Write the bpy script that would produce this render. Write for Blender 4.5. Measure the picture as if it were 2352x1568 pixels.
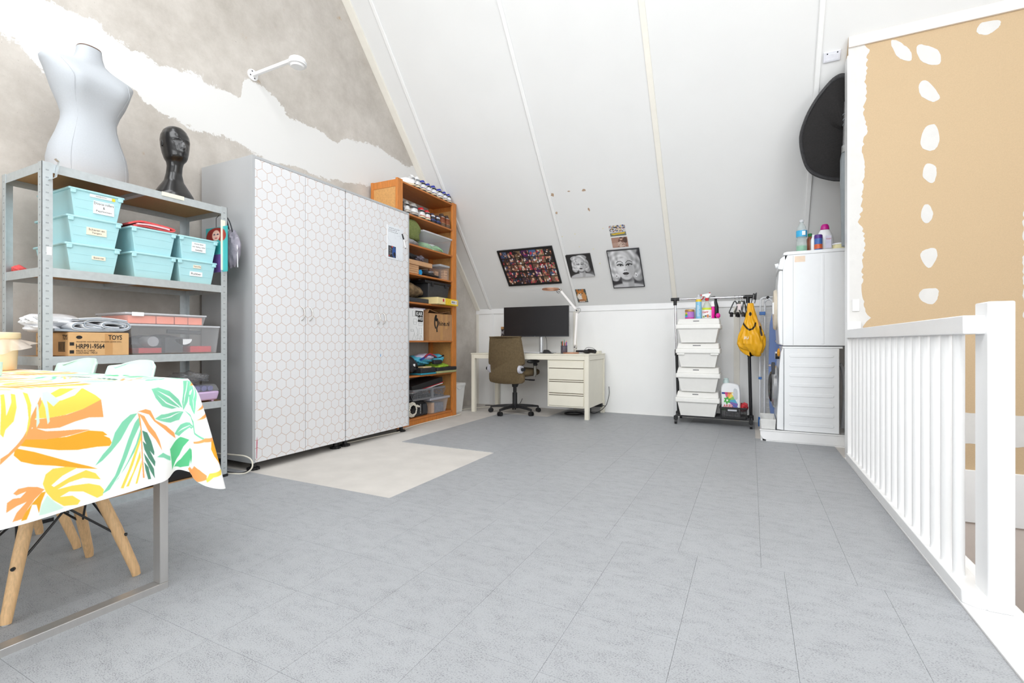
import bpy, math, random
import numpy as np
from mathutils import Vector, Matrix

for _o in list(bpy.data.objects):
    bpy.data.objects.remove(_o)
SC = bpy.context.scene
COL = SC.collection
R = math.radians
rnd = random.Random(7)

# ------------------------------------------------------------------ camera
cam_d = bpy.data.cameras.new('camera')
cam_d.sensor_width = 36.0
cam_d.lens = 1100.0 / 2352.0 * 36.0
cam_d.clip_start = 0.05
cam = bpy.data.objects.new('camera', cam_d)
cam.location = (0, 0, 0.9)
cam.rotation_euler = (R(90), 0, math.atan2(549, 1100))
COL.objects.link(cam)
SC.camera = cam

# ------------------------------------------------------------------ world, light, exposure
W = bpy.data.worlds.new('overcast_sky')
SC.world = W
W.use_nodes = True
bgn = W.node_tree.nodes['Background']
bgn.inputs[0].default_value = (0.955, 0.98, 1.0, 1)
bgn.inputs[1].default_value = 6.5
SC.view_settings.view_transform = 'Standard'
SC.view_settings.look = 'None'
SC.view_settings.gamma = 1.0
SC.view_settings.exposure = 0.12
SC.view_settings.use_curve_mapping = False


def portal(name, loc, rot, sx, sy):
    d = bpy.data.lights.new(name, 'AREA')
    d.shape = 'RECTANGLE'
    d.size = sx
    d.size_y = sy
    d.cycles.is_portal = True
    o = bpy.data.objects.new(name, d)
    o.location = loc
    o.rotation_euler = rot
    COL.objects.link(o)


# ------------------------------------------------------------------ helpers
def lin(c):
    c = c / 255.0
    return c / 12.92 if c <= 0.04045 else ((c + 0.055) / 1.055) ** 2.4


def L3(rgb):
    return tuple(lin(x) for x in rgb)


MATS = {}


def M(name, rgb, rough=0.5, metal=0.0, var=0.05, scale=25.0, bump=0.0, bscale=None, alpha=1.0,
      trans=0.0, coat=0.0, stretch=(1, 1, 1), emit=0.0, detail=4.0):
    if name in MATS:
        return MATS[name]
    m = bpy.data.materials.new(name)
    m.use_nodes = True
    nt = m.node_tree
    p = nt.nodes['Principled BSDF']
    c = L3(rgb)
    tc = nt.nodes.new('ShaderNodeNewGeometry')
    mp = nt.nodes.new('ShaderNodeMapping')
    mp.inputs['Scale'].default_value = stretch
    nt.links.new(tc.outputs['Position'], mp.inputs['Vector'])
    nz = nt.nodes.new('ShaderNodeTexNoise')
    nz.inputs['Scale'].default_value = scale
    nz.inputs['Detail'].default_value = detail
    nt.links.new(mp.outputs[0], nz.inputs['Vector'])
    cr = nt.nodes.new('ShaderNodeValToRGB')
    cr.color_ramp.elements[0].position = 0.3
    cr.color_ramp.elements[1].position = 0.7
    cr.color_ramp.elements[0].color = tuple(max(0, x * (1 - var)) for x in c) + (1,)
    cr.color_ramp.elements[1].color = tuple(min(1, x * (1 + var)) for x in c) + (1,)
    nt.links.new(nz.outputs['Fac'], cr.inputs[0])
    nt.links.new(cr.outputs[0], p.inputs['Base Color'])
    p.inputs['Roughness'].default_value = rough
    p.inputs['Metallic'].default_value = metal
    p.inputs['Alpha'].default_value = alpha
    p.inputs['Transmission Weight'].default_value = trans
    p.inputs['Coat Weight'].default_value = coat
    if emit:
        p.inputs['Emission Color'].default_value = c + (1,)
        p.inputs['Emission Strength'].default_value = emit
    if bump:
        b = nt.nodes.new('ShaderNodeBump')
        b.inputs['Strength'].default_value = bump
        b.inputs['Distance'].default_value = 0.01
        n2 = nt.nodes.new('ShaderNodeTexNoise')
        n2.inputs['Scale'].default_value = bscale or scale * 3
        nt.links.new(mp.outputs[0], n2.inputs['Vector'])
        nt.links.new(n2.outputs['Fac'], b.inputs['Height'])
        nt.links.new(b.outputs[0], p.inputs['Normal'])
    MATS[name] = m
    return m


def paintmat(rough=0.5, name='printed_surface'):
    if name in MATS:
        return MATS[name]
    m = bpy.data.materials.new(name)
    m.use_nodes = True
    nt = m.node_tree
    a = nt.nodes.new('ShaderNodeAttribute')
    a.attribute_name = 'Col'
    nt.links.new(a.outputs['Color'], nt.nodes['Principled BSDF'].inputs['Base Color'])
    nt.nodes['Principled BSDF'].inputs['Roughness'].default_value = rough
    MATS[name] = m
    return m


class B:
    def __init__(s):
        s.v = []
        s.f = []

    def add(s, vs, fs):
        n = len(s.v)
        s.v += [tuple(v) for v in vs]
        s.f += [tuple(i + n for i in f) for f in fs]
        return s

    def box(s, x0, x1, y0, y1, z0, z1):
        return s.tap(x0, x1, y0, y1, z0, x0, x1, y0, y1, z1)

    def tap(s, x0, x1, y0, y1, z0, a0, a1, b0, b1, z1):
        return s.add([(x0, y0, z0), (x1, y0, z0), (x1, y1, z0), (x0, y1, z0),
                      (a0, b0, z1), (a1, b0, z1), (a1, b1, z1), (a0, b1, z1)],
                     [(3, 2, 1, 0), (4, 5, 6, 7), (0, 1, 5, 4), (1, 2, 6, 5), (2, 3, 7, 6), (3, 0, 4, 7)])

    def shell(s, x0, x1, y0, y1, z0, a0, a1, b0, b1, z1, t):
        # open-topped tapered tub
        o = [(x0, y0, z0), (x1, y0, z0), (x1, y1, z0), (x0, y1, z0), (a0, b0, z1), (a1, b0, z1), (a1, b1, z1), (a0, b1, z1)]
        i = [(x0 + t, y0 + t, z0 + t), (x1 - t, y0 + t, z0 + t), (x1 - t, y1 - t, z0 + t), (x0 + t, y1 - t, z0 + t),
             (a0 + t, b0 + t, z1), (a1 - t, b0 + t, z1), (a1 - t, b1 - t, z1), (a0 + t, b1 - t, z1)]
        f = [(3, 2, 1, 0), (0, 1, 5, 4), (1, 2, 6, 5), (2, 3, 7, 6), (3, 0, 4, 7),
             (8, 9, 10, 11), (9, 8, 12, 13), (10, 9, 13, 14), (11, 10, 14, 15), (8, 11, 15, 12),
             (4, 5, 13, 12), (5, 6, 14, 13), (6, 7, 15, 14), (7, 4, 12, 15)]
        return s.add(o + i, f)

    def loft(s, rings, caps=True, closed=True):
        n = len(rings[0])
        vs = [p for r in rings for p in r]
        fs = []
        for a in range(len(rings) - 1):
            for i in range(n if closed else n - 1):
                j = (i + 1) % n
                fs.append((a * n + i, a * n + j, (a + 1) * n + j, (a + 1) * n + i))
        if caps:
            fs.append(tuple(range(n - 1, -1, -1)))
            fs.append(tuple((len(rings) - 1) * n + i for i in range(n)))
        return s.add(vs, fs)

    def cyl(s, p0, p1, r0, r1=None, n=16, caps=True):
        if r1 is None:
            r1 = r0
        p0 = Vector(p0)
        p1 = Vector(p1)
        d = (p1 - p0).normalized()
        a = d.orthogonal().normalized()
        b = d.cross(a)
        rg = []
        for p, r in ((p0, r0), (p1, r1)):
            rg.append([p + a * (r * math.cos(2 * math.pi * i / n)) + b * (r * math.sin(2 * math.pi * i / n)) for i in range(n)])
        return s.loft(rg, caps)

    def tube(s, pts, r, n=8, closed=False):
        pts = [Vector(p) for p in pts]
        rg = []
        m = len(pts)
        prev = None
        for i, p in enumerate(pts):
            if closed:
                d = (pts[(i + 1) % m] - pts[i - 1]).normalized()
            else:
                d = (pts[min(i + 1, m - 1)] - pts[max(i - 1, 0)]).normalized()
            if prev is None:
                a = d.orthogonal().normalized()
            else:
                a = (prev - d * prev.dot(d))
                a = a.normalized() if a.length > 1e-6 else d.orthogonal().normalized()
            prev = a
            b = d.cross(a)
            rr = r[i] if isinstance(r, (list, tuple)) else r
            rg.append([p + a * (rr * math.cos(2 * math.pi * k / n)) + b * (rr * math.sin(2 * math.pi * k / n)) for k in range(n)])
        if closed:
            rg.append(rg[0])
        return s.loft(rg, not closed)

    def lathe(s, prof, c=(0, 0, 0), n=24, sx=1.0, sy=1.0):
        rg = []
        for r, z in prof:
            rg.append([(c[0] + sx * r * math.cos(2 * math.pi * i / n), c[1] + sy * r * math.sin(2 * math.pi * i / n), c[2] + z) for i in range(n)])
        return s.loft(rg, True)

    def prism(s, poly, axis, a0, a1):
        def P(u, v, a):
            return {'x': (a, u, v), 'y': (u, a, v), 'z': (u, v, a)}[axis]
        n = len(poly)
        vs = [P(u, v, a0) for u, v in poly] + [P(u, v, a1) for u, v in poly]
        fs = [tuple(range(n - 1, -1, -1)), tuple(range(n, 2 * n))]
        for i in range(n):
            j = (i + 1) % n
            fs.append((i, j, n + j, n + i))
        return s.add(vs, fs)

    def ribbon(s, path, t, axis, a0, a1):
        # thick strip following a 2D path, extruded along axis
        P = [Vector(p) for p in path]
        Lf, Rt = [], []
        for i in range(len(P)):
            d = (P[min(i + 1, len(P) - 1)] - P[max(i - 1, 0)]).normalized()
            nn = Vector((-d.y, d.x)) * (t / 2)
            Lf.append(P[i] + nn)
            Rt.append(P[i] - nn)
        def Q(p, a):
            return {'x': (a, p[0], p[1]), 'y': (p[0], a, p[1]), 'z': (p[0], p[1], a)}[axis]
        rings = [[Q(Lf[i], a0), Q(Rt[i], a0), Q(Rt[i], a1), Q(Lf[i], a1)] for i in range(len(P))]
        return s.loft(rings, True)

    def grid(s, fn, nu, nv):
        vs = [fn(i / nu, j / nv) for j in range(nv + 1) for i in range(nu + 1)]
        fs = []
        for j in range(nv):
            for i in range(nu):
                a = j * (nu + 1) + i
                fs.append((a, a + 1, a + nu + 2, a + nu + 1))
        return s.add(vs, fs)

    def blob(s, c, r, seed=0, amp=0.12, n=28, m=18, flat=None, freq=3.0, square=1.0):
        q = random.Random(seed)
        ws = [(q.uniform(1, freq), q.uniform(1, freq), q.uniform(1, freq), q.uniform(0, 6.28), q.uniform(0.4, 1)) for _ in range(7)]
        rg = []
        for j in range(m + 1):
            th = math.pi * (0.02 + 0.96 * j / m)
            ring = []
            for i in range(n):
                ph = 2 * math.pi * i / n
                d = Vector((math.sin(th) * math.cos(ph), math.sin(th) * math.sin(ph), -math.cos(th)))
                if square < 1:
                    d = Vector([math.copysign(abs(x) ** square, x) for x in d])
                k = 1 + amp * sum(w[4] * math.sin(3 * (w[0] * d.x + w[1] * d.y + w[2] * d.z) + w[3]) for w in ws) / 3.0
                p = [c[0] + r[0] * d.x * k, c[1] + r[1] * d.y * k, c[2] + r[2] * d.z * k]
                if flat is not None:
                    p[2] = max(p[2], flat)
                ring.append(tuple(p))
            rg.append(ring)
        return s.loft(rg, True)

    def xf(s, mat):
        s.v = [tuple(mat @ Vector(v)) for v in s.v]
        return s


ROOTS = {}


def origin_of(o):
    while o is not None:
        if o.name in ROOTS:
            return ROOTS[o.name]
        o = o.parent
    return None


def obj(name, b, mat, parent=None, bev=0.0, smooth=None, kind=None, label=None, seg=2, loc=None):
    """one mesh object; vertices are given in world space and moved into the parent's space"""
    me = bpy.data.meshes.new(name)
    vs = b.v
    org = origin_of(parent) if parent is not None else loc
    if org is not None:
        vs = [(x - org[0], y - org[1], z - org[2]) for x, y, z in vs]
    me.from_pydata(vs, [], b.f)
    me.validate()
    if mat is not None:
        me.materials.append(mat)
    import bmesh
    bm = bmesh.new()
    bm.from_mesh(me)
    bmesh.ops.recalc_face_normals(bm, faces=bm.faces)
    bm.to_mesh(me)
    bm.free()
    if smooth:
        me.shade_smooth()
        me.set_sharp_from_angle(angle=R(smooth))
    o = bpy.data.objects.new(name, me)
    COL.objects.link(o)
    if parent is not None:
        o.parent = parent
    elif loc is not None:
        o.location = loc
    if bev:
        md = o.modifiers.new('bevel', 'BEVEL')
        md.width = bev
        md.segments = seg
        md.limit_method = 'ANGLE'
        md.angle_limit = R(40)
        if not smooth:
            me.shade_smooth()
            me.set_sharp_from_angle(angle=R(30))
            md.harden_normals = False
    if kind:
        o['kind'] = kind
    if label:
        o['label'] = label
    return o


def thing(name, label, cat, loc=(0, 0, 0), group=None, local=False, rz=0.0):
    o = bpy.data.objects.new(name, None)
    o.empty_display_size = 0.05
    o.location = loc
    o.rotation_euler = (0, 0, rz)
    COL.objects.link(o)
    ROOTS[o.name] = (0, 0, 0) if local else tuple(loc)
    o['label'] = label
    o['category'] = cat
    if group:
        o['group'] = group
    return o


def tag(o, label, cat, group=None):
    o['label'] = label
    o['category'] = cat
    if group:
        o['group'] = group
    return o


def struct(o):
    o['kind'] = 'structure'
    return o


def copy_tree(o, parent=None):
    c = o.copy()
    COL.objects.link(c)
    c.parent = parent
    if o.name in ROOTS:
        ROOTS[c.name] = ROOTS[o.name]
    for ch in list(o.children):
        copy_tree(ch, c)
    return c


def text(parent, name, st, o, xd, yd, w, h, mat, depth=0.0006):
    """lettering fitted into a w x h box whose lower left corner is o"""
    cu = bpy.data.curves.new(name, 'FONT')
    cu.body = st
    cu.resolution_u = 3
    if h > .02:
        cu.offset = 0.018
    t = bpy.data.objects.new(name, cu)
    me = bpy.data.meshes.new_from_object(t)
    n = len(me.vertices)
    if n == 0:
        return None
    co = np.empty(n * 3)
    me.vertices.foreach_get('co', co)
    co = co.reshape(-1, 3)
    mn = co.min(0)
    mx = co.max(0)
    xd = Vector(xd).normalized()
    yd = Vector(yd).normalized()
    zd = xd.cross(yd)
    b = B()
    sx = w / max(1e-6, mx[0] - mn[0])
    sy = h / max(1e-6, mx[1] - mn[1])
    b.v = [tuple(Vector(o) + xd * ((c[0] - mn[0]) * sx) + yd * ((c[1] - mn[1]) * sy) + zd * depth) for c in co]
    b.f = [tuple(p.vertices) for p in me.polygons]
    bpy.data.objects.remove(t)
    bpy.data.meshes.remove(me)
    return obj(name, b, mat, parent)


# painted (printed) panels: colours computed on a fine mesh
class Cv:
    def __init__(s, nx, ny, bg, asp=1.0):
        s.nx, s.ny, s.asp = nx, ny, asp
        s.u, s.v = np.meshgrid(np.linspace(0, 1, nx + 1), np.linspace(0, 1, ny + 1))
        s.c = np.zeros((ny + 1, nx + 1, 3))
        s.c[:] = bg

    def put(s, mask, col, a=1.0):
        k = (mask * a)[..., None]
        s.c = s.c * (1 - k) + np.array(col, float) * k
        return s

    def ell(s, cx, cy, rx, ry, col, rot=0, soft=0.08, a=1.0):
        x = s.u - cx
        y = s.v - cy
        q = math.radians(rot)
        X = (x * math.cos(q) + y * math.sin(q)) / rx
        Y = (-x * math.sin(q) + y * math.cos(q)) / ry
        d = np.sqrt(X * X + Y * Y)
        return s.put(np.clip((1 - d) / soft + 0.5, 0, 1), col, a)

    def poly(s, pts, col, a=1.0):
        return s.put(inpoly(s.u, s.v, pts).astype(float), col, a)

    def line(s, pts, w, col, a=1.0):
        d = np.full(s.u.shape, 9.0)
        for (x0, y0), (x1, y1) in zip(pts[:-1], pts[1:]):
            dx, dy = x1 - x0, y1 - y0
            t = np.clip(((s.u - x0) * dx + (s.v - y0) * dy) / (dx * dx + dy * dy + 1e-9), 0, 1)
            d = np.minimum(d, np.hypot(s.u - x0 - t * dx, s.v - y0 - t * dy))
        return s.put(np.clip((w / 2 - d) / (w * 0.3) + 0.5, 0, 1), col, a)

    def noise(s, amp, n=4, seed=0):
        r = np.random.RandomState(seed)
        g = r.rand(s.ny + 1, s.nx + 1)
        s.c = s.c + ((g - 0.5) * amp)[..., None]
        return s


def inpoly(px, py, pts):
    ins = np.zeros(px.shape, bool)
    n = len(pts)
    j = n - 1
    for i in range(n):
        xi, yi = pts[i]
        xj, yj = pts[j]
        c = ((yi > py) != (yj > py)) & (px < (xj - xi) * (py - yi) / ((yj - yi) + 1e-12) + xi)
        ins ^= c
        j = i
    return ins


def set_cols(me, cols):
    at = me.color_attributes.new('Col', 'FLOAT_COLOR', 'POINT')
    c = np.clip(cols.reshape(-1, 3) / 255.0, 0, 1)
    c = np.where(c <= 0.04045, c / 12.92, ((c + 0.055) / 1.055) ** 2.4)
    at.data.foreach_set('color', np.hstack([c, np.ones((len(c), 1))]).ravel())


def smooth_path(pts, k=6, closed=False):
    """Catmull-Rom through 2D/3D points"""
    P = [Vector(p) for p in pts]
    n = len(P)
    out = []
    for i in range(n if closed else n - 1):
        g = (lambda q: P[q % n]) if closed else (lambda q: P[max(0, min(n - 1, q))])
        p0, p1, p2, p3 = g(i - 1), g(i), g(i + 1), g(i + 2)
        for j in range(k):
            t = j / k
            out.append(0.5 * ((2 * p1) + (p2 - p0) * t + (2 * p0 - 5 * p1 + 4 * p2 - p3) * t * t + (3 * p1 - p0 - 3 * p2 + p3) * t ** 3))
    if not closed:
        out.append(P[-1])
    return out


def painted(name, cv, o, xd, yd, w, h, parent=None, rough=0.5, loc=None):
    xd = Vector(xd).normalized()
    yd = Vector(yd).normalized()
    o = Vector(o)
    b = B()
    vs = [o + xd * (w * i / cv.nx) + yd * (h * j / cv.ny) for j in range(cv.ny + 1) for i in range(cv.nx + 1)]
    fs = []
    for j in range(cv.ny):
        for i in range(cv.nx):
            a = j * (cv.nx + 1) + i
            fs.append((a, a + 1, a + cv.nx + 2, a + cv.nx + 1))
    b.add(vs, fs)
    me = bpy.data.meshes.new(name)
    org = origin_of(parent) if parent is not None else loc
    v2 = b.v if org is None else [(x - org[0], y - org[1], z - org[2]) for x, y, z in b.v]
    me.from_pydata(v2, [], b.f)
    me.materials.append(paintmat(rough, 'printed_surface_%d' % int(rough * 100)))
    set_cols(me, cv.c)
    ob = bpy.data.objects.new(name, me)
    COL.objects.link(ob)
    if parent is not None:
        ob.parent = parent
    elif loc is not None:
        ob.location = loc
    return ob

# ================================================================== STRUCTURE
KZ, SM, KY = 1.357, 1.19, 6.0          # knee wall height, roof slope, knee wall distance
RY = 2.1                               # ridge line
RZ = KZ + SM * (KY - RY)
BY = -1.8                              # rear wall
XL0, XR = -4.0, 2.9
SLU = Vector((0, -1, SM)).normalized()         # up the slope
SLN = Vector((0, -SM, -1)).normalized()        # into the room


def zs(y):
    return KZ + SM * (KY - y)


def gx(y):
    return -3.75 + 0.03 * y


def on_slope(x, y, off=0.0):
    return Vector((x, y, zs(y))) + SLN * off


m_white_wall = M('white_wall_panel', (247, 247, 246), 0.55, var=0.012, scale=3)
m_ceil = M('white_roof_panel', (233, 233, 232), 0.6, var=0.012, scale=2.5)
m_cream = M('cream_batten_paint', (240, 236, 226), 0.5, var=0.02, scale=12)
m_strip = M('white_cover_strip', (242, 242, 241), 0.4, var=0.01)
m_paintw = M('white_gloss_paint', (246, 246, 246), 0.3, var=0.012, scale=8)
m_lower = M('stair_wall_paint', (222, 211, 203), 0.7, var=0.02)


def concrete_wall():
    m = bpy.data.materials.new('bare_concrete_with_plaster_band')
    m.use_nodes = True
    nt = m.node_tree
    N = nt.nodes.new
    K = nt.links.new
    p = nt.nodes['Principled BSDF']
    geo = N('ShaderNodeNewGeometry')
    sep = N('ShaderNodeSeparateXYZ')
    K(geo.outputs['Position'], sep.inputs[0])

    def noise(scale, detail=5, rough=0.6, vec=None):
        n = N('ShaderNodeTexNoise')
        n.inputs['Scale'].default_value = scale
        n.inputs['Detail'].default_value = detail
        n.inputs['Roughness'].default_value = rough
        K(vec or geo.outputs['Position'], n.inputs['Vector'])
        return n.outputs['Fac']

    def math_(op, a, b=None, c=None):
        n = N('ShaderNodeMath')
        n.operation = op
        for i, q in enumerate((a, b, c)):
            if q is None:
                continue
            if isinstance(q, (int, float)):
                n.inputs[i].default_value = q
            else:
                K(q, n.inputs[i])
        return n.outputs[0]

    def curve(pts):
        mr = N('ShaderNodeMapRange')
        K(sep.outputs['Y'], mr.inputs[0])
        mr.inputs[1].default_value = 0.8
        mr.inputs[2].default_value = 5.0
        fc = N('ShaderNodeFloatCurve')
        c = fc.mapping.curves[0]
        q = [((y - 0.8) / 4.2, (z - 2.2) / 1.2) for y, z in pts]
        c.points[0].location = q[0]
        c.points[1].location = q[-1]
        for a in q[1:-1]:
            c.points.new(*a)
        for a in c.points:
            a.handle_type = 'VECTOR'
        fc.mapping.use_clip = False
        fc.mapping.update()
        K(mr.outputs[0], fc.inputs['Value'])
        return math_('MULTIPLY_ADD', fc.outputs[0], 1.2, 2.2)
    up = curve([(0.8, 2.93), (1.305, 2.915), (1.49, 2.92), (1.567, 2.897), (1.636, 2.855), (1.745, 2.86), (1.888, 2.83), (2.057, 2.875), (2.359, 2.866),
                (2.47, 2.85), (2.50, 3.03), (2.65, 3.05), (2.779, 3.03), (2.83, 2.965), (2.9, 2.907), (3.078, 2.89), (3.27, 2.9), (3.37, 2.84), (3.46, 2.85),
                (3.59, 2.95), (3.956, 3.01), (4.156, 2.995), (4.41, 2.965), (4.6, 2.985), (4.7, 2.92), (5.0, 2.85)])
    lo = curve([(0.8, 2.6), (1.106, 2.595), (1.184, 2.59), (1.211, 2.543), (1.286, 2.45), (1.489, 2.51), (1.676, 2.594), (1.745, 2.59), (1.79, 2.53),
                (1.9, 2.49), (2.2, 2.475), (2.4, 2.48), (2.556, 2.45), (2.73, 2.43), (2.986, 2.474), (3.222, 2.455), (3.38, 2.46), (3.83, 2.55), (5.0, 2.6)])
    mp = N('ShaderNodeMapping')
    mp.inputs['Scale'].default_value = (1, 0.55, 1.0)
    K(geo.outputs['Position'], mp.inputs[0])
    n1 = noise(9, 8, 0.7, mp.outputs[0])
    n2 = noise(38, 4, 0.7)
    wob = math_('ADD', math_('MULTIPLY', math_('SUBTRACT', n1, 0.5), 0.20), math_('MULTIPLY', math_('SUBTRACT', n2, 0.5), 0.07))
    z = math_('ADD', sep.outputs['Z'], wob)
    inside = math_('MINIMUM', math_('SUBTRACT', up, z), math_('SUBTRACT', z, lo))
    mask = N('ShaderNodeMapRange')
    K(inside, mask.inputs[0])
    mask.inputs[1].default_value = -0.003
    mask.inputs[2].default_value = 0.006
    # streaky thin plaster near the edges
    thin = N('ShaderNodeMapRange')
    K(inside, thin.inputs[0])
    thin.inputs[1].default_value = -0.05
    thin.inputs[2].default_value = 0.02
    mp2 = N('ShaderNodeMapping')
    mp2.inputs['Scale'].default_value = (1, 6, 2)
    mp2.inputs['Rotation'].default_value = (0.5, 0, 0)
    K(geo.outputs['Position'], mp2.inputs[0])
    sm = N('ShaderNodeMapRange')
    K(noise(12, 6, 0.75, mp2.outputs[0]), sm.inputs[0])
    sm.inputs[1].default_value = 0.58
    sm.inputs[2].default_value = 0.62
    smear = math_('MULTIPLY', math_('MULTIPLY', sm.outputs[0], thin.outputs[0]), 0.8)
    tot = math_('MAXIMUM', mask.outputs[0], smear)
    cr = N('ShaderNodeValToRGB')
    e = cr.color_ramp.elements
    e[0].position = 0.25
    e[0].color = L3((170, 163, 154)) + (1,)
    e[1].position = 0.75
    e[1].color = L3((213, 207, 200)) + (1,)
    K(noise(2.6, 12, 0.72), cr.inputs[0])
    # small ochre stains and dark flecks
    st = N('ShaderNodeMapRange')
    K(noise(7, 6, 0.7), st.inputs[0])
    st.inputs[1].default_value = 0.66
    st.inputs[2].default_value = 0.74
    mx0 = N('ShaderNodeMixRGB')
    mx0.inputs[2].default_value = L3((176, 146, 108)) + (1,)
    K(math_('MULTIPLY', st.outputs[0], 0.6), mx0.inputs[0])
    K(cr.outputs[0], mx0.inputs[1])
    fl = N('ShaderNodeMapRange')
    K(noise(60, 3, 0.6), fl.inputs[0])
    fl.inputs[1].default_value = 0.69
    fl.inputs[2].default_value = 0.75
    mx1 = N('ShaderNodeMixRGB')
    mx1.inputs[2].default_value = L3((140, 130, 120)) + (1,)
    K(math_('MULTIPLY', fl.outputs[0], 0.5), mx1.inputs[0])
    K(mx0.outputs[0], mx1.inputs[1])
    mx = N('ShaderNodeMixRGB')
    mx.inputs[2].default_value = L3((226, 225, 223)) + (1,)
    K(tot, mx.inputs[0])
    K(mx1.outputs[0], mx.inputs[1])
    K(mx.outputs[0], p.inputs['Base Color'])
    p.inputs['Roughness'].default_value = 0.85
    bp = N('ShaderNodeBump')
    bp.inputs['Strength'].default_value = 0.25
    bp.inputs['Distance'].default_value = 0.004
    K(math_('ADD', tot, math_('MULTIPLY', noise(25, 5), 0.5)), bp.inputs['Height'])
    K(bp.outputs[0], p.inputs['Normal'])
    return m


# gable wall on the left (slightly out of square)
poly = [(BY - .15, -0.2), (KY + .15, -0.2), (KY + .15, KZ), (KY, KZ), (RY, RZ + .1), (-0.671, 2.8), (BY - .15, 2.8)]
b = B()
n = len(poly)
b.add([(gx(y), y, z) for y, z in poly] + [(gx(y) - .2, y, z) for y, z in poly],
      [tuple(range(n)), tuple(range(2 * n - 1, n - 1, -1))] + [(i, n + i, n + (i + 1) % n, (i + 1) % n) for i in range(n)])
struct(obj('wall_left', b, concrete_wall()))

# knee wall
struct(obj('wall_knee', B().box(XL0, XR, KY, KY + .12, -0.2, KZ), m_white_wall))
# right-hand outer wall
poly = [(BY - .15, -2.8), (KY + .12, -2.8), (KY + .12, KZ), (RY, RZ + .1), (-0.671, 2.8), (BY - .15, 2.8)]
GY0, GY1, GZ0, GZ1 = -.6, 1.6, 1.0, 2.5
b = B()
b.prism([(BY - .15, -2.8), (KY + .12, -2.8), (KY + .12, GZ0), (BY - .15, GZ0)], 'x', XR, XR + .15)
b.prism([(BY - .15, GZ0), (GY0, GZ0), (GY0, GZ1), (BY - .15, GZ1)], 'x', XR, XR + .15)
b.prism([(GY1, GZ0), (KY + .12, GZ0), (KY + .12, KZ), (KY - (GZ1 - KZ) / SM, GZ1), (GY1, GZ1)], 'x', XR, XR + .15)
b.prism([(BY - .15, GZ1), (KY - (GZ1 - KZ) / SM, GZ1), (RY, RZ + .1), (-0.671, 2.8), (BY - .15, 2.8)], 'x', XR, XR + .15)
struct(obj('wall_right', b, m_white_wall))


# front roof slope
def slab(pts, nrm, t, name, mat):
    pts = [Vector(p) for p in pts]
    k = len(pts)
    q = [p - Vector(nrm) * t for p in pts]
    bb = B().add(pts + q, [tuple(range(k)), tuple(range(2 * k - 1, k - 1, -1))] + [(i, k + i, k + (i + 1) % k, (i + 1) % k) for i in range(k)])
    return struct(obj(name, bb, mat))


ceiling = slab([(XL0, KY, KZ), (XR + .1, KY, KZ), (XR + .1, RY, RZ), (XL0, RY, RZ)], SLN, .14, 'ceiling', m_ceil)
# rear slope, built around unseen roof windows added to brighten the room
BN = Vector((0, SM, -1)).normalized()


def zb(y):
    return RZ - SM * (RY - y)


def rear(x0, x1, y0, y1, name='ceiling_rear'):
    return slab([(x0, y1, zb(y1)), (x1, y1, zb(y1)), (x1, y0, zb(y0)), (x0, y0, zb(y0))], BN, .14, name, m_ceil)


YD = RY - (RZ - 2.8) / SM
SK = [(-3.2, -1.7), (-1.2, .3), (.8, 2.3)]
s0, s1 = -0.5, 1.1
rear(XL0, XR + .1, YD, s0)
rear(XL0, XR + .1, s1, RY)
rear(XL0, SK[0][0], s0, s1)
rear(SK[0][1], SK[1][0], s0, s1)
rear(SK[1][1], SK[2][0], s0, s1)
rear(SK[2][1], XR + .1, s0, s1)
struct(obj('ceiling_dormer', B().box(XL0, XR, BY - .15, YD, 2.8, 2.92), m_ceil))
# rear wall with a long dormer window
WX0, WX1, WZ0, WZ1 = -2.6, 0.6, 1.0, 2.2
b = B()
b.box(XL0, XR, BY - .15, BY, -0.2, WZ0)
b.box(XL0, XR, BY - .15, BY, WZ1, 2.85)
b.box(XL0, WX0, BY - .15, BY, WZ0, WZ1)
b.box(WX1, XR, BY - .15, BY, WZ0, WZ1)
struct(obj('wall_rear', b, m_white_wall))
glassm = bpy.data.materials.new('window_glass')
glassm.use_nodes = True
gnt = glassm.node_tree
gnt.nodes.clear()
go = gnt.nodes.new('ShaderNodeOutputMaterial')
gm = gnt.nodes.new('ShaderNodeMixShader')
gm.inputs[0].default_value = 0.06
gt = gnt.nodes.new('ShaderNodeBsdfTransparent')
gg = gnt.nodes.new('ShaderNodeBsdfGlossy')
gg.inputs['Roughness'].default_value = 0.02
gnt.links.new(gt.outputs[0], gm.inputs[1])
gnt.links.new(gg.outputs[0], gm.inputs[2])
gnt.links.new(gm.outputs[0], go.inputs[0])
nw = 4
ww = (WX1 - WX0) / nw
b = B()
for i in range(nw + 1):
    x = WX0 + i * ww
    b.box(max(WX0, x - .03), min(WX1, x + .03), BY - .1, BY - .03, WZ0, WZ1)
b.box(WX0, WX1, BY - .1, BY - .03, WZ0, WZ0 + .05)
b.box(WX0, WX1, BY - .1, BY - .03, WZ1 - .05, WZ1)
w1 = struct(obj('window_1', b, m_paintw))
for i in range(nw):
    obj('pane', B().box(WX0 + i * ww + .03, WX0 + (i + 1) * ww - .03, BY - .07, BY - .065, WZ0 + .05, WZ1 - .05), glassm, w1)
obj('sill', B().box(WX0 - .05, WX1 + .05, BY, BY + .12, WZ0 - .04, WZ0), m_paintw, w1)
portal('daylight_portal_dormer', ((WX0 + WX1) / 2, BY - .02, (WZ0 + WZ1) / 2), (R(90), 0, 0), WX1 - WX0, WZ1 - WZ0)
b = B()
for k in range(4):
    y = GY0 + (GY1 - GY0) * k / 3
    b.box(XR + .03, XR + .1, max(GY0, y - .03), min(GY1, y + .03), GZ0, GZ1)
b.box(XR + .03, XR + .1, GY0, GY1, GZ0, GZ0 + .05)
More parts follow.
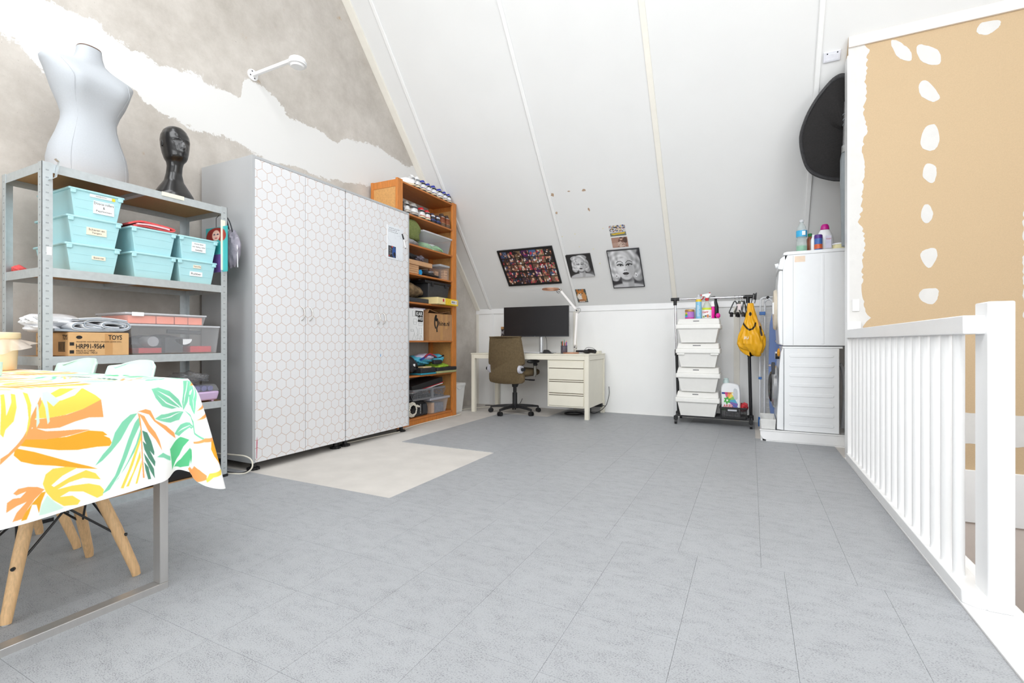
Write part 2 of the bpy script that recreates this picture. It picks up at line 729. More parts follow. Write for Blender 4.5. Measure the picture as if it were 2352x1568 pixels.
b.box(XR + .03, XR + .1, GY0, GY1, GZ1 - .05, GZ1)
w4 = struct(obj('window_5', b, m_paintw))  # made-up gable window out of view, added to brighten wardrobes and left wall
for k in range(3):
    ya_, yb_ = GY0 + (GY1 - GY0) * k / 3 + .03, GY0 + (GY1 - GY0) * (k + 1) / 3 - .03
    obj('pane', B().box(XR + .06, XR + .065, ya_, yb_, GZ0 + .05, GZ1 - .05), glassm, w4)
portal('daylight_portal_gable', (XR + .02, (GY0 + GY1) / 2, (GZ0 + GZ1) / 2), (0, R(90), 0), GZ1 - GZ0, GY1 - GY0)
for i, (xa, xb) in enumerate(SK):
    b = B()
    for q0, q1, r0, r1 in ((xa, xa + .06, s0, s1), (xb - .06, xb, s0, s1), (xa, xb, s0, s0 + .05), (xa, xb, s1 - .05, s1)):
        b.add([(q0, r0, zb(r0)), (q1, r0, zb(r0)), (q1, r1, zb(r1)), (q0, r1, zb(r1))] + [tuple(Vector(v) - BN * .1) for v in ((q0, r0, zb(r0)), (q1, r0, zb(r0)), (q1, r1, zb(r1)), (q0, r1, zb(r1)))],
              [(0, 1, 2, 3), (7, 6, 5, 4), (0, 4, 5, 1), (1, 5, 6, 2), (2, 6, 7, 3), (3, 7, 4, 0)])
    wn = struct(obj('window_%d' % (i + 2), b, m_paintw))  # added skylight out of view, lets top light onto floor and front slope
    pl = [Vector((q, r, zb(r))) - BN * .05 for q, r in ((xa + .06, s0 + .05), (xb - .06, s0 + .05), (xb - .06, s1 - .05), (xa + .06, s1 - .05))]
    obj('pane', B().add(pl + [v - BN * .005 for v in pl], [(0, 1, 2, 3), (7, 6, 5, 4), (0, 4, 5, 1), (1, 5, 6, 2), (2, 6, 7, 3), (3, 7, 4, 0)]), glassm, wn)
    d = bpy.data.lights.new('daylight_portal_roof', 'AREA')
    d.shape = 'RECTANGLE'
    d.size = xb - xa
    d.size_y = math.hypot(s1 - s0, zb(s1) - zb(s0))
    d.cycles.is_portal = True
    po = bpy.data.objects.new('daylight_portal_roof', d)
    c = Vector(((xa + xb) / 2, (s0 + s1) / 2, zb((s0 + s1) / 2)))
    po.location = c + BN * .01
    po.rotation_euler = BN.to_track_quat('-Z', 'Y').to_euler()
    COL.objects.link(po)

# roof battens and cover strips, running up the slope
tn = 1


def slope_strip(x0, x1, t, mat, y0=KY, y1=RY, bev=.006):
    global tn
    b = B()
    A = [on_slope(x0, y0), on_slope(x1, y0), on_slope(x1, y1), on_slope(x0, y1)]
    Bq = [v + SLN * t for v in A]
    b.add(A + Bq, [(3, 2, 1, 0), (4, 5, 6, 7), (0, 1, 5, 4), (1, 2, 6, 5), (2, 3, 7, 6), (3, 0, 4, 7)])
    o = struct(obj('trim_%d' % tn, b, mat, bev=bev))
    tn += 1
    return o


b = B()
A = [on_slope(gx(KY) + .0, KY), on_slope(gx(KY) + .062, KY), on_slope(gx(RY) + .10, RY), on_slope(gx(RY) + .0, RY)]
b.add(A + [v + SLN * .022 for v in A], [(3, 2, 1, 0), (4, 5, 6, 7), (0, 1, 5, 4), (1, 2, 6, 5), (2, 3, 7, 6), (3, 0, 4, 7)])
struct(obj('trim_%d' % tn, b, m_cream, bev=.003)); tn += 1
slope_strip(-3.35, -3.31, .014, m_strip)
slope_strip(-2.05, -2.01, .014, m_strip)
slope_strip(-.835, -.785, .010, m_cream, bev=.002)
slope_strip(.46, .50, .016, m_strip)
# knee wall trims: top board, skirting line and vertical battens
for a in [(-3.6, XR, KY - .014, KY, KZ - .065, KZ + .005), (-3.57, -3.53, KY - .012, KY, 0, KZ - .065), (-3.345, -3.285, KY - .010, KY, 0, KZ - .065),
          (-2.09, -2.04, KY - .010, KY, 0, KZ - .065), (-.835, -.79, KY - .010, KY, 0, KZ - .065), (-.175, -.115, KY - .012, KY, 0, KZ - .065)]:
    struct(obj('trim_%d' % tn, B().box(*a), m_cream if tn % 2 else m_paintw, bev=.002)); tn += 1

# peeled paint spots on the slope: thin flakes
m_peel = M('peeled_paint_brown', (178, 152, 128), 0.8, var=0.2, scale=60)
m_peel2 = M('yellowed_tape_mark', (232, 226, 196), 0.7, var=0.05)
for (x, y, w, h, sd, m_) in [(-1.99, 5.004, .045, .045, 1, m_peel), (-1.796, 4.995, .035, .014, 2, m_peel), (-1.624, 5.003, .05, .035, 3, m_peel), (-1.614, 5.15, .026, .045, 4, m_peel),
                             (-1.996, 5.146, .026, .036, 5, m_peel), (-2.0, 5.34, .02, .015, 6, m_peel2), (-1.84, 5.33, .02, .02, 7, m_peel2), (-1.82, 5.44, .022, .015, 8, m_peel2), (-1.5, 5.31, .02, .02, 9, m_peel2),
                             (-1.62, 5.6, .025, .02, 10, m_peel2), (-1.66, 5.47, .02, .015, 11, m_peel2)]:
    q = random.Random(sd)
    k = 9
    pts = [on_slope(x, y, .0006) + Vector((1, 0, 0)) * (w / 2 * math.cos(6.283 * i / k) * q.uniform(.6, 1.15)) + SLU * (h / 2 * math.sin(6.283 * i / k) * q.uniform(.6, 1.15)) for i in range(k)]
    bb = B().add(pts + [p - SLN * .0008 for p in pts], [tuple(range(k)), tuple(range(2 * k - 1, k - 1, -1))] + [(i, (i + 1) % k, k + (i + 1) % k, k + i) for i in range(k)])
    obj('paint_flake', bb, m_, ceiling)

# ---------------------------------------------------------------- floor with vinyl tiles
SX0 = .641           # edge of the stair opening
m_screed = M('sand_cement_screed', (206, 201, 195), 0.85, var=0.06, scale=5, bump=0.08, bscale=60, detail=8)
b = B()
b.box(XL0, SX0 + .14, BY - .15, KY + .12, -.25, 0)
b.box(SX0 + .14, XR, 4.43, KY + .12, -.25, 0)
b.box(SX0 + .14, XR, BY - .15, .2, -.25, 0)
b.box(2.1, XR, .2, 4.43, -.25, 0)
floor = struct(obj('floor', b, m_screed))


def tile_mat():
    m = bpy.data.materials.new('grey_vinyl_tile')
    m.use_nodes = True
    nt = m.node_tree
    N = nt.nodes.new
    K = nt.links.new
    p = nt.nodes['Principled BSDF']
    geo = N('ShaderNodeNewGeometry')
    mp = N('ShaderNodeMapping')
    mp.inputs['Scale'].default_value = (0.75, 1.35, 1)
    mp.inputs['Rotation'].default_value = (0, 0, 0.25)
    K(geo.outputs['Position'], mp.inputs[0])
    n1 = N('ShaderNodeTexNoise')
    n1.inputs['Scale'].default_value = 16
    n1.inputs['Detail'].default_value = 9
    n1.inputs['Roughness'].default_value = 0.72
    K(mp.outputs[0], n1.inputs['Vector'])
    n2 = N('ShaderNodeTexNoise')
    n2.inputs['Scale'].default_value = 260
    n2.inputs['Detail'].default_value = 4
    K(mp.outputs[0], n2.inputs['Vector'])
    ad = N('ShaderNodeMath')
    ad.operation = 'MULTIPLY_ADD'
    K(n2.outputs['Fac'], ad.inputs[0])
    ad.inputs[1].default_value = 1.0
    n1s = N('ShaderNodeMath')
    n1s.operation = 'MULTIPLY_ADD'
    K(n1.outputs['Fac'], n1s.inputs[0])
    n1s.inputs[1].default_value = 0.5
    n1s.inputs[2].default_value = 0.25
    K(n1s.outputs[0], ad.inputs[2])
    cr = N('ShaderNodeValToRGB')
    e = cr.color_ramp.elements
    e[0].position = 0.74
    e[0].color = L3((114, 115, 118)) + (1,)
    e[1].position = 1.26
    e[1].color = L3((168, 170, 173)) + (1,)
    K(ad.outputs[0], cr.inputs[0])
    oi = N('ShaderNodeObjectInfo')
    hs = N('ShaderNodeHueSaturation')
    mr = N('ShaderNodeMapRange')
    mr.inputs[3].default_value = 0.985
    mr.inputs[4].default_value = 1.015
    K(oi.outputs['Random'], mr.inputs[0])
    K(mr.outputs[0], hs.inputs['Value'])
    K(cr.outputs[0], hs.inputs['Color'])
    K(hs.outputs[0], p.inputs['Base Color'])
    p.inputs['Roughness'].default_value = 0.5
    p.inputs['Specular IOR Level'].default_value = 0.28
    bp = N('ShaderNodeBump')
    bp.inputs['Strength'].default_value = 0.12
    bp.inputs['Distance'].default_value = 0.003
    K(ad.outputs[0], bp.inputs['Height'])
    K(bp.outputs[0], p.inputs['Normal'])
    return m


m_tile = tile_mat()
T = 0.315
g = 0.00045


def tile_mesh(w, h):
    bb = B().tap(0, w, 0, h, 0, g, w - g, g, h - g, .004)
    me = bpy.data.meshes.new('tile')
    me.from_pydata(bb.v, [], bb.f)
    me.materials.append(m_tile)
    return me


tiles = []
YS = 2.14
full = tile_mesh(T, T)


def lay(x0, y0, x1, y1):
    """one tile, cut where the room ends; bare patch left open"""
    cx, cy = (x0 + x1) / 2, (y0 + y1) / 2
    if -2.81 < cx < -1.87 and YS < cy < 3.41:
        return
    if cx < -2.81 and cy > YS:
        return
    if cx < -2.2 and cy > 5.33:
        return
    if cx > .08 and cy > 4.86:
        return
    if cx > .30 and cy > 4.86:
        return
    tiles.append((x0, y0, x1, y1))


XE, YE = SX0 - .002, KY - .03
for blk in (0, 1):
    xo = .036 if blk else .115
    ys = []
    if blk:
        y = YS
        while y < YE - .02:
            ys.append((y, min(y + T, YE)))
            y += T
    else:
        y = YS
        while y > BY + .02:
            ys.append((max(y - T, BY + .005), y))
            y -= T
    k0 = int((gx(0) - xo) / T) - 1
    for (ya, yb) in ys:
        for k in range(k0, 4):
            xa = max(xo + k * T, gx((ya + yb) / 2) + .02)
            xb = min(xo + (k + 1) * T, XE)
            if xb - xa < .03:
                continue
            lay(xa, ya, xb, yb)
tiles.sort(key=lambda t: math.hypot((t[0] + t[2]) / 2, (t[1] + t[3]) / 2))


def visible_tile(t):
    cx, cy = (t[0] + t[2]) / 2, (t[1] + t[3]) / 2
    fw = -.4467 * cx + .8947 * cy
    rt = .8947 * cx + .4467 * cy
    return fw > .3 and abs(rt) < fw * 1.25 + .3


rest = B()
cnt = 0
for t in tiles:
    if visible_tile(t) and cnt < 298:
        w, h = t[2] - t[0], t[3] - t[1]
        me = full if (abs(w - T) < 1e-4 and abs(h - T) < 1e-4) else tile_mesh(w, h)
        o = bpy.data.objects.new('tile', me)
        COL.objects.link(o)
        o.parent = floor
        o.location = (t[0], t[1], 0)
        cnt += 1
    else:
        rest.tap(t[0], t[2], t[1], t[3], 0, t[0] + g, t[2] - g, t[1] + g, t[3] - g, .004)
obj('tile', rest, m_tile, floor, kind='stuff')

# ---------------------------------------------------------------- plasterboard partition and stairwell
PY = 4.43
m_board = M('brown_plasterboard_paper', (203, 177, 142), 0.85, var=0.035, scale=180, detail=2)
m_fill = M('white_joint_filler', (222, 220, 217), 0.8, var=0.02, scale=20, bump=0.1, bscale=30)
b = B()
pz = zs(PY + .1) - .01
b.prism([(PY, -.02), (PY, zs(PY)), (PY + .1, zs(PY + .1)), (PY + .1, -.02)], 'x', .667, XR)
partition = struct(obj('wall_partition', b, m_board))
q = random.Random(3)
edge = [(.756, 3.156), (.798, 3.096), (.784, 3.023), (.772, 2.862), (.78, 2.754), (.756, 2.614), (.784, 2.502), (.749, 2.354), (.768, 2.274), (.752, 2.034),
        (.751, 1.906), (.732, 1.807), (.768, 1.715), (.758, 1.463), (.747, 1.275), (.768, 1.148), (.799, 1.078), (.765, 1.028), (.77, .6), (.775, .02)]
er = []
for (x0, z0), (x1, z1) in zip(edge[:-1], edge[1:]):
    k = max(1, int(abs(z1 - z0) / .018))
    for i in range(k):
        t = i / k
        er.append((x0 + (x1 - x0) * t + q.uniform(-.009, .009), z0 + (z1 - z0) * t))
poly = [(.6665, .0), (.6665, 3.2)] + er + [(.775, 0)]
obj('plaster_edge', B().prism(poly, 'y', PY - .0015, PY + .001), m_fill, partition)
PATCH = [[(.927, 3.122), (.968, 3.116), (1.028, 3.043), (1.05, 2.99), (1.043, 2.95), (.991, 2.973), (.953, 3.025)],
         [(1.087, 3.053), (1.145, 3.029), (1.202, 2.977), (1.214, 2.901), (1.187, 2.882), (1.116, 2.917), (1.079, 2.992)],
         [(1.435, 3.111), (1.525, 3.098), (1.523, 3.061), (1.494, 3.034), (1.455, 3.019), (1.405, 3.056)],
         [(1.094, 2.774), (1.141, 2.777), (1.205, 2.656), (1.194, 2.627), (1.159, 2.626), (1.098, 2.69)],
         [(1.127, 2.444), (1.184, 2.451), (1.205, 2.346), (1.187, 2.285), (1.145, 2.274), (1.099, 2.329)],
         [(1.13, 2.18), (1.184, 2.157), (1.186, 2.075), (1.162, 2.037), (1.112, 2.095)],
         [(1.118, 1.884), (1.155, 1.874), (1.169, 1.8), (1.137, 1.752), (1.102, 1.802)],
         [(1.118, 1.559), (1.183, 1.568), (1.192, 1.499), (1.146, 1.43), (1.1, 1.512)],
         [(1.123, 1.281), (1.193, 1.276), (1.197, 1.218), (1.165, 1.166), (1.104, 1.198), (1.092, 1.247)]]
for P in PATCH:
    sp = [(p.x + q.uniform(-.002, .002), p.y + q.uniform(-.002, .002)) for p in smooth_path(P, 5, True)]
    obj('plaster_patch', B().prism(sp, 'y', PY - .0012, PY + .001), m_fill, partition)


def band(z0, z1, x0, x1, name, jit=.004, m_=m_fill):
    k = 60
    pts = [(x0 + (x1 - x0) * i / k, z0 + q.uniform(-jit, jit)) for i in range(k + 1)] + [(x1 - (x1 - x0) * i / k, z1 + q.uniform(-jit, jit)) for i in range(k + 1)]
    obj(name, B().prism(pts, 'y', PY - .0016, PY + .001), m_, partition)


band(.185, .40, .775, 2.4, 'plaster_band')
k = [(1.645 + q.uniform(-.008, .008), 1.83 - i * .02) for i in range(40)]
obj('plaster_band', B().prism(k + [(1.70, 1.03), (1.75, 1.06), (1.82, 1.02), (1.90, 1.05)] + [(1.95 + q.uniform(-.01, .01), 1.07 + i * .02) for i in range(38)] + [(1.88, 1.85), (1.8, 1.82), (1.72, 1.86)], 'y', PY - .0016, PY + .001), m_fill, partition)
# top trim along the slope, stair edge board, walls below
struct(obj('trim_%d' % tn, B().box(.667, XR, PY - .018, PY, zs(PY) - .085, zs(PY) - .005), M('pale_pink_batten', (243, 234, 226), .5, var=.01), bev=.002)); tn += 1
struct(obj('trim_%d' % tn, B().box(.66, .672, PY - .004, PY + .11, 0, zs(PY + .11) - .01), m_paintw)); tn += 1
struct(obj('trim_%d' % tn, B().box(.78, 2.1, PY - .02, PY, -.36, .004), m_paintw, bev=.003)); tn += 1
struct(obj('wall_stair_far', B().box(.6, XR, PY, PY + .1, -2.8, -.02), m_lower))
struct(obj('wall_stair_left', B().box(.68, .78, .2, PY, -2.8, -.25), m_lower))
struct(obj('wall_stair_right', B().box(2.1, 2.2, .2, PY, -2.8, -.0), m_lower))
struct(obj('wall_stair_near', B().box(.68, 2.2, .1, .2, -2.8, -.25), m_lower))
struct(obj('floor_below', B().box(.6, 2.3, .1, 4.6, -2.9, -2.8), M('lower_floor', (150, 140, 128), .6)))
struct(obj('trim_%d' % tn, B().box(SX0, .80, .2, PY, -.3, .012), m_paintw, bev=.004)); tn += 1
# laundry nook return wall
struct(obj('wall_nook', B().prism([(PY + .1, 0), (KY, 0), (KY, KZ), (PY + .1, zs(PY + .1))], 'x', 1.45, 1.5), m_white_wall))

# ---------------------------------------------------------------- balustrade
bal = thing('stair_balustrade', 'white painted stair balustrade with round spindles and square newel post', 'railing', (.67, 3.2, .012))
obj('handrail', B().prism([(.641, 2.13), (.641, 4.36), (.70, 4.36), (.70, 2.185), (.706, 2.185), (.706, 2.13)], 'z', .925, .988), m_paintw, bal, bev=.004)
obj('bottom_rail', B().prism([(.641, 2.145), (.641, 4.36), (.72, 4.36), (.72, 2.20), (.70, 2.115), (.675, 2.115)], 'z', .012, .058), m_paintw, bal, bev=.003)
obj('newel_post', B().box(.697, .765, 2.108, 2.212, .012, 1.032), m_paintw, bal, bev=.005)
obj('wall_newel', B().box(.65, .735, 4.36, 4.43, .012, 1.05), m_paintw, bal, bev=.004)
for i in range(17):
    y = 2.278 + .1225 * i
    obj('spindle', B().cyl((.674, y, .055), (.674, y, .93), .0175, n=20), m_paintw, bal, smooth=40)

# ================================================================== SHELVING UNIT (left)
m_galv = M('galvanised_steel', (196, 203, 206), 0.38, 0.55, var=0.05, scale=40)
m_galvd = M('galvanised_shadow_slot', (158, 164, 168), 0.5, 0.3)
m_mdf = M('fibreboard', (190, 148, 104), 0.8, var=0.06, scale=120)
m_black = M('black_plastic', (28, 28, 30), 0.4, var=0.1)
m_text = M('black_print', (30, 27, 25), 0.7, var=0.02)
m_label = M('white_paper_label', (246, 246, 246), 0.7, var=0.01)
m_tape = M('masking_tape', (236, 233, 214), 0.7, var=0.03)

SXF, SXB, SY0, SY1, SH = -3.12, -3.585, 1.074, 2.007, 1.79
su = thing('shelving_unit', 'galvanised steel shelving unit with fibreboard shelves, between the table and the wardrobe', 'shelf', (-3.35, 1.54, 0))


def post(x, y, dx, dy):
    # slotted angle post; dx,dy point along the two flanges
    t = .002
    w = .042
    b = B()
    b.box(min(x, x + dx * w), max(x, x + dx * w), min(y, y + dy * t), max(y, y + dy * t), 0.012, SH)
    b.box(min(x, x + dx * t), max(x, x + dx * t), min(y, y + dy * w), max(y, y + dy * w), 0.012, SH)
    o = obj('post', b, m_galv, su)
    s = B()
    z = .06
    while z < SH - .03:
        yy = y + dy * .021
        xx = x + dx * .021
        s.box(min(x - dx * .0006, x), max(x - dx * .0006, x), yy - .006, yy + .006, z, z + .006)
        s.box(xx - .006, xx + .006, min(y - dy * .0006, y), max(y - dy * .0006, y), z, z + .006)
        z += .0375
    obj('slots', s, m_galvd, o, kind='stuff')
    obj('foot_cap', B().box(min(x - dx * .003, x + dx * .045), max(x - dx * .003, x + dx * .045), min(y - dy * .003, y + dy * .045), max(y - dy * .003, y + dy * .045), 0, .022), m_black, o)


post(SXF, SY0, -1, 1)
post(SXF, SY1, -1, -1)
post(SXB, SY0, 1, 1)
post(SXB, SY1, 1, -1)
LV = [1.787, 1.268, .825, .512, .046]
for z in LV:
    h = .045
    t = .0018
    for x0, x1 in ((SXF - .0045, SXF - .0025), (SXB + .0025, SXB + .0045)):
        obj('beam', B().box(x0, x1, SY0 + .004, SY1 - .004, z - h, z), m_galv, su)
    for y0, y1 in ((SY0 + .0025, SY0 + .0045), (SY1 - .0045, SY1 - .0025)):
        obj('beam', B().box(SXB + .006, SXF - .006, y0, y1, z - h, z), m_galv, su)
    obj('cross_bar', B().box(SXB + .006, SXF - .006, 1.525, 1.555, z - .03, z - .011), m_galv, su)
    obj('shelf_board', B().box(SXB + .006, SXF - .006, SY0 + .006, SY1 - .006, z - .011, z - .003), m_mdf, su)
# masking tape strips and hook on the posts
tag(obj('tape_strip', B().box(SXF - .0005, SXF + .0012, 1.61, 1.735, 1.765, 1.789), m_tape), 'strip of masking tape on the top beam below the black head', 'tape')
tag(obj('tape_strip', B().box(SXF - .0005, SXF + .003, 1.962, 1.992, 1.37, 1.70), m_tape, bev=.001), 'long masking tape strip on the right front post of the shelving', 'tape')
tag(obj('tape_strip', B().box(SXF - .0005, SXF + .001, 1.092, 1.112, 1.33, 1.37), m_label), 'small white paper scrap on the left front shelving post', 'tape')
hk = B().ribbon([(1.098, 1.70), (1.122, 1.72), (1.135, 1.80), (1.12, 1.812)], .003, 'x', SXF + .001, SXF + .024)
tag(obj('metal_clip', hk, m_galv), 'bent steel clip hanging over the left front shelving post', 'clip')

# ---------------------------------------------------------------- turquoise bins
m_turq = M('turquoise_plastic', (176, 222, 228), 0.38, var=0.02, scale=10)
BINS = [(1.308, 1.268, 'topmost turquoise bin labelled Diverse rollers and Papillotten, left stack'), (1.298, 1.4125, None), (1.292, 1.557, None)]


def bin_(yc, z0, label, grp='turquoise storage bins on the upper shelf'):
    t = thing('storage_bin', label, 'bin', (-3.32, yc, z0), grp)
    xf, xb = -3.135, -3.505
    b = B().shell(xb + .03, xf - .02, yc - .094, yc + .094, z0, xb + .012, xf - .008, yc - .114, yc + .114, z0 + .135, .004)
    obj('body', b, m_turq, t, bev=.012, seg=3)
    b = B()
    y0, y1 = yc - .124, yc + .124
    b.box(xb, xf, y0, y1, z0 + .132, z0 + .1445)
    obj('lid', b, m_turq, t, bev=.006, seg=3)
    for yy in (y0 + .02, y1 - .02):
        obj('clip', B().box(xf - .01, xf + .0, yy - .012, yy + .012, z0 + .115, z0 + .135), m_turq, t, bev=.003)
    for zz in (.045, .09):
        w = .094 + .020 * zz / .135
        fx = xf - .02 + .012 * zz / .135
        obj('rib', B().box(fx - .01, fx + .0012, yc - w + .012, yc + w - .012, z0 + zz, z0 + zz + .0025), m_turq, t)
    return t


def bin_label(t, yc, z0, y0, y1, za, zb_, lines, tint=None):
    xf = -3.135
    fx = xf - .02 + .012 * (za + zb_) / 2 / .135 + .0025
    o = obj('label', B().box(fx - .004, fx + .0006, y0, y1, z0 + za, z0 + zb_), tint or m_label, t)
    n_ = len(lines)
    h = (zb_ - za) / (n_ + .35)
    for i, (s, wf) in enumerate(lines):
        w = (y1 - y0) * wf
        text(o, 'lettering', s, (fx + .0006, (y0 + y1) / 2 - w / 2, z0 + zb_ - h * (i + 1) + h * .05), (0, 1, 0), (0, 0, 1), w, h * .62, m_text)


m_lab2 = M('cream_paper_label', (240, 228, 208), 0.7, var=0.03)
t = bin_(1.308, 1.557, 'topmost turquoise bin labelled Diverse rollers and Papiliotten')
bin_label(t, 1.308, 1.557, 1.292, 1.385, .03, .098, [('Diverse rollers', .95), ('&', .1), ('Papiliotten', .75)])
bin_label(t, 1.308, 1.557, 1.275, 1.372, .113, .128, [('ORGANIZER SCATOLA', .5)], m_label)
obj('price_tag', B().box(-3.1435, -3.1415, 1.374, 1.388, 1.557 + .112, 1.557 + .128), M('yellow_sticker', (244, 220, 60), .6), t)
t = bin_(1.298, 1.4125, 'middle turquoise bin of the tall stack, labelled Scharen en Tangen')
bin_label(t, 1.298, 1.4125, 1.262, 1.35, .055, .095, [('Scharen en', .8), ('Tangen', .5)], m_lab2)
t = bin_(1.292, 1.268, 'bottom turquoise bin of the tall left stack, with a faded torn label')
bin_label(t, 1.292, 1.268, 1.285, 1.345, .07, .09, [('Bruinen maat', .75)], m_lab2)
t = bin_(1.582, 1.4125, 'unlabelled turquoise bin under the red folded cloth')
t = bin_(1.582, 1.268, 'lower unlabelled turquoise bin in the middle stack of two')
t = bin_(1.836, 1.4125, 'turquoise bin with a three-line label, upper one of the right stack')
bin_label(t, 1.836, 1.4125, 1.795, 1.88, .055, .115, [('Diverse lijmen', .65), ('voor kleding, rubber', .95), ('knutselen', .5)])
t = bin_(1.826, 1.268, 'turquoise bin labelled Rubber in large letters')
bin_label(t, 1.826, 1.268, 1.785, 1.86, .045, .073, [('Rubber', .82)])
bin_label(t, 1.826, 1.268, 1.803, 1.85, .095, .115, [('Papierachtig', .85)], m_lab2)

# red folded cloth on the middle stack
m_red = M('coral_red_cloth', (226, 92, 92), 0.9, var=0.12, scale=60, bump=0.2)
m_pink = M('pale_pink_cloth', (240, 200, 205), 0.9, var=0.05, scale=60)
z = 1.5595
cl = thing('folded_cloth', 'red and pink folded cloth lying on a turquoise bin', 'cloth', (-3.3, 1.58, z))
pth = smooth_path([(1.46, z + .012), (1.52, z + .036), (1.60, z + .034), (1.69, z + .026), (1.70, z + .016), (1.66, z + .008), (1.55, z + .012), (1.485, z + .006)], 6)
obj('outer_fold', B().ribbon(pth, .010, 'x', -3.46, -3.16), m_red, cl, smooth=50)
obj('inner_fold', B().ribbon(smooth_path([(1.50, z + .017), (1.56, z + .023), (1.64, z + .020), (1.67, z + .016)], 5), .008, 'x', -3.45, -3.15), m_pink, cl, smooth=50)

tag(obj('red_cloth', B().blob((-3.52, 1.12, 1.287), (.03, .03, .022), 77, .2, flat=1.2655), m_red, smooth=50), 'small red cloth at the back left of the upper shelf', 'cloth')
# ---------------------------------------------------------------- cardboard box, folded bedding, clear boxes
m_card = M('corrugated_cardboard', (214, 171, 120), 0.85, var=0.04, scale=30)
m_cardt = M('brown_packing_tape', (198, 150, 96), 0.4, var=0.03)
x0, x1, y0, y1, z0, z1 = -3.5, -3.128, 1.181, 1.447, .825, .945
bx = thing('cardboard_box', 'cardboard TOYS box with black print, under the folded bedding', 'box', (-3.31, 1.31, z0))
obj('carton', B().box(x0, x1, y0, y1, z0, z1), m_card, bx, bev=.002)
obj('flap', B().box(x0 + .002, x1 - .002, y0 + .003, y1 - .003, z1, z1 + .003), m_card, bx)
obj('tape_strip', B().box(x1, x1 + .0006, 1.335, 1.37, z0 + .004, z1 - .002), m_cardt, bx)
fx = x1 + .0008
text(bx, 'lettering', 'TOYS', (fx, 1.35, .909), (0, 1, 0), (0, 0, 1), .063, .026, m_text)
text(bx, 'lettering', 'MONSTER HIGH RUPAUL DRAGON QUEEN DOLL', (fx, 1.212, .893), (0, 1, 0), (0, 0, 1), .200, .009, m_text)
text(bx, 'lettering', 'HRP91-9564', (fx, 1.211, .862), (0, 1, 0), (0, 0, 1), .122, .026, m_text)
text(bx, 'lettering', 'MADE IN CHINA', (fx, 1.211, .847), (0, 1, 0), (0, 0, 1), .08, .010, m_text)
text(bx, 'lettering', 'CONTAINS 1 PIECE', (fx, 1.211, .835), (0, 1, 0), (0, 0, 1), .09, .010, m_text)
for zz in (.838, .879):
    obj('print_square', B().box(x1, x1 + .0006, 1.185, 1.203, zz, zz + .017), m_text, bx)
em = B().lathe([(.012, 0), (.012, .0006)], n=20)
em.xf(Matrix.Translation((x1 + .0002, 1.224, .922)) @ Matrix.Rotation(R(90), 4, 'Y') @ Matrix.Diagonal((.75, 1.1, 1, 1)))
obj('print_emblem', em, m_text, bx)
sy = y0 - .0008
text(bx, 'lettering', 'TOYS', (-3.19, sy, .909), (1, 0, 0), (0, 0, 1), .05, .026, m_text)
text(bx, 'lettering', 'HRP91-9564', (-3.48, sy, .862), (1, 0, 0), (0, 0, 1), .11, .026, m_text)
text(bx, 'lettering', 'MONSTER HIGH RUPAUL', (-3.48, sy, .893), (1, 0, 0), (0, 0, 1), .13, .009, m_text)
text(bx, 'lettering', 'MADE IN CHINA', (-3.48, sy, .845), (1, 0, 0), (0, 0, 1), .08, .010, m_text)
em = B().lathe([(.012, 0), (.012, .0006)], n=20)
em.xf(Matrix.Translation((-3.465, y0 - .0004, .922)) @ Matrix.Rotation(R(90), 4, 'X'))
obj('print_emblem', em, m_text, bx)
bc = B().box(-3.24, -3.165, sy, sy + .0008, .895, .898)
bc.box(-3.24, -3.165, sy, sy + .0008, .848, .851)
for i in range(14):
    xx = -3.238 + i * .0053
    bc.box(xx, xx + (.0012 if i % 3 else .0026), sy, sy + .0008, .852, .894)
obj('barcode', bc, m_text, bx, kind='stuff')

m_bedw = M('white_cotton', (246, 247, 250), 0.95, var=0.02, scale=30, bump=0.15)
m_bedg = M('grey_blue_piping', (158, 166, 176), 0.9, var=0.06, scale=40)
z = .9485
bd = thing('folded_bedding', 'white and grey quilted bedding folded on the TOYS box', 'bedding', (-3.31, 1.27, z))
obj('duvet', B().blob((-3.33, 1.185, z + .062), (.135, .11, .036), 5, .10, n=44, m=26, freq=4, square=.8), m_bedw, bd, smooth=60)
obj('duvet', B().blob((-3.32, 1.14, z + .022), (.13, .055, .023), 15, .12, n=40, m=22, flat=z), m_bedw, bd, smooth=60)
obj('under_fold', B().ribbon(smooth_path([(1.13, z + .012), (1.22, z + .008), (1.34, z + .010), (1.43, z + .012)], 5), .012, 'x', -3.47, -3.14), m_bedg, bd, smooth=50)
FOLDS = [[(1.40, z + .016), (1.30, z + .012), (1.215, z + .018), (1.200, z + .034), (1.225, z + .048), (1.28, z + .040), (1.33, z + .026)],
         [(1.33, z + .020), (1.255, z + .028), (1.25, z + .050), (1.29, z + .064), (1.36, z + .062), (1.43, z + .056), (1.452, z + .036), (1.43, z + .018), (1.36, z + .014)],
         [(1.40, z + .024), (1.335, z + .030), (1.33, z + .048), (1.38, z + .054), (1.425, z + .044), (1.42, z + .030)],
         [(1.22, z + .066), (1.30, z + .074), (1.38, z + .070), (1.435, z + .062)]]
for i, F_ in enumerate(FOLDS):
    P_ = smooth_path(F_, 7)
    obj('fold', B().ribbon(P_, .013, 'x', -3.46, -3.135 + .004 * i), m_bedw, bd, smooth=50)
    obj('piping', B().ribbon(P_, .0062, 'x', -3.46, -3.131 + .004 * i), m_bedg, bd, smooth=50)

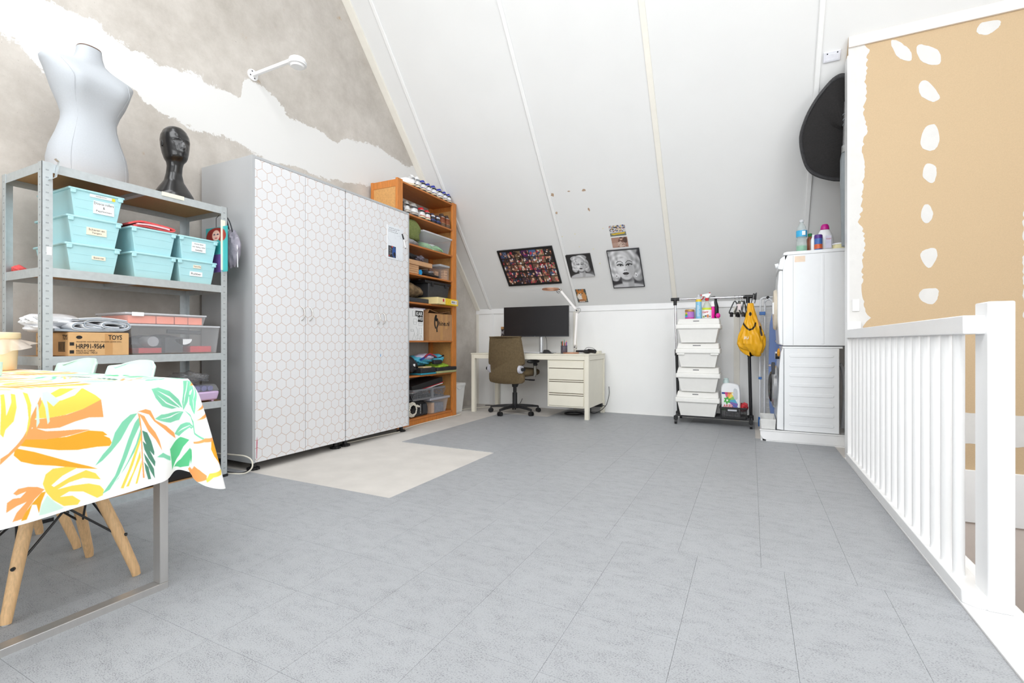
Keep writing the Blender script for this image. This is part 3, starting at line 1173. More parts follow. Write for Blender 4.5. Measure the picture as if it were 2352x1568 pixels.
m_clear = M('clear_plastic', (244, 246, 249), 0.12, alpha=0.12, var=0.01)
m_clearw = M('milky_plastic_lid', (240, 242, 247), 0.3, alpha=0.6, var=0.01)
x0, x1, y0, y1, z0, z1 = -3.5, -3.13, 1.455, 1.962, .825, 1.0
cb = thing('clear_storage_box', 'large clear plastic box full of brushes and red tools, third shelf', 'box', (-3.31, 1.71, z0))
obj('tub', B().shell(x0 + .012, x1 - .012, y0 + .015, y1 - .015, z0, x0, x1, y0, y1, z1 - .012, .003), m_clear, cb, bev=.006)
obj('lid', B().box(x0 - .003, x1 + .003, y0 - .003, y1 + .003, z1 - .012, z1), m_clearw, cb, bev=.004)
m_dk = M('charcoal_plastic', (52, 54, 60), 0.5, var=0.1)
m_redp = M('red_plastic', (205, 52, 62), 0.4, var=0.1)
for nm, bb, m_ in [('brush', B().box(-3.2, -3.16, 1.65, 1.75, .832, .925), m_dk), ('brush_handle', B().cyl((-3.2, 1.68, .962), (-3.17, 1.86, .955), .013), m_dk),
                   ('red_box', B().box(-3.45, -3.17, 1.80, 1.93, .832, .87), m_redp), ('red_tray', B().box(-3.42, -3.18, 1.52, 1.64, .832, .862), m_redp),
                   ('bundle', B().blob((-3.34, 1.68, .885), (.13, .2, .055), 4, .15, flat=.83), M('dark_mixed_tools', (86, 88, 98), .6, var=.4, scale=40)),
                   ('white_comb', B().prism([(1.755 + .05 * math.cos(a * .35), .915 - .035 * math.sin(a * .35)) for a in range(10)], 'x', -3.17, -3.16), m_bedw),
                   ('roll', B().cyl((-3.25, 1.58, .90), (-3.15, 1.58, .90), .03), M('grey_tape_roll', (150, 150, 155), .5))]:
    obj(nm, bb, m_, cb, smooth=40)
z0 = 1.0005
ob_ = thing('organiser_box', 'shallow clear organiser with peach coloured contents, on the large clear box', 'box', (-3.3, 1.66, z0))
obj('tub', B().shell(-3.47, -3.16, 1.452, 1.872, z0, -3.48, -3.15, 1.44, 1.886, z0 + .055, .0025), m_clear, ob_, bev=.003)
obj('lid', B().box(-3.483, -3.147, 1.437, 1.889, z0 + .055, z0 + .066), m_clearw, ob_, bev=.003)
m_peach = M('peach_sponge', (250, 150, 122), 0.7, var=0.04)
for a, c in ((1.458, 1.60), (1.605, 1.70), (1.706, 1.78), (1.785, 1.868)):
    obj('insert', B().box(-3.46, -3.162, a, c, z0 + .004, z0 + .05), m_peach, ob_, bev=.003)
obj('latch', B().box(-3.15, -3.143, 1.47, 1.53, z0 + .045, z0 + .068), m_label, ob_, bev=.002)

# ---------------------------------------------------------------- fourth shelf
m_lil = M('lilac_plastic', (205, 180, 214), 0.35, var=0.02)
z0 = .5105
lc = thing('roller_case', 'lilac hair roller case with clear lid on the fourth shelf', 'case', (-3.25, 1.87, z0))
obj('base', B().tap(-3.42, -3.14, 1.78, 1.955, z0 + .008, -3.43, -3.13, 1.77, 1.965, z0 + .066), m_lil, lc, bev=.012, seg=3)
obj('cover', B().tap(-3.43, -3.13, 1.77, 1.965, z0 + .067, -3.41, -3.15, 1.785, 1.95, z0 + .112), m_clear, lc, bev=.008)
for i in range(4):
    obj('roller', B().cyl((-3.40, 1.80 + i * .04, z0 + .085), (-3.16, 1.80 + i * .04, z0 + .085), .017), M('indigo_roller', (92, 92, 140), .5, var=.2, scale=80), lc, smooth=40)
for yy in (1.80, 1.92):
    obj('foot', B().box(-3.18, -3.15, yy, yy + .015, z0, z0 + .01), m_lil, lc)
m_bagc = M('crumpled_clear_film', (190, 192, 196), 0.25, alpha=0.4, var=0.25, scale=40, bump=0.8)
tag(obj('plastic_bag', B().blob((-3.3, 1.86, .664), (.13, .11, .038), 9, .28, n=40, m=24, flat=.6235, freq=5), m_bagc, smooth=30), 'crumpled clear plastic bag on the lilac case', 'bag')
z0 = .5105
pb = thing('craft_box', 'flat clear craft box with pink wire, behind the table corner', 'box', (-3.3, 1.58, z0))
obj('tub', B().shell(-3.48, -3.15, 1.44, 1.72, z0, -3.48, -3.15, 1.44, 1.72, z0 + .11, .003), m_clear, pb, bev=.004)
obj('lid', B().box(-3.482, -3.148, 1.438, 1.722, z0 + .11, z0 + .122), m_clearw, pb, bev=.003)
obj('pink_wire', B().tube(smooth_path([(-3.2, 1.55, z0 + .125), (-3.19, 1.62, z0 + .14), (-3.18, 1.67, z0 + .16), (-3.19, 1.70, z0 + .135)], 6), .002), M('pink_wire', (240, 150, 180), .5), pb)
# dark items on the bottom shelf
tag(obj('black_crate', B().shell(-3.5, -3.16, 1.3, 1.9, .0475, -3.52, -3.14, 1.28, 1.92, .27, .006), M('black_crate_plastic', (30, 31, 34), .5), bev=.006), 'black plastic crate on the lowest shelf board', 'crate')
tag(obj('dark_bag', B().blob((-3.36, 1.7, .34), (.12, .2, .115), 31, .12, flat=.065), M('dark_grey_bag', (58, 58, 62), .7, var=.2, bump=.3), smooth=40), 'dark grey bag in the black crate on the lowest shelf', 'bag')

# ---------------------------------------------------------------- things hanging inside the unit on the right
dp = thing('doll_package', 'hanging doll blister card with red-haired face, behind the right bins', 'package', (-3.19, 1.955, 1.34))
cv = Cv(60, 90, (70, 180, 182), 1)
cv.ell(.48, .86, .42, .13, (150, 42, 34)).ell(.22, .80, .20, .12, (140, 38, 30)).ell(.74, .80, .20, .12, (160, 50, 40))
cv.ell(.48, .82, .18, .115, (238, 196, 178)).ell(.40, .84, .05, .016, (60, 60, 90)).ell(.56, .84, .05, .016, (60, 60, 90)).ell(.48, .76, .06, .014, (190, 60, 80))
cv.poly([(.2, 0), (.8, 0), (.7, .4), (.3, .4)], (120, 90, 160))
obj('card', B().box(-3.30, -3.07, 1.975, 1.978, 1.36, 1.66), M('teal_card', (58, 168, 170), .6), dp)
painted('card_print', cv, (-3.30, 1.9745, 1.36), (1, 0, 0), (0, 0, 1), .23, .30, dp, .45)
obj('hook', B().tube([(-3.19, 1.976, 1.66), (-3.19, 1.976, 1.72), (-3.19, 1.995, 1.745)], .002), m_black, dp)
m_gbag = M('grey_nylon', (150, 146, 158), 0.6, var=0.15, scale=30, bump=0.3)
gb = thing('drawstring_bag', 'grey drawstring bag hanging on the right end of the shelving', 'bag', (-3.14, 2.05, 1.4))
obj('sack', B().blob((-3.16, 2.062, 1.53), (.075, .042, .13), 12, .10, freq=4), m_gbag, gb, smooth=40)
obj('strap', B().tube(smooth_path([(-3.13, 2.055, 1.62), (-3.13, 2.03, 1.70), (-3.15, 2.02, 1.73), (-3.17, 2.05, 1.66)], 6), .004), m_dk, gb, smooth=40)
obj('cord', B().tube(smooth_path([(-3.10, 2.06, 1.60), (-3.088, 2.055, 1.5), (-3.092, 2.06, 1.40)], 6), .003), m_bedw, gb, smooth=40)

# ================================================================== MANNEQUIN TORSO
m_mann = M('white_jersey', (182, 186, 191), 0.8, var=0.02, scale=150)


def se_ring(cx, cy, z, rw, rf, rb, rot, n=40, p=2.3):
    """ring: half width rw, front depth rf, back depth rb; front looks along +x before rotation"""
    out = []
    for i in range(n):
        a = 2 * math.pi * i / n
        c, s = math.cos(a), math.sin(a)
        x = (rf if c > 0 else rb) * math.copysign(abs(c) ** (2 / p), c)
        y = rw * math.copysign(abs(s) ** (2 / p), s)
        out.append((cx + x * math.cos(rot) - y * math.sin(rot), cy + x * math.sin(rot) + y * math.cos(rot), z))
    return out


tz = 1.785
mt = thing('mannequin_torso', 'white fabric dressmaker torso standing on the shelving unit', 'mannequin', (-3.345, 1.36, tz))
ROT = R(5)
prof = [(0, .172, .125, .13), (.05, .182, .128, .140), (.11, .183, .126, .142), (.18, .172, .118, .130), (.26, .145, .100, .105), (.33, .126, .092, .088), (.37, .124, .094, .084),
        (.42, .140, .102, .09), (.48, .166, .122, .098), (.535, .184, .135, .104), (.58, .200, .122, .106), (.61, .214, .098, .104), (.628, .220, .080, .096), (.640, .214, .07, .088),
        (.650, .185, .062, .082), (.660, .145, .056, .076), (.672, .105, .054, .068), (.69, .072, .052, .060), (.73, .058, .05, .055), (.765, .054, .048, .051)]
b = B()
rings = []
for (z, w, f_, bk) in prof:
    rg = se_ring(-3.355, 1.352 + .006, tz + z, w, f_, bk, ROT)
    if .40 < z < .62:
        k = math.exp(-((z - .525) / .055) ** 2)
        rg2 = []
        for i, p in enumerate(rg):
            a = 2 * math.pi * i / 40
            bumpv = .030 * k * (math.exp(-((a - .62) / .33) ** 2) + math.exp(-((a - 2 * math.pi + .62) / .33) ** 2))
            rg2.append((p[0] + bumpv * math.cos(ROT), p[1] + bumpv * math.sin(ROT), p[2]))
        rg = rg2
    rings.append(rg)
b.loft(rings, True)
obj('body', b, m_mann, mt, smooth=60)
cp = B().loft([se_ring(-3.355, 1.358, tz + .765, .0545, .0485, .0515, ROT), se_ring(-3.355, 1.358, tz + .772, .052, .046, .049, ROT)], True)
obj('neck_cap', cp, M('dark_neck_cap', (92, 66, 52), .5), mt)
for sg in (-1, 1):
    sp = []
    for z, w, f_, bk in prof[:13]:
        a = .75 * sg
        x = f_ * abs(math.cos(a)) ** .87
        y = w * sg * abs(math.sin(a)) ** .87
        k = math.exp(-((z - .525) / .055) ** 2) * .030 * math.exp(-((.75 - .62) / .33) ** 2) if z > .4 else 0
        x += k
        sp.append((-3.355 + x * math.cos(ROT) - y * math.sin(ROT), 1.358 + x * math.sin(ROT) + y * math.cos(ROT), tz + z))
    obj('seam', B().tube(smooth_path(sp, 4), .0011, n=5), m_mann, mt)

# ================================================================== BLACK MANNEQUIN HEAD
m_headb = M('black_glossy_plastic', (22, 21, 22), 0.28, var=0.05, coat=0.3)
hz = 1.785
hd = thing('display_bust', 'glossy black female display head with long neck on the shelving unit', 'mannequin', (-3.345, 1.81, hz))
HR = R(2)
NA, NZ = 72, 72


def head_pt(i, j):
    t = j / NZ
    a = 2 * math.pi * i / NA
    z = .505 * t
    P = [(0, .105, .10, .10), (.02, .112, .108, .108), (.06, .108, .10, .105), (.10, .085, .075, .09), (.15, .054, .046, .060), (.20, .043, .040, .050), (.245, .042, .041, .050),
         (.27, .046, .047, .056), (.288, .058, .070, .066), (.30, .061, .081, .074), (.33, .068, .084, .088), (.37, .074, .084, .098), (.41, .077, .084, .102), (.44, .074, .078, .098), (.47, .062, .062, .082), (.49, .044, .044, .058), (.505, .004, .004, .004)]
    for q in range(len(P) - 1):
        if P[q][0] <= z <= P[q + 1][0] + 1e-9:
            f_ = (z - P[q][0]) / (P[q + 1][0] - P[q][0])
            w, fr, bk = [P[q][k] + (P[q + 1][k] - P[q][k]) * f_ for k in (1, 2, 3)]
            break
    c, s = math.cos(a), math.sin(a)
    x = (fr if c > 0 else bk) * c
    y = w * s
    if c > 0 and .285 < z < .47:
        yy = y
        g = lambda cy, cz, sy, szz: math.exp(-((yy - cy) / sy) ** 2 - ((z - cz) / szz) ** 2)
        x += .020 * g(0, .352, .010, .013) + .012 * g(0, .372, .007, .02)            # nose
        x -= .011 * (g(.029, .388, .017, .011) + g(-.029, .388, .017, .011))          # eye sockets
        x += .006 * (g(.029, .386, .013, .006) + g(-.029, .386, .013, .006))          # lids
        x += .005 * (g(.028, .405, .022, .006) + g(-.028, .405, .022, .006))          # brows
        x += .008 * g(0, .329, .018, .0045) + .009 * g(0, .319, .015, .0045)          # lips
        x += .006 * g(0, .297, .018, .012)                                            # chin
        x -= .004 * g(0, .310, .016, .005)
    off = .012 * math.sin(min(1, max(0, (z - .2) / .12)) * math.pi / 2)
    x += off
    return (-3.345 + x * math.cos(HR) - y * math.sin(HR), 1.80 + x * math.sin(HR) + y * math.cos(HR), hz + z)


b = B()
b.loft([[head_pt(i, j) for i in range(NA)] for j in range(NZ + 1)], True)
obj('bust', b, m_headb, hd, smooth=60)
# ears
for sg in (-1, 1):
    eb = B().blob((0, 0, 0), (.012, .005, .022), 2, .05, n=16, m=10)
    y = .074 * sg
    x = -.002
    eb.xf(Matrix.Translation((-3.345 + x * math.cos(HR) - y * math.sin(HR), 1.80 + x * math.sin(HR) + y * math.cos(HR), hz + .375)) @ Matrix.Rotation(HR, 4, 'Z'))
    obj('ear', eb, m_headb, hd, smooth=60)

# ================================================================== WALL ARM WITH DETECTOR
wy = 2.574
wx = gx(wy)
wa = thing('wall_arm_detector', 'white round detector on a short arm fixed to the concrete wall', 'detector', (wx, wy, 3.09))
fb = B().lathe([(.045, 0), (.045, .008), (.036, .012)], n=28)
fb.xf(Matrix.Translation((wx, wy, 3.092)) @ Matrix.Rotation(R(90), 4, 'Y'))
fl_ = obj('flange', fb, m_paintw, wa, smooth=40)
for a in range(4):
    q = Vector((wx + .012, wy + .028 * math.cos(a * 1.57 + .4), 3.092 + .028 * math.sin(a * 1.57 + .4)))
    obj('screw_hole', B().cyl(q, q + Vector((.0015, 0, 0)), .006, n=10), m_dk, fl_)
obj('arm', B().box(wx + .01, -3.19, wy - .012, wy + .012, 3.078, 3.104), m_paintw, wa, bev=.003)
hb = B().lathe([(.02, -.035), (.045, -.034), (.052, -.022), (.066, -.018), (.068, .004), (.062, .012), (.06, .026), (.05, .034), (.02, .037)], (-3.155, wy + .012, 3.065), n=36)
det = obj('detector', hb, m_paintw, wa, smooth=40)
obj('ring', B().lathe([(.0685, -.008), (.0695, -.005), (.0685, -.002)], (-3.155, wy + .012, 3.065), n=36), m_clearw, det)

# ================================================================== TABLE, CLOTH, CHAIRS
m_steel = M('brushed_steel', (198, 196, 194), 0.32, 0.75, var=0.03, scale=60, stretch=(1, 1, .1))
m_top = M('table_board', (225, 220, 210), 0.5)
tb = thing('dining_table', 'long table on brushed steel loop legs under the leaf-print cloth', 'table', (-2.6, .62, 0))
TX1, TX0, TY0, TY1, TZ = -1.875, -3.30, .16, 1.045, .755
obj('table_top', B().box(TX0, TX1, TY0, TY1, TZ - .03, TZ), m_top, tb, bev=.003)
for xx in (-1.90, -3.20):
    b = B()
    y0, y1 = .205, 1.003
    b.box(xx - .045, xx, y0, y1, .0, .028)
    b.box(xx - .045, xx, y1 - .028, y1, .028, TZ - .06)
    b.box(xx - .045, xx, y0, y0 + .028, .028, TZ - .06)
    b.box(xx - .045, xx, y0, y1, TZ - .06, TZ - .03)
    obj('loop_leg', b, m_steel, tb, bev=.002)

CX, CYY, CZ = -1.868, 1.052, .762
CORN = .20
def sstep(a, b, x):
    t = max(0., min(1., (x - a) / (b - a))); return t * t * (3 - 2 * t)
def cloth(s, d):
    """hanging part of the cloth: s runs along the edge (0 at the corner), d from edge (0) to hem (1)"""
    if s < 0:
        T = (CX, CYY + s); N = (1., 0.)
        fold = .012 * math.sin(s * 9 + .5) + .006 * math.sin(s * 23)
        o = .012 + fold * .8
        h = .385 + .02 * sstep(-.45, -.06, s)
        dip = math.exp(-((s + .03) / .035) ** 2)
        o -= .035 * dip; h += .025 * dip
    elif s < CORN:
        a = s / CORN
        th = a * math.pi / 2
        T = (CX, CYY); N = (math.cos(th), math.sin(th))
        o = .012 + .10 * math.sin(math.pi * min(1, max(0, a * 1.08))) ** 1.2
        h = .41 - .065 * math.sin(math.pi * a) ** .7
    else:
        x = s - CORN
        T = (CX - x, CYY); N = (0., 1.)
        k = sstep(.02, .10, x)
        o = .012 - .004 * k
        h = .41 + .25 * k
    e = d ** .8 if s >= 0 and s < CORN else d
    z = CZ - (CZ - h) * d
    rr = .012 * math.sin(min(1, d * 6) * math.pi / 2)
    return (T[0] + N[0] * (o * e + rr), T[1] + N[1] * (o * e + rr), z - .0)
PRINTS = [
    ('Y', [(-0.435,0.224),(-0.422,0.123),(-0.405,0.064),(-0.368,0.009),(-0.312,0.023),(-0.283,0.087),(-0.27,0.128),(-0.316,0.192),(-0.36,0.224),(-0.398,0.233)]),
    ('W', [(-0.401,0.096),(-0.368,0.068),(-0.336,0.023),(-0.315,0.018),(-0.335,0.073),(-0.368,0.105)]),
    ('O', [(-0.44,0.233),(-0.398,0.233),(-0.356,0.224),(-0.316,0.192),(-0.27,0.128),(-0.264,0.283),(-0.301,0.269),(-0.336,0.288),(-0.373,0.32),(-0.405,0.315),(-0.433,0.297),(-0.44,0.274)]),
    ('O', [(-0.448,0.333),(-0.433,0.292),(-0.405,0.333),(-0.367,0.347),(-0.33,0.356),(-0.298,0.374),(-0.343,0.393),(-0.389,0.402),(-0.427,0.388),(-0.455,0.374)]),
    ('C', [(-0.467,0.411),(-0.451,0.374),(-0.405,0.397),(-0.356,0.402),(-0.302,0.379),(-0.266,0.406),(-0.254,0.443),(-0.264,0.443),(-0.248,0.475),(-0.243,0.516),(-0.248,0.543),(-0.28,0.53),(-0.33,0.525),(-0.376,0.498),(-0.43,0.447),(-0.458,0.42)]),
    ('C', [(-0.472,0.425),(-0.464,0.438),(-0.431,0.479),(-0.39,0.543),(-0.35,0.607),(-0.302,0.68),(-0.279,0.721),(-0.33,0.676),(-0.384,0.616),(-0.431,0.575),(-0.461,0.534),(-0.476,0.479)]),
    ('O', [(-0.503,0.489),(-0.487,0.461),(-0.469,0.406),(-0.455,0.352),(-0.443,0.283),(-0.437,0.201),(-0.414,0.059),(-0.413,0.105),(-0.43,0.237),(-0.441,0.338),(-0.46,0.411),(-0.484,0.479),(-0.504,0.534)]),
    ('Y', [(-0.497,0.027),(-0.489,0.023),(-0.489,0.123),(-0.489,0.183),(-0.477,0.087),(-0.476,0.023),(-0.467,0.032),(-0.467,0.128),(-0.474,0.228),(-0.491,0.283),(-0.496,0.338),(-0.502,0.311)]),
    ('Y', [(-0.451,0.018),(-0.441,0.032),(-0.436,0.119),(-0.44,0.265),(-0.45,0.356),(-0.443,0.219),(-0.445,0.114)]),
    ('N', [(-0.41,0.032),(-0.397,0.023),(-0.372,0.105),(-0.387,0.146),(-0.401,0.096),(-0.396,0.26),(-0.401,0.283),(-0.406,0.151),(-0.411,0.096)]),
    ('N', [(-0.425,0.1),(-0.421,0.123),(-0.419,0.26),(-0.426,0.297)]),
    ('Y', [(-0.414,0.735),(-0.407,0.667),(-0.39,0.635),(-0.357,0.644),(-0.33,0.671),(-0.367,0.708),(-0.394,0.763),(-0.388,0.781),(-0.35,0.735),(-0.309,0.708),(-0.285,0.753),(-0.272,0.817),(-0.316,0.767),(-0.351,0.776),(-0.38,0.808),(-0.343,0.808),(-0.302,0.826),(-0.274,0.868),(-0.264,0.913),(-0.267,0.959),(-0.281,0.968),(-0.316,0.881),(-0.351,0.849),(-0.374,0.872),(-0.343,0.89),(-0.323,0.95),(-0.33,0.977),(-0.364,0.954),(-0.391,0.877),(-0.407,0.804)]),
    ('O', [(-0.494,0.886),(-0.492,0.817),(-0.48,0.795),(-0.464,0.799),(-0.451,0.763),(-0.472,0.776),(-0.479,0.758),(-0.468,0.731),(-0.448,0.731),(-0.426,0.749),(-0.41,0.781),(-0.433,0.836),(-0.449,0.895),(-0.461,0.959),(-0.482,0.963),(-0.473,0.904),(-0.451,0.84),(-0.472,0.854)]),
    ('C', [(-0.407,0.799),(-0.418,0.872),(-0.424,0.95),(-0.429,0.881),(-0.439,0.872),(-0.446,0.932),(-0.452,0.973),(-0.464,0.973),(-0.455,0.922),(-0.439,0.863),(-0.417,0.799)]),
    ('N', [(-0.418,0.895),(-0.404,0.831),(-0.385,0.904),(-0.364,0.968),(-0.378,0.973),(-0.408,0.973),(-0.424,0.968)]),
    ('G', [(-0.286,0.689),(-0.267,0.607),(-0.245,0.539),(-0.234,0.434),(-0.214,0.347),(-0.19,0.292),(-0.17,0.288),(-0.194,0.379),(-0.218,0.507),(-0.245,0.598),(-0.267,0.658)]),
    ('G', [(-0.268,0.945),(-0.235,0.817),(-0.215,0.671),(-0.199,0.53),(-0.178,0.374),(-0.166,0.329),(-0.162,0.397),(-0.183,0.525),(-0.203,0.68),(-0.223,0.813),(-0.249,0.927),(-0.289,0.968)]),
    ('G', [(-0.26,0.941),(-0.226,0.849),(-0.2,0.721),(-0.175,0.571),(-0.16,0.425),(-0.158,0.489),(-0.18,0.644),(-0.208,0.776),(-0.239,0.886)]),
    ('Y', [(-0.22,0.941),(-0.196,0.785),(-0.167,0.548),(-0.159,0.475),(-0.158,0.53),(-0.184,0.758),(-0.212,0.95)]),
    ('Y', [(-0.205,0.941),(-0.184,0.822),(-0.163,0.644),(-0.161,0.708),(-0.185,0.858),(-0.197,0.945)]),
    ('Y', [(-0.178,0.941),(-0.168,0.836),(-0.159,0.735),(-0.158,0.79),(-0.172,0.941)]),
    ('O', [(-0.17,0.274),(-0.162,0.32),(-0.157,0.452),(-0.155,0.712),(-0.15,0.909),(-0.155,0.904),(-0.158,0.712),(-0.161,0.447),(-0.166,0.329)]),
    ('O', [(-0.17,0.274),(-0.145,0.26),(-0.13,0.279),(-0.115,0.379),(-0.079,0.457),(-0.048,0.566),(-0.041,0.639),(-0.089,0.475),(-0.119,0.388),(-0.135,0.315),(-0.162,0.279)]),
    ('O', [(-0.166,0.292),(-0.149,0.324),(-0.135,0.411),(-0.115,0.498),(-0.102,0.589),(-0.094,0.689),(-0.115,0.566),(-0.137,0.475),(-0.15,0.388)]),
    ('D', [(-0.156,0.457),(-0.141,0.484),(-0.129,0.571),(-0.119,0.685),(-0.12,0.717),(-0.137,0.648),(-0.15,0.548)]),
    ('D', [(-0.155,0.557),(-0.142,0.603),(-0.125,0.721),(-0.116,0.781),(-0.118,0.826),(-0.138,0.726),(-0.15,0.639)]),
    ('D', [(-0.152,0.671),(-0.138,0.74),(-0.121,0.845),(-0.118,0.941),(-0.131,0.863),(-0.147,0.744)]),
    ('D', [(-0.151,0.758),(-0.138,0.817),(-0.13,0.936),(-0.139,0.932),(-0.147,0.84)]),
    ('G', [(-0.125,0.073),(-0.103,0.064),(-0.068,0.11),(-0.035,0.219),(-0.022,0.311),(-0.059,0.301),(-0.093,0.251),(-0.114,0.164)]),
    ('W', [(-0.109,0.091),(-0.069,0.164),(-0.024,0.315),(-0.027,0.315),(-0.072,0.178)]),
    ('W', [(-0.112,0.123),(-0.079,0.219),(-0.028,0.32),(-0.033,0.32),(-0.081,0.228)]),
    ('G', [(-0.018,0.018),(0.105,0.023),(0.0,0.128),(-0.007,0.251),(-0.019,0.342),(-0.024,0.251),(-0.021,0.128)]),
    ('W', [(-0.005,0.027),(-0.003,0.027),(-0.014,0.174),(-0.019,0.311),(-0.017,0.174)]),
    ('G', [(0.061,0.037),(0.079,0.087),(0.042,0.215),(0.024,0.342),(-0.001,0.279),(-0.003,0.174)]),
    ('W', [(0.059,0.059),(0.074,0.059),(0.026,0.196),(0.023,0.315),(0.021,0.21)]),
    ('G', [(-0.117,0.365),(-0.097,0.333),(-0.059,0.338),(-0.018,0.356),(-0.031,0.447),(-0.064,0.438),(-0.097,0.397)]),
    ('W', [(-0.106,0.374),(-0.064,0.37),(-0.022,0.361),(-0.061,0.384)]),
    ('G', [(-0.046,0.584),(-0.026,0.498),(-0.01,0.47),(0.018,0.461),(-0.01,0.553),(-0.029,0.626)]),
    ('W', [(-0.037,0.589),(-0.018,0.534),(0.013,0.466),(-0.016,0.543)]),
    ('G', [(-0.019,0.329),(-0.015,0.342),(0.017,0.416),(0.02,0.521),(0.054,0.548),(0.045,0.562),(0.016,0.539),(0.011,0.438)]),
    ('G', [(-0.111,0.74),(-0.091,0.712),(-0.062,0.79),(-0.061,0.836),(-0.089,0.763)]),
    ('P', [(-0.065,0.712),(-0.025,0.635),(-0.001,0.653),(-0.016,0.74),(-0.026,0.836),(-0.052,0.959),(-0.057,0.845)]),
    ('P', [(-0.043,0.945),(-0.022,0.881),(0.002,0.726),(0.003,0.795),(-0.002,0.936),(-0.022,0.973)]),
    ('O', [(0.003,0.068),(0.103,0.023),(0.105,0.055)]),
    ('O', [(0.032,0.311),(0.059,0.265),(0.102,0.224),(0.1,0.256),(0.048,0.292)]),
    ('O', [(0.028,0.397),(0.064,0.338),(0.102,0.306),(0.1,0.338),(0.046,0.379)]),
    ('O', [(0.012,0.621),(0.055,0.543),(0.101,0.53),(0.102,0.557),(0.048,0.584),(0.012,0.639)]),
    ('C', [(0.076,0.571),(0.101,0.548),(0.101,0.653),(0.1,0.808),(0.101,0.804),(0.074,0.703),(0.067,0.639)]),
    ('O', [(-0.004,0.968),(0.011,0.863),(0.026,0.868),(0.042,0.895),(0.04,0.936),(0.018,1.0),(0.005,1.0),(0.0,1.0)]),
    ('Y', [(0.039,0.936),(0.049,0.868),(0.101,0.813),(0.088,0.868),(0.057,0.9),(0.04,0.963)]),
    ('G', [(0.003,1.0),(0.015,1.0),(0.036,0.995),(0.027,1.0),(0.013,1.0)]),
]

PCOL = {'Y': (253, 220, 90), 'O': (250, 168, 98), 'C': (240, 172, 44), 'G': (132, 212, 174), 'D': (84, 140, 116), 'N': (212, 240, 226), 'P': (96, 200, 140), 'W': (252, 252, 250)}


def print_cols(S, D):
    out = np.zeros(S.shape + (3,))
    ds, dd_ = .0011, .0036
    for i in range(3):
        for j in range(3):
            c = np.zeros(S.shape + (3,))
            c[:] = (250, 250, 249)
            for k_, P in PRINTS:
                c[inpoly(S + (i - 1) * ds * .45, D + (j - 1) * dd_ * .45, P)] = PCOL[k_]
            out += c / 9.0
    return out


tc = thing('tablecloth', 'white tablecloth printed with orange, yellow and green leaves', 'tablecloth', (-2.6, .62, .758))
# hanging part
ND = 280
SS = np.concatenate([np.linspace(-.90, -.56, 90)[:-1], np.linspace(-.56, .12, 680)[:-1], np.linspace(.12, 1.20, 150)])
NS = len(SS) - 1
DD = np.linspace(0, 1, ND + 1)
b = B()
b.grid(lambda u, v: cloth(float(SS[int(round(u * NS))]), v), NS, ND)
dr = obj('drop', b, paintmat(.85, 'printed_cotton'), tc, smooth=80)
gs, gd = np.meshgrid(SS, DD)
sw = np.where(gs < -.62, -.62 + (-.62 - gs), gs)
set_cols(dr.data, print_cols(sw, gd))
# flat top; the same repeat of leaves continues on it
NX, NYY = 300, 200
TXA, TXB, TYA, TYB = -3.30, CX, CYY - .90, CYY
b = B()
b.grid(lambda u, v: (TXA + (TXB - TXA) * u, TYA + (TYB - TYA) * v, CZ), NX, NYY)
tp = obj('top', b, paintmat(.85, 'printed_cotton'), tc)
gx_, gy_ = np.meshgrid(np.linspace(TXA, TXB, NX + 1), np.linspace(TYA, TYB, NYY + 1))
dd = np.mod((TXB - gx_) / .36, 2.0)
dd = np.where(dd > 1, 2 - dd, dd)
ss = -np.mod(CYY - gy_ + .25 * np.floor((TXB - gx_) / .72), .62)
set_cols(tp.data, print_cols(ss, dd))
mds = tp.modifiers.new('thickness', 'SOLIDIFY')
mds.thickness = .0015
mds = dr.modifiers.new('thickness', 'SOLIDIFY')
mds.thickness = .0012

# ---------------------------------------------------------------- shell chairs
m_mint = M('mint_plastic', (212, 240, 228), 0.4, var=0.02)
m_beech = M('beech_wood', (226, 186, 138), 0.5, var=0.12, scale=30, stretch=(6, 6, .6))
m_wire = M('black_wire', (34, 34, 36), 0.4)


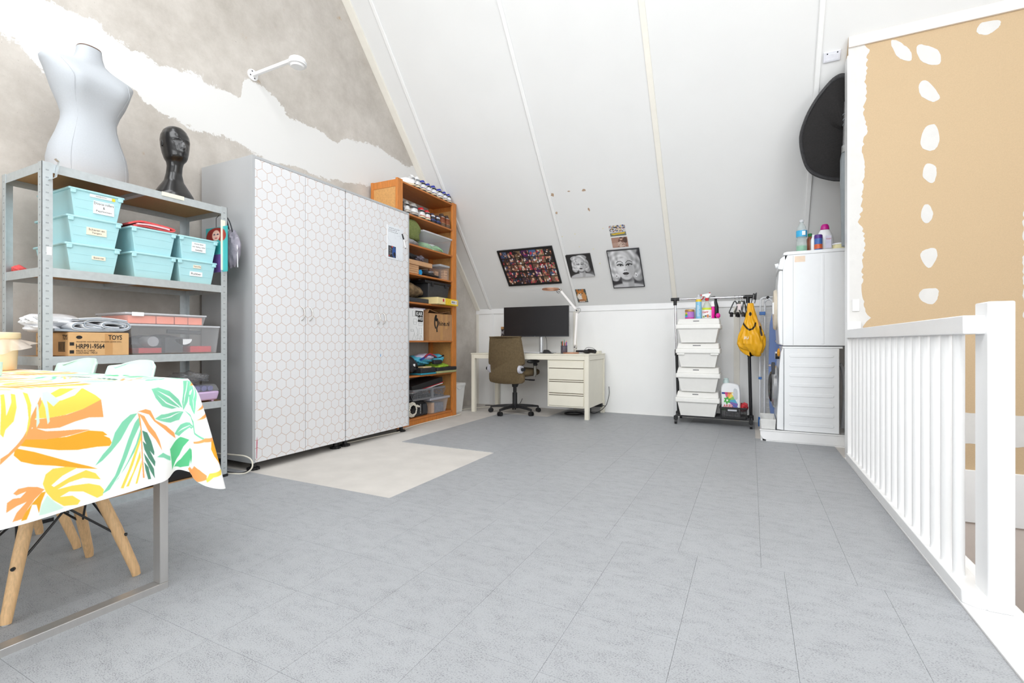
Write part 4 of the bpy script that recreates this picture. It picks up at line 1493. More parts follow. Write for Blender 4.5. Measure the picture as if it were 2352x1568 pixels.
def shell_chair(cx, label, cy=.82, rz=0.0):
    t = thing('shell_chair', label, 'chair', (cx, cy, 0), 'mint shell chairs at the table', local=True, rz=rz)
    # seat shell: profile from front lip to back top, local +y = back
    prof = [(-.20, .415), (-.18, .43), (-.10, .425), (0, .42), (.09, .425), (.16, .45), (.205, .50), (.235, .56), (.256, .62), (.276, .70), (.292, .76), (.302, .80), (.305, .822)]
    P = smooth_path(prof, 4)
    N_ = len(P)
    def fn(u, v):
        p = P[min(N_ - 1, int(round(v * (N_ - 1))))]
        x = (u - .5) * 2
        back = sstep(.45, .8, v)
        w = .20 + .02 * math.sin(v * 3.1) - .03 * back
        top = sstep(.90, 1.0, v)
        w *= 1 - .16 * top
        lift = (1 - back) * .05 * abs(x) ** 2.5
        fwd = -back * .055 * abs(x) ** 2.2
        drop = -top * .03 * abs(x) ** 3
        return (x * w, p[0] + fwd, p[1] + lift + drop)
    b = B().grid(fn, 24, N_ - 1)
    o = obj('seat_shell', b, m_mint, t, smooth=80)
    o.modifiers.new('thickness', 'SOLIDIFY').thickness = .007
    feet = [(-.18, -.18), (.18, -.18), (.18, .18), (-.18, .18)]
    for fx_, fy_ in feet:
        tx, ty = fx_ * .42, fy_ * .42
        l = obj('leg', B().tube([(fx_, fy_, .006), (fx_ * .98, fy_ * .98, .03), (fx_ * .75, fy_ * .75, .19), (tx, ty, .40)], [.0135, .0155, .0185, .019], n=14), m_beech, t, smooth=40)
        obj('glide', B().cyl((fx_, fy_, 0), (fx_, fy_, .009), .010, n=12), m_clearw, l)
        kx, ky = fx_ * .80, fy_ * .80
        d = Vector((fx_, fy_, 0)).normalized()
        side = Vector((-d.y, d.x, 0))
        obj('bolt', B().cyl(Vector((kx, ky, .165)) + d * .008, Vector((kx, ky, .165)) + d * .0205, .006, n=10), m_wire, l)
    # crossed wire braces on every side
    for i in range(4):
        a, c_ = feet[i], feet[(i + 1) % 4]
        br = B()
        br.tube([(a[0] * .78, a[1] * .78, .165), (c_[0] * .43, c_[1] * .43, .385)], .004)
        obj('brace', br, m_wire, t, smooth=40)
        br = B()
        br.tube([(c_[0] * .78, c_[1] * .78, .165), (a[0] * .43, a[1] * .43, .385)], .004)
        obj('brace', br, m_wire, t, smooth=40)
    obj('seat_mount', B().box(-.11, .11, -.11, .11, .392, .412), m_wire, t, bev=.003)
    return t


shell_chair(-2.288, 'mint shell chair with beech legs nearest the table end', .82)
shell_chair(-2.79, 'mint shell chair with beech legs, second from the table end', .835)

# ---------------------------------------------------------------- on the table
m_jar = M('cream_plastic', (246, 226, 186), 0.35, var=0.015)
jx, jy = -3.215, .955
jr = thing('lidded_canister', 'cream canister with lid and plastic bag on the table', 'canister', (jx, jy, .7635))
obj('body', B().lathe([(.055, 0), (.058, .004), (.063, .11), (.064, .155)], (jx, jy, .7635), n=40), m_jar, jr, smooth=40)
obj('lid', B().lathe([(.070, .150), (.072, .153), (.072, .176), (.068, .180), (.02, .182)], (jx, jy, .7635), n=40), m_jar, jr, smooth=40)
obj('plastic_sleeve', B().grid(lambda u, v: (jx + (.066 + .028 * v * (1 + .5 * math.sin(u * 30)) + (.03 * v if u > .6 else 0)) * math.cos(-1.9 + u * 3.6), jy + (.066 + .028 * v * (1 + .5 * math.sin(u * 30)) + (.03 * v if u > .6 else 0)) * math.sin(-1.9 + u * 3.6), .7635 + .148 - v * (.05 + .03 * math.sin(u * 5))), 60, 10), M('thin_plastic_film', (246, 232, 218), .3, alpha=.45), jr, smooth=60)
tag(obj('mint_cup', B().lathe([(.03, 0), (.034, .004), (.036, .055), (.033, .055), (.031, .008)], (-2.67, .765, .7635), n=28), m_mint, smooth=40), 'small mint green cup at the left edge of the table', 'cup')

# ================================================================== WARDROBES
m_silver = M('silver_grey_melamine', (186, 188, 190), 0.4, 0.15, var=0.02, scale=6)
m_edge = M('grey_edge_band', (168, 170, 168), 0.45, 0.1, var=0.02)


def hex_mat():
    m = bpy.data.materials.new('hexagon_foil')
    m.use_nodes = True
    nt = m.node_tree
    N = nt.nodes.new
    K = nt.links.new
    p = nt.nodes['Principled BSDF']
    geo = N('ShaderNodeNewGeometry')
    sep = N('ShaderNodeSeparateXYZ')
    K(geo.outputs['Position'], sep.inputs[0])
    cmb = N('ShaderNodeCombineXYZ')
    w = .0775
    for ax, i in (('Y', 0), ('Z', 1)):
        mm = N('ShaderNodeMath')
        mm.operation = 'MULTIPLY_ADD'
        K(sep.outputs[ax], mm.inputs[0])
        mm.inputs[1].default_value = 1 / w
        mm.inputs[2].default_value = 20.3 if i == 0 else 20.1
        K(mm.outputs[0], cmb.inputs[i])

    def vm(op, a, b=None):
        n = N('ShaderNodeVectorMath')
        n.operation = op
        for i, q in enumerate((a, b)):
            if q is None:
                continue
            if isinstance(q, tuple):
                n.inputs[i].default_value = q
            else:
                K(q, n.inputs[i])
        return n
    r = (1, 1.7320508, 1)
    hr = (.5, .8660254, 0)
    A = vm('SUBTRACT', vm('MODULO', cmb.outputs[0], r).outputs[0], hr)
    Bq = vm('SUBTRACT', vm('MODULO', vm('SUBTRACT', cmb.outputs[0], hr).outputs[0], r).outputs[0], hr)
    la = vm('LENGTH', A.outputs[0])
    lb = vm('LENGTH', Bq.outputs[0])
    lt = N('ShaderNodeMath')
    lt.operation = 'LESS_THAN'
    K(la.outputs['Value'], lt.inputs[0])
    K(lb.outputs['Value'], lt.inputs[1])
    mx = N('ShaderNodeMix')
    mx.data_type = 'VECTOR'
    K(lt.outputs[0], mx.inputs[0])
    K(Bq.outputs[0], mx.inputs[4])
    K(A.outputs[0], mx.inputs[5])
    ab = vm('ABSOLUTE', mx.outputs[1])
    dt = vm('DOT_PRODUCT', ab.outputs[0], (.5, .8660254, 0))
    sp = N('ShaderNodeSeparateXYZ')
    K(ab.outputs[0], sp.inputs[0])
    mxm = N('ShaderNodeMath')
    mxm.operation = 'MAXIMUM'
    K(dt.outputs['Value'], mxm.inputs[0])
    K(sp.outputs[0], mxm.inputs[1])
    mr = N('ShaderNodeMapRange')
    K(mxm.outputs[0], mr.inputs[0])
    mr.inputs[1].default_value = .470
    mr.inputs[2].default_value = .484
    cm = N('ShaderNodeMixRGB')
    cm.inputs[1].default_value = L3((227, 227, 229)) + (1,)
    cm.inputs[2].default_value = L3((200, 176, 162)) + (1,)
    K(mr.outputs[0], cm.inputs[0])
    K(cm.outputs[0], p.inputs['Base Color'])
    p.inputs['Roughness'].default_value = .45
    return m


m_hex = hex_mat()
m_chrome = M('satin_nickel', (210, 206, 200), 0.25, 0.9, var=0.02)
WXF = -3.07
wz0, wz1 = .058, 2.188


def wardrobe(y0, y1, ym, label, edge0, edge1):
    t = thing('wardrobe', label, 'wardrobe', (-3.35, (y0 + y1) / 2, 0), 'pair of hexagon wardrobes')
    xb = max(gx(y0), gx(y1)) + .012
    xf = WXF - .018
    for n_, a in (('side_panel', (xb, xf + (.016 if edge0 else -.001), y0, y0 + .018, wz0, wz1 - .018)), ('side_panel', (xb, xf + (.016 if edge1 else -.001), y1 - .018, y1, wz0, wz1 - .018)), ('top_panel', (xb, xf + .016, y0, y1, wz1 - .018, wz1)),
                  ('bottom_panel', (xb, xf, y0 + .018, y1 - .018, wz0, wz0 + .018)), ('back_panel', (xb, xb + .006, y0 + .018, y1 - .018, wz0 + .018, wz1 - .018))):
        obj(n_, B().box(*a), m_silver, t)
    for i, (a, c) in enumerate(((y0 + (.020 if edge0 else .004), ym - .002), (ym + .002, y1 - (.020 if edge1 else .004)))):
        d = obj('door', B().box(xf, WXF, a, c, wz0 + .003, wz1 - .021), m_hex, t, bev=.0012)
        yh = c - .035 if i == 0 else a + .035
        hp = smooth_path([(WXF - .001, yh, 1.058), (WXF + .018, yh + (.006 if i == 0 else .006), 1.075), (WXF + .026, yh + .010, 1.11), (WXF + .018, yh + .006, 1.148), (WXF - .001, yh, 1.165)], 6)
        obj('handle', B().tube(hp, .004, n=10), m_chrome, d, smooth=40)
    for yy in (y0 + .05, y1 - .05):
        for xx in (xf - .045, xb + .06):
            b = B().lathe([(.036, 0), (.038, .004), (.038, .014), (.034, .018), (.019, .02), (.019, .058)], (xx, yy, 0), n=20)
            for k in range(10):
                a = k * .628
                b.box(xx + .037 * math.cos(a) - .005, xx + .037 * math.cos(a) + .005, yy + .037 * math.sin(a) - .005, yy + .037 * math.sin(a) + .005, .001, .015)
            obj('foot', b, m_black, t, smooth=30)
    return t


w_a = wardrobe(2.152, 2.996, 2.591, 'near wardrobe with white hexagon doors, beside the shelving unit', True, False)
w_b = wardrobe(3.0, 3.842, 3.419, 'far wardrobe with hexagon doors and a small memo board, next to the bookcase', False, True)
# red and black marks on the near doors
mk = B().prism([(2.184, .085), (2.188, .20), (2.186, .24), (2.182, .20), (2.181, .09)], 'x', WXF, WXF + .0008)
obj('red_mark', mk, M('crimson_lipstick', (178, 24, 70), .5), w_a, label='thin crimson streak low on the door')
obj('blue_mark', B().box(WXF, WXF + .0008, 3.421, 3.427, .76, .785), M('blue_sticker', (40, 150, 210), .5), w_b)

# memo board, card and marker on the far door
mb = thing('memo_board', 'small white marble memo board stuck on the far wardrobe door', 'board', (WXF, 3.625, 1.69))
cv = Cv(90, 130, (232, 236, 241), 1)
q = random.Random(5)
for i in range(9):
    x, y = q.random(), q.random()
    pts = [(x, y)]
    for k in range(5):
        x += q.uniform(.02, .12); y += q.uniform(-.12, .02)
        pts.append((x, y))
    cv.line(pts, .008, (196, 200, 208), .8)
for r_, (yy, x0_, x1_) in enumerate([(.93, .12, .72), (.875, .08, .62), (.825, .08, .66)]):
    x = x0_
    while x < x1_:
        l_ = q.uniform(.05, .1)
        pts = [(x + l_ * k / 5, yy + q.uniform(-.014, .014)) for k in range(6)]
        cv.line(pts, .010, (60, 62, 70), .85)
        x += l_ + .03
obj('panel', B().box(WXF + .0002, WXF + .004, 3.511, 3.739, 1.686, 2.003), m_label, mb, bev=.002)
painted('writing', cv, (WXF + .0045, 3.513, 1.688), (0, 1, 0), (0, 0, 1), .224, .313, mb, .25)
cd = thing('photo_card', 'small dark photo card held on the memo board', 'card', (WXF + .005, 3.575, 1.69))
cv = Cv(40, 50, (34, 38, 44))
for k in range(7):
    cv.line([(.12, .88 - k * .11), (.3 + .25 * ((k * 7) % 3) / 3, .88 - k * .11)], .03, (200, 200, 205), .8)
cv.ell(.75, .5, .25, .5, (36, 80, 150)).ell(.8, .3, .15, .2, (20, 24, 40)).ell(.5, .93, .08, .06, (214, 50, 60)).ell(.1, .1, .07, .06, (214, 50, 60))
obj('card', B().box(WXF + .0048, WXF + .0056, 3.527, 3.632, 1.703, 1.81), m_text, cd)
painted('picture', cv, (WXF + .006, 3.527, 1.703), (0, 1, 0), (0, 0, 1), .105, .107, cd, .3)
mk_ = thing('marker_pen', 'black and white marker pen stuck to the far wardrobe door', 'pen', (WXF + .008, 3.75, 1.89))
obj('barrel', B().cyl((WXF + .008, 3.772, 1.827), (WXF + .008, 3.745, 1.905), .0065, n=12), m_label, mk_, smooth=40)
obj('cap', B().cyl((WXF + .008, 3.745, 1.905), (WXF + .008, 3.722, 1.955), .0075, .006, n=12), m_black, mk_, smooth=40)
obj('end_plug', B().cyl((WXF + .008, 3.774, 1.822), (WXF + .008, 3.772, 1.827), .0065, n=12), m_black, mk_)

# ================================================================== BOOKCASE
m_oak = M('orange_oak', (206, 128, 58), 0.5, var=0.14, scale=14, stretch=(5, 5, .8))
m_oakp = M('light_oak_panel', (214, 160, 96), 0.55, var=0.10, scale=60)
m_oaks = M('brown_oak_shelf', (190, 116, 56), 0.5, var=0.14, scale=14, stretch=(5, .7, 5))
BXF, BXB = -3.24, -3.60
BY0, BY1 = 3.865, 4.962
bk = thing('bookcase', 'tall open orange wooden bookcase full of shoes and boxes', 'bookcase', (-3.42, 4.41, 0))
for (ya, yb_, yi0, yi1) in ((BY0, BY0 + .085, BY0 + .012, BY0 + .03), (BY1 - .085, BY1, BY1 - .03, BY1 - .012)):
    obj('stile', B().box(BXF - .028, BXF, ya if ya == BY0 else ya, yb_, 0, 2.585), m_oak, bk, bev=.003)
    obj('stile', B().box(BXB, BXB + .03, ya, yb_ if ya != BY0 else yb_ - .03, 0, 2.575), m_oak, bk, bev=.003)
    obj('side_panel', B().box(BXB + .03, BXF - .028, yi0, yi1, 0, 2.57), m_oakp, bk)
    obj('top_rail', B().box(BXB + .03, BXF - .028, yi0 - .004, yi1 + .004, 2.50, 2.572), m_oak, bk)
SHZ = [2.570, 2.258, 1.943, 1.632, 1.325, .909, .531, .072]
for z in SHZ:
    obj('shelf', B().box(BXB + .004, BXF - .002, BY0 + .031, BY1 - .031 if z < 2.5 else BY1 - .031, z - .018, z), m_oaks, bk, bev=.002)
obj('plinth', B().box(BXF - .03, BXF - .012, BY0 + .03, BY1 - .03, 0, .054), m_oak, bk)
BIY0, BIY1 = BY0 + .031, BY1 - .031


# ---------------------------------------------------------------- shoes
def shoe(y, z, w, h, cols, label, tall=1.0, L=.265, style='runner', grp='sneakers on the bookcase'):
    """toe towards the wall, heel to the room; cols: outsole, midsole, upper, collar, tab, stripe"""
    xh = BXF - .004
    t = thing('sneaker' if style == 'runner' else style, label, 'shoe', (xh - L / 2, y, z), grp)
    def mat(c):
        return M('shoe_%d_%d_%d' % c, c, .7, var=.06, scale=80)
    hw = w / 2

    def plan(x, k=1.0):
        # half width along the length, x from 0 heel to 1 toe
        return hw * k * (.80 + .20 * math.sin(min(1, x * 1.5) * math.pi / 2)) * (1 if x < .75 else math.sqrt(max(.05, 1 - ((x - .75) / .27) ** 2))) * (math.sqrt(max(.0, 1 - ((.10 - x) / .11) ** 2)) if x < .10 else 1)

    def slab_(z0, z1, k0, k1, m_, nm, par=t, ext=0.0):
        rg = []
        xs = [0.003, .015, .04, .07, .10, .2, .35, .5, .65, .75, .83, .9, .95, .985, 1.0]
        for zz, kk in ((z0, k0), (z1, k1)):
            ring = [(xh + ext - (L + 2 * ext) * x, y + plan(x, kk), zz) for x in xs] + [(xh + ext - (L + 2 * ext) * x, y - plan(x, kk), zz) for x in reversed(xs)]
            rg.append(ring)
        return obj(nm, B().loft(rg, True), m_, par, smooth=40)
    oc, mc, uc, cc, tc_, sc = cols
    slab_(z, z + h * .10, .92, .97, mat(oc), 'outsole')
    slab_(z + h * .10, z + h * .25, .97, .95, mat(mc), 'midsole')
    # upper: cross-sections along the length
    rg = []
    for x in [0.0, .02, .06, .12, .2, .3, .42, .55, .68, .8, .9, .96, 1.0]:
        top = h * (tall * (.78 - .10 * math.sin(min(1, x / .35) * math.pi)) if x < .35 else .78 * tall - (x - .35) / .65 * (.78 * tall - .36))
        hwid = max(.004, plan(max(.012, min(.99, x)), .93))
        ring = []
        for k in range(15):
            a = math.pi * k / 14
            pw = .45 + .2 * (1 - x)
            ring.append((xh - .004 - (L - .01) * x - .012 * (math.sin(a) if x < .05 else 0), y + hwid * math.cos(a) * (1 - .18 * math.sin(a)), z + h * .24 + (top - h * .24) * math.sin(a) ** pw))
        rg.append(ring)
    up_ = obj('upper', B().loft(rg, True), mat(uc), t, smooth=50)
    # collar and heel pieces sit just outside the upper at the heel
    def heel(z0, z1, m_, nm, g_=.0015, half=.5, d=.35, lean=.0):
        rg2 = []
        for f_ in (0, .5, 1):
            zz = z0 + (z1 - z0) * f_
            tt = (zz - z) / h
            shrink = 1 - max(0, (tt - .25)) * .30
            ring = []
            for k in range(13):
                a = -math.pi / 2 + math.pi * k / 12
                ring.append((xh + g_ - .004 - .012 * max(0, tt - .25) - d * hw * (1 - math.cos(a)) - lean * f_, y + hw * .90 * shrink * math.sin(a) * half * 2, zz))
            ring += [(p[0] - .006, y + (p[1] - y) * .9, p[2]) for p in reversed(ring)]
            rg2.append(ring)
        return obj(nm, B().loft(rg2, True), m_, up_, smooth=50)
    heel(z + h * .26, z + h * .30, mat(sc), 'stripe', .003)
    heel(z + h * .62, z + h * .74, mat(tc_), 'heel_tab', .003, .46)
    heel(z + h * .745, z + h * .765, mat((240, 240, 240)), 'piping', .002, .44)
    rgc = []
    for f_, wk in ((0, 1), (.45, .92), (.8, .66), (1, .30)):
        zz = z + h * (.765 + .235 * f_ * tall)
        ring = []
        for k in range(13):
            a = -math.pi / 2 + math.pi * k / 12
            ring.append((xh - .010 - .012 * f_ - .5 * hw * (1 - math.cos(a)), y + hw * .77 * wk * math.sin(a), zz))
        ring += [(p[0] - .02, p[1], p[2]) for p in reversed(ring)]
        rgc.append(ring)
    obj('collar', B().loft(rgc, True), mat(cc), up_, smooth=50)
    return t


BLK, CRM, WHT, BLU, NVY, GRY = (30, 30, 30), (222, 206, 176), (238, 238, 238), (44, 56, 160), (40, 44, 60), (168, 164, 160)
z = 2.5705
TOPS = [(4.085, .105, .135, (BLK, CRM, WHT, WHT, (120, 122, 126), (60, 60, 62)), 'white sneaker with black stripes at the left end of the bookcase top'),
        (4.235, .080, .135, (BLK, CRM, WHT, WHT, (130, 134, 138), (60, 60, 62)), 'white striped sneaker between its larger twin and the blue sneakers'),
        (4.338, .098, .125, (BLK, CRM, WHT, BLU, BLK, (76, 60, 150)), 'blue and white sneaker, first of the blue row from the left'),
        (4.438, .080, .120, (BLK, CRM, WHT, BLU, BLK, (120, 90, 150)), 'blue and white sneaker, second of the blue row from the left'),
        (4.540, .098, .125, (BLK, CRM, WHT, BLU, BLK, BLU), 'blue and white sneaker, third of the blue row from the left'),
        (4.660, .098, .122, (BLK, CRM, WHT, BLU, BLK, BLU), 'blue and white sneaker, fourth of the blue row from the left'),
        (4.757, .076, .115, (BLK, CRM, WHT, BLU, BLK, BLU), 'blue and white sneaker, fifth of the blue row from the left'),
        (4.842, .078, .112, (BLK, CRM, WHT, BLU, BLK, BLU), 'blue and white sneaker at the right end of the bookcase top')]
for i, (y, w, h, c, l) in enumerate(TOPS):
    s_ = shoe(y, z, w, h, c, l)
    if i == 0:
        s_.rotation_euler.z = R(58)
        s_.location.x += .03
z = 2.2585
RED = (200, 36, 46)
ROW2 = [(3.955, .092, .15, (BLK, BLK, (44, 46, 50), (44, 46, 50), (52, 54, 58), (40, 40, 44)), 'black leather sneaker at the left of the second shoe row'),
        (4.058, .078, .135, (BLK, (200, 190, 178), WHT, GRY, BLK, (190, 186, 180)), 'narrow white sneaker with black tab beside the black one'),
        (4.185, .135, .14, (BLK, (176, 168, 160), WHT, GRY, (70, 70, 74), (170, 166, 162)), 'wide grey and white sneaker in the second shoe row'),
        (4.318, .10, .13, (BLK, CRM, WHT, RED, BLK, RED), 'red and white sneaker, left one of the red pair'),
        (4.418, .10, .125, (BLK, CRM, WHT, RED, BLK, RED), 'red and white sneaker, right one of the red pair'),
        (4.518, .09, .115, (BLK, NVY, (56, 58, 66), (60, 50, 70), (210, 212, 220), (70, 90, 200)), 'navy sneaker with blue stripe, left one of the navy pair'),
        (4.615, .09, .112, (BLK, NVY, (52, 54, 60), (58, 48, 66), (210, 212, 220), (70, 90, 200)), 'navy sneaker with blue stripe, right one of the navy pair')]
for y, w, h, c, l in ROW2:
    shoe(y, z, w, h, c, l, grp='shoes on the upper bookcase shelf')
BRN = (138, 74, 44)
for i, (y, l) in enumerate([(4.712, 'brown suede boot, left one of the pair at the end of the shelf'), (4.812, 'brown suede boot touching the right side of the bookcase')]):
    shoe(y, z, .088, .15, ((96, 74, 60), (110, 84, 66), BRN, (72, 54, 46), BRN, (176, 124, 82)), l, 1.15, style='boot', grp='shoes on the upper bookcase shelf')

# ---------------------------------------------------------------- third compartment: towel, clear box
m_green = M('moss_green_towel', (122, 132, 76), 0.95, var=0.25, scale=90, bump=0.5)
tag(obj('green_towel', B().blob((-3.40, 4.19, 2.105), (.145, .135, .14), 6, .07, n=36, m=24, square=.7, flat=2.01), m_green, smooth=50), 'moss green towel bundle next to the clear box', 'towel')
tag(obj('grey_cloth', B().blob((-3.38, 4.15, 1.975), (.13, .17, .05), 8, .12, n=36, m=20, flat=1.9435, freq=5), M('grey_stripe_cloth', (168, 168, 170), .9, var=.15, scale=40), smooth=50), 'grey cloth squeezed under the green towel', 'cloth')
gbx = thing('clear_storage_box', 'clear lidded box with pale green fabric in the bookcase', 'box', (-3.4, 4.6, 1.9435))
obj('tub', B().shell(-3.55, -3.27, 4.345, 4.83, 1.9435, -3.57, -3.25, 4.325, 4.865, 2.12, .003), m_clear, gbx, bev=.01, seg=3)
obj('lid', B().box(-3.575, -3.245, 4.31, 4.885, 2.12, 2.142), m_clearw, gbx, bev=.008, seg=3)
m_pg = M('pale_green_fabric', (150, 206, 148), 0.9, var=0.12, scale=30)
obj('fabric', B().blob((-3.41, 4.48, 1.985), (.12, .12, .055), 3, .15, flat=1.949), m_pg, gbx, smooth=50)
obj('fabric', B().blob((-3.40, 4.68, 1.98), (.13, .14, .05), 13, .18, flat=1.949), m_pg, gbx, smooth=50)
obj('fabric', B().blob((-3.44, 4.6, 2.02), (.10, .2, .035), 23, .12), M('white_gauze', (232, 236, 234), .9), gbx, smooth=50)

# ---------------------------------------------------------------- fourth compartment
z = 1.6325
m_wood = M('pale_wood', (206, 160, 118), 0.6, var=0.1, scale=20, stretch=(4, .6, 4))
wb = thing('wooden_box', 'shallow pale wooden box with long lid on the fourth shelf', 'box', (-3.42, 4.27, z))
obj('body', B().box(-3.56, -3.27, 3.92, 4.255, z, z + .10), m_wood, wb, bev=.002)
for i in range(4):
    obj('slat', B().box(-3.27, -3.266, 3.925, 4.25, z + .006 + i * .024, z + .026 + i * .024), m_wood, wb, bev=.001)
obj('lid', B().box(-3.57, -3.255, 3.91, 4.485, z + .1005, z + .15), m_wood, wb, bev=.002)
tag(obj('black_bag', B().blob((-3.40, 4.12, z + .198), (.13, .2, .047), 41, .1, flat=z + .151), M('black_nylon', (34, 34, 38), .6, var=.2, bump=.3), smooth=50), 'flat black bag on the wooden box', 'bag')
tag(obj('patterned_cloth', B().blob((-3.36, 4.33, z + .19), (.09, .085, .042), 42, .16, n=36, m=24, flat=z + .151, freq=5), M('black_white_print', (110, 104, 116), .8, var=.9, scale=70), smooth=50), 'black and white patterned scarf on the wooden box', 'scarf')
tag(obj('blue_roll', B().cyl((-3.40, 4.29, z + .032), (-3.27, 4.29, z + .032), .030, n=24), M('bright_blue_plastic', (24, 150, 214), .4), smooth=40, bev=.002), 'bright blue roll beside the black folded tripod', 'roll')
tr = thing('folded_tripod', 'black folded tripod lying on the fourth shelf', 'tripod', (-3.36, 4.50, z))
for i in range(4):
    obj('leg', B().cyl((-3.42 + i * .035, 4.34, z + .03 + .012 * (i % 2)), (-3.40 + i * .035, 4.69, z + .014 + .012 * (i % 2)), .011), m_black, tr, smooth=40)
obj('head', B().blob((-3.36, 4.46, z + .062), (.05, .05, .024), 3, .1), m_dk, tr, smooth=50)
tag(obj('silver_pouch', B().blob((-3.40, 4.58, z + .068), (.08, .07, .026), 17, .18, flat=z + .040), M('silver_foil', (178, 180, 186), .3, .6, var=.2), smooth=40), 'crumpled silver pouch on the folded tripod', 'pouch')
ja = thing('clear_jar', 'square clear jar with grey lid and wooden blocks, fourth shelf right', 'jar', (-3.36, 4.76, z))
obj('jar_body', B().box(-3.43, -3.27, 4.66, 4.845, z, z + .15), m_clear, ja, bev=.008)
obj('lid', B().box(-3.44, -3.262, 4.65, 4.852, z + .1505, z + .178), M('grey_clip_lid', (176, 178, 182), .35), ja, bev=.006)
for i in range(4):
    obj('block', B().box(-3.34, -3.285, 4.77, 4.83, z + .003 + i * .03, z + .031 + i * .03), m_wood, ja, bev=.003)
for i in range(3):
    obj('block', B().box(-3.41, -3.35, 4.68, 4.74, z + .003 + i * .034, z + .035 + i * .034), m_wood, ja, bev=.003)

# ---------------------------------------------------------------- fifth compartment
z = 1.3255
tag(obj('camouflage_bag', B().blob((-3.38, 4.17, z + .135), (.13, .26, .082), 19, .10, n=44, m=26, freq=4, flat=z + .052), M('camouflage_cloth', (112, 92, 66), .85, var=.7, scale=14, bump=.3), smooth=50), 'brown camouflage bag on the fifth shelf', 'bag')
tag(obj('black_case', B().box(-3.56, -3.26, 3.95, 4.47, z, z + .05), m_dk, bev=.008), 'flat black case under the camouflage bag', 'case')
tag(obj('dark_pouch', B().blob((-3.44, 4.10, z + .252), (.1, .2, .035), 51, .1, flat=z + .215), M('black_nylon', (34, 34, 38), .6), smooth=50), 'black pouch on top of the camouflage bag', 'pouch')
lg = thing('yellow_brick_box', 'flat yellow toy brick box jutting out of the bookcase', 'box', (-3.30, 4.72, z))
m_yel = M('yellow_carton', (248, 208, 36), 0.35, var=0.02)
m_cry = M('pale_yellow_carton', (244, 224, 164), 0.4, var=0.03)
LB = Matrix.Translation((-3.175, 4.90, z)) @ Matrix.Rotation(R(4), 4, 'Z')
obj('carton', B().box(-.30, 0, -.325, 0, 0, .075).xf(LB), m_yel, lg, bev=.002)
obj('carton_left', B().box(-.30, .001, -.47, -.30, 0, .075).xf(LB), m_cry, lg, bev=.002)
obj('emblem', B().box(.0005, .0018, -.36, -.33, .030, .062).xf(LB), m_redp, lg)
obj('print_panel', B().box(.0005, .0014, -.165, -.025, .018, .058).xf(LB), m_label, lg)
for i in range(5):
    cvx = -.155 + i * .027
    obj('print_figure', B().box(.0014, .0020, cvx, cvx + .013, .026, .050).xf(LB), [m_text, m_text, m_dk, m_clearw, m_cardt][i], lg)
for i in range(9):
    obj('print_dot', B().box(.0012, .0018, -.30 + i * .014, -.297 + i * .014, .02 + .011 * (i * 5 % 4), .0235 + .011 * (i * 5 % 4)).xf(LB), m_text, lg)
tbx = thing('black_tool_box', 'black lidded tool box above the yellow brick box', 'box', (-3.42, 4.65, z + .0755))
obj('body', B().tap(-3.56, -3.28, 4.44, 4.82, z + .0760, -3.575, -3.262, 4.425, 4.845, z + .235), M('charcoal_grained_plastic', (58, 59, 62), .5, var=.1), tbx, bev=.006)
obj('lid', B().box(-3.58, -3.256, 4.36, 4.868, z + .235, z + .268), m_black, tbx, bev=.005)
for yy in (4.47, 4.74):
    obj('latch', B().box(-3.258, -3.249, yy, yy + .035, z + .205, z + .25), m_black, tbx, bev=.002)
obj('handle', B().tube(smooth_path([(-3.42, 4.44, z + .268), (-3.42, 4.46, z + .285), (-3.42, 4.53, z + .285), (-3.42, 4.55, z + .268)], 5), .005), m_clearw, tbx)

# ---------------------------------------------------------------- sixth compartment
z = .9095
kw = thing('white_printed_box', 'tall white carton with line drawings and a black logo block', 'box', (-3.40, 4.19, z))
obj('carton', B().box(-3.55, -3.25, 4.02, 4.315, z, z + .345), m_label, kw, bev=.002)
fx = -3.2494
obj('print_block', B().box(fx, fx + .0006, 4.17, 4.302, z + .265, z + .325), m_text, kw)
obj('print_block', B().box(fx, fx + .0006, 4.212, 4.302, z + .205, z + .266), m_text, kw)
text(kw, 'lettering', 'KAR', (fx + .0008, 4.185, z + .272), (0, 1, 0), (0, 0, 1), .105, .042, m_label)
text(kw, 'lettering', 'WEI', (fx + .0008, 4.200, z + .222), (0, 1, 0), (0, 0, 1), .09, .038, m_label)
m_ln = M('grey_line_print', (120, 120, 122), .7)


def lineart(pts, closed=False):
    P = [Vector((fx + .0004, 4.02 + u, z + v)) for u, v in pts]
    obj('line_drawing', B().tube(P, .0011, n=4, closed=closed), m_ln, kw)


lineart([(.10, .26), (.10, .32), (.13, .32), (.13, .26)], True)
lineart([(.115, .20), (.175, .20), (.17, .235), (.12, .235)], True)
lineart([(.12, .20), (.125, .175), (.165, .175), (.17, .20)])
lineart([(.07, .12), (.12, .12), (.12, .105), (.13, .10), (.07, .10)], True)
lineart([(.16, .15), (.185, .12), (.19, .09), (.175, .07), (.19, .06), (.165, .05)])
lineart([(.215, .075), (.215, .135), (.262, .135), (.262, .075)], True)
lineart([(.095, .01), (.13, .075), (.165, .01)], True)
lineart([(.13, .075), (.13, .09)])
lineart([(.185, .06), (.195, .075), (.21, .06), (.225, .01), (.20, .03), (.178, .01)], True)
lineart([(.235, .01), (.245, .06), (.262, .04), (.27, .01)])
lineart([(.205, .165), (.275, .165), (.275, .19), (.205, .19)], True)
pp = tag(obj('flat_parcel', B().box(-3.54, -3.29, 4.19, 4.40, z + .3455, z + .362), M('lilac_grey_card', (196, 188, 204), .6), bev=.002), 'thin grey parcel lying on the white printed carton', 'parcel')
sh = thing('cardboard_box', 'open brown cardboard box with black swirl print in the bookcase', 'box', (-3.40, 4.62, z))
m_kraft = M('kraft_cardboard', (186, 140, 96), 0.85, var=0.05, scale=25)
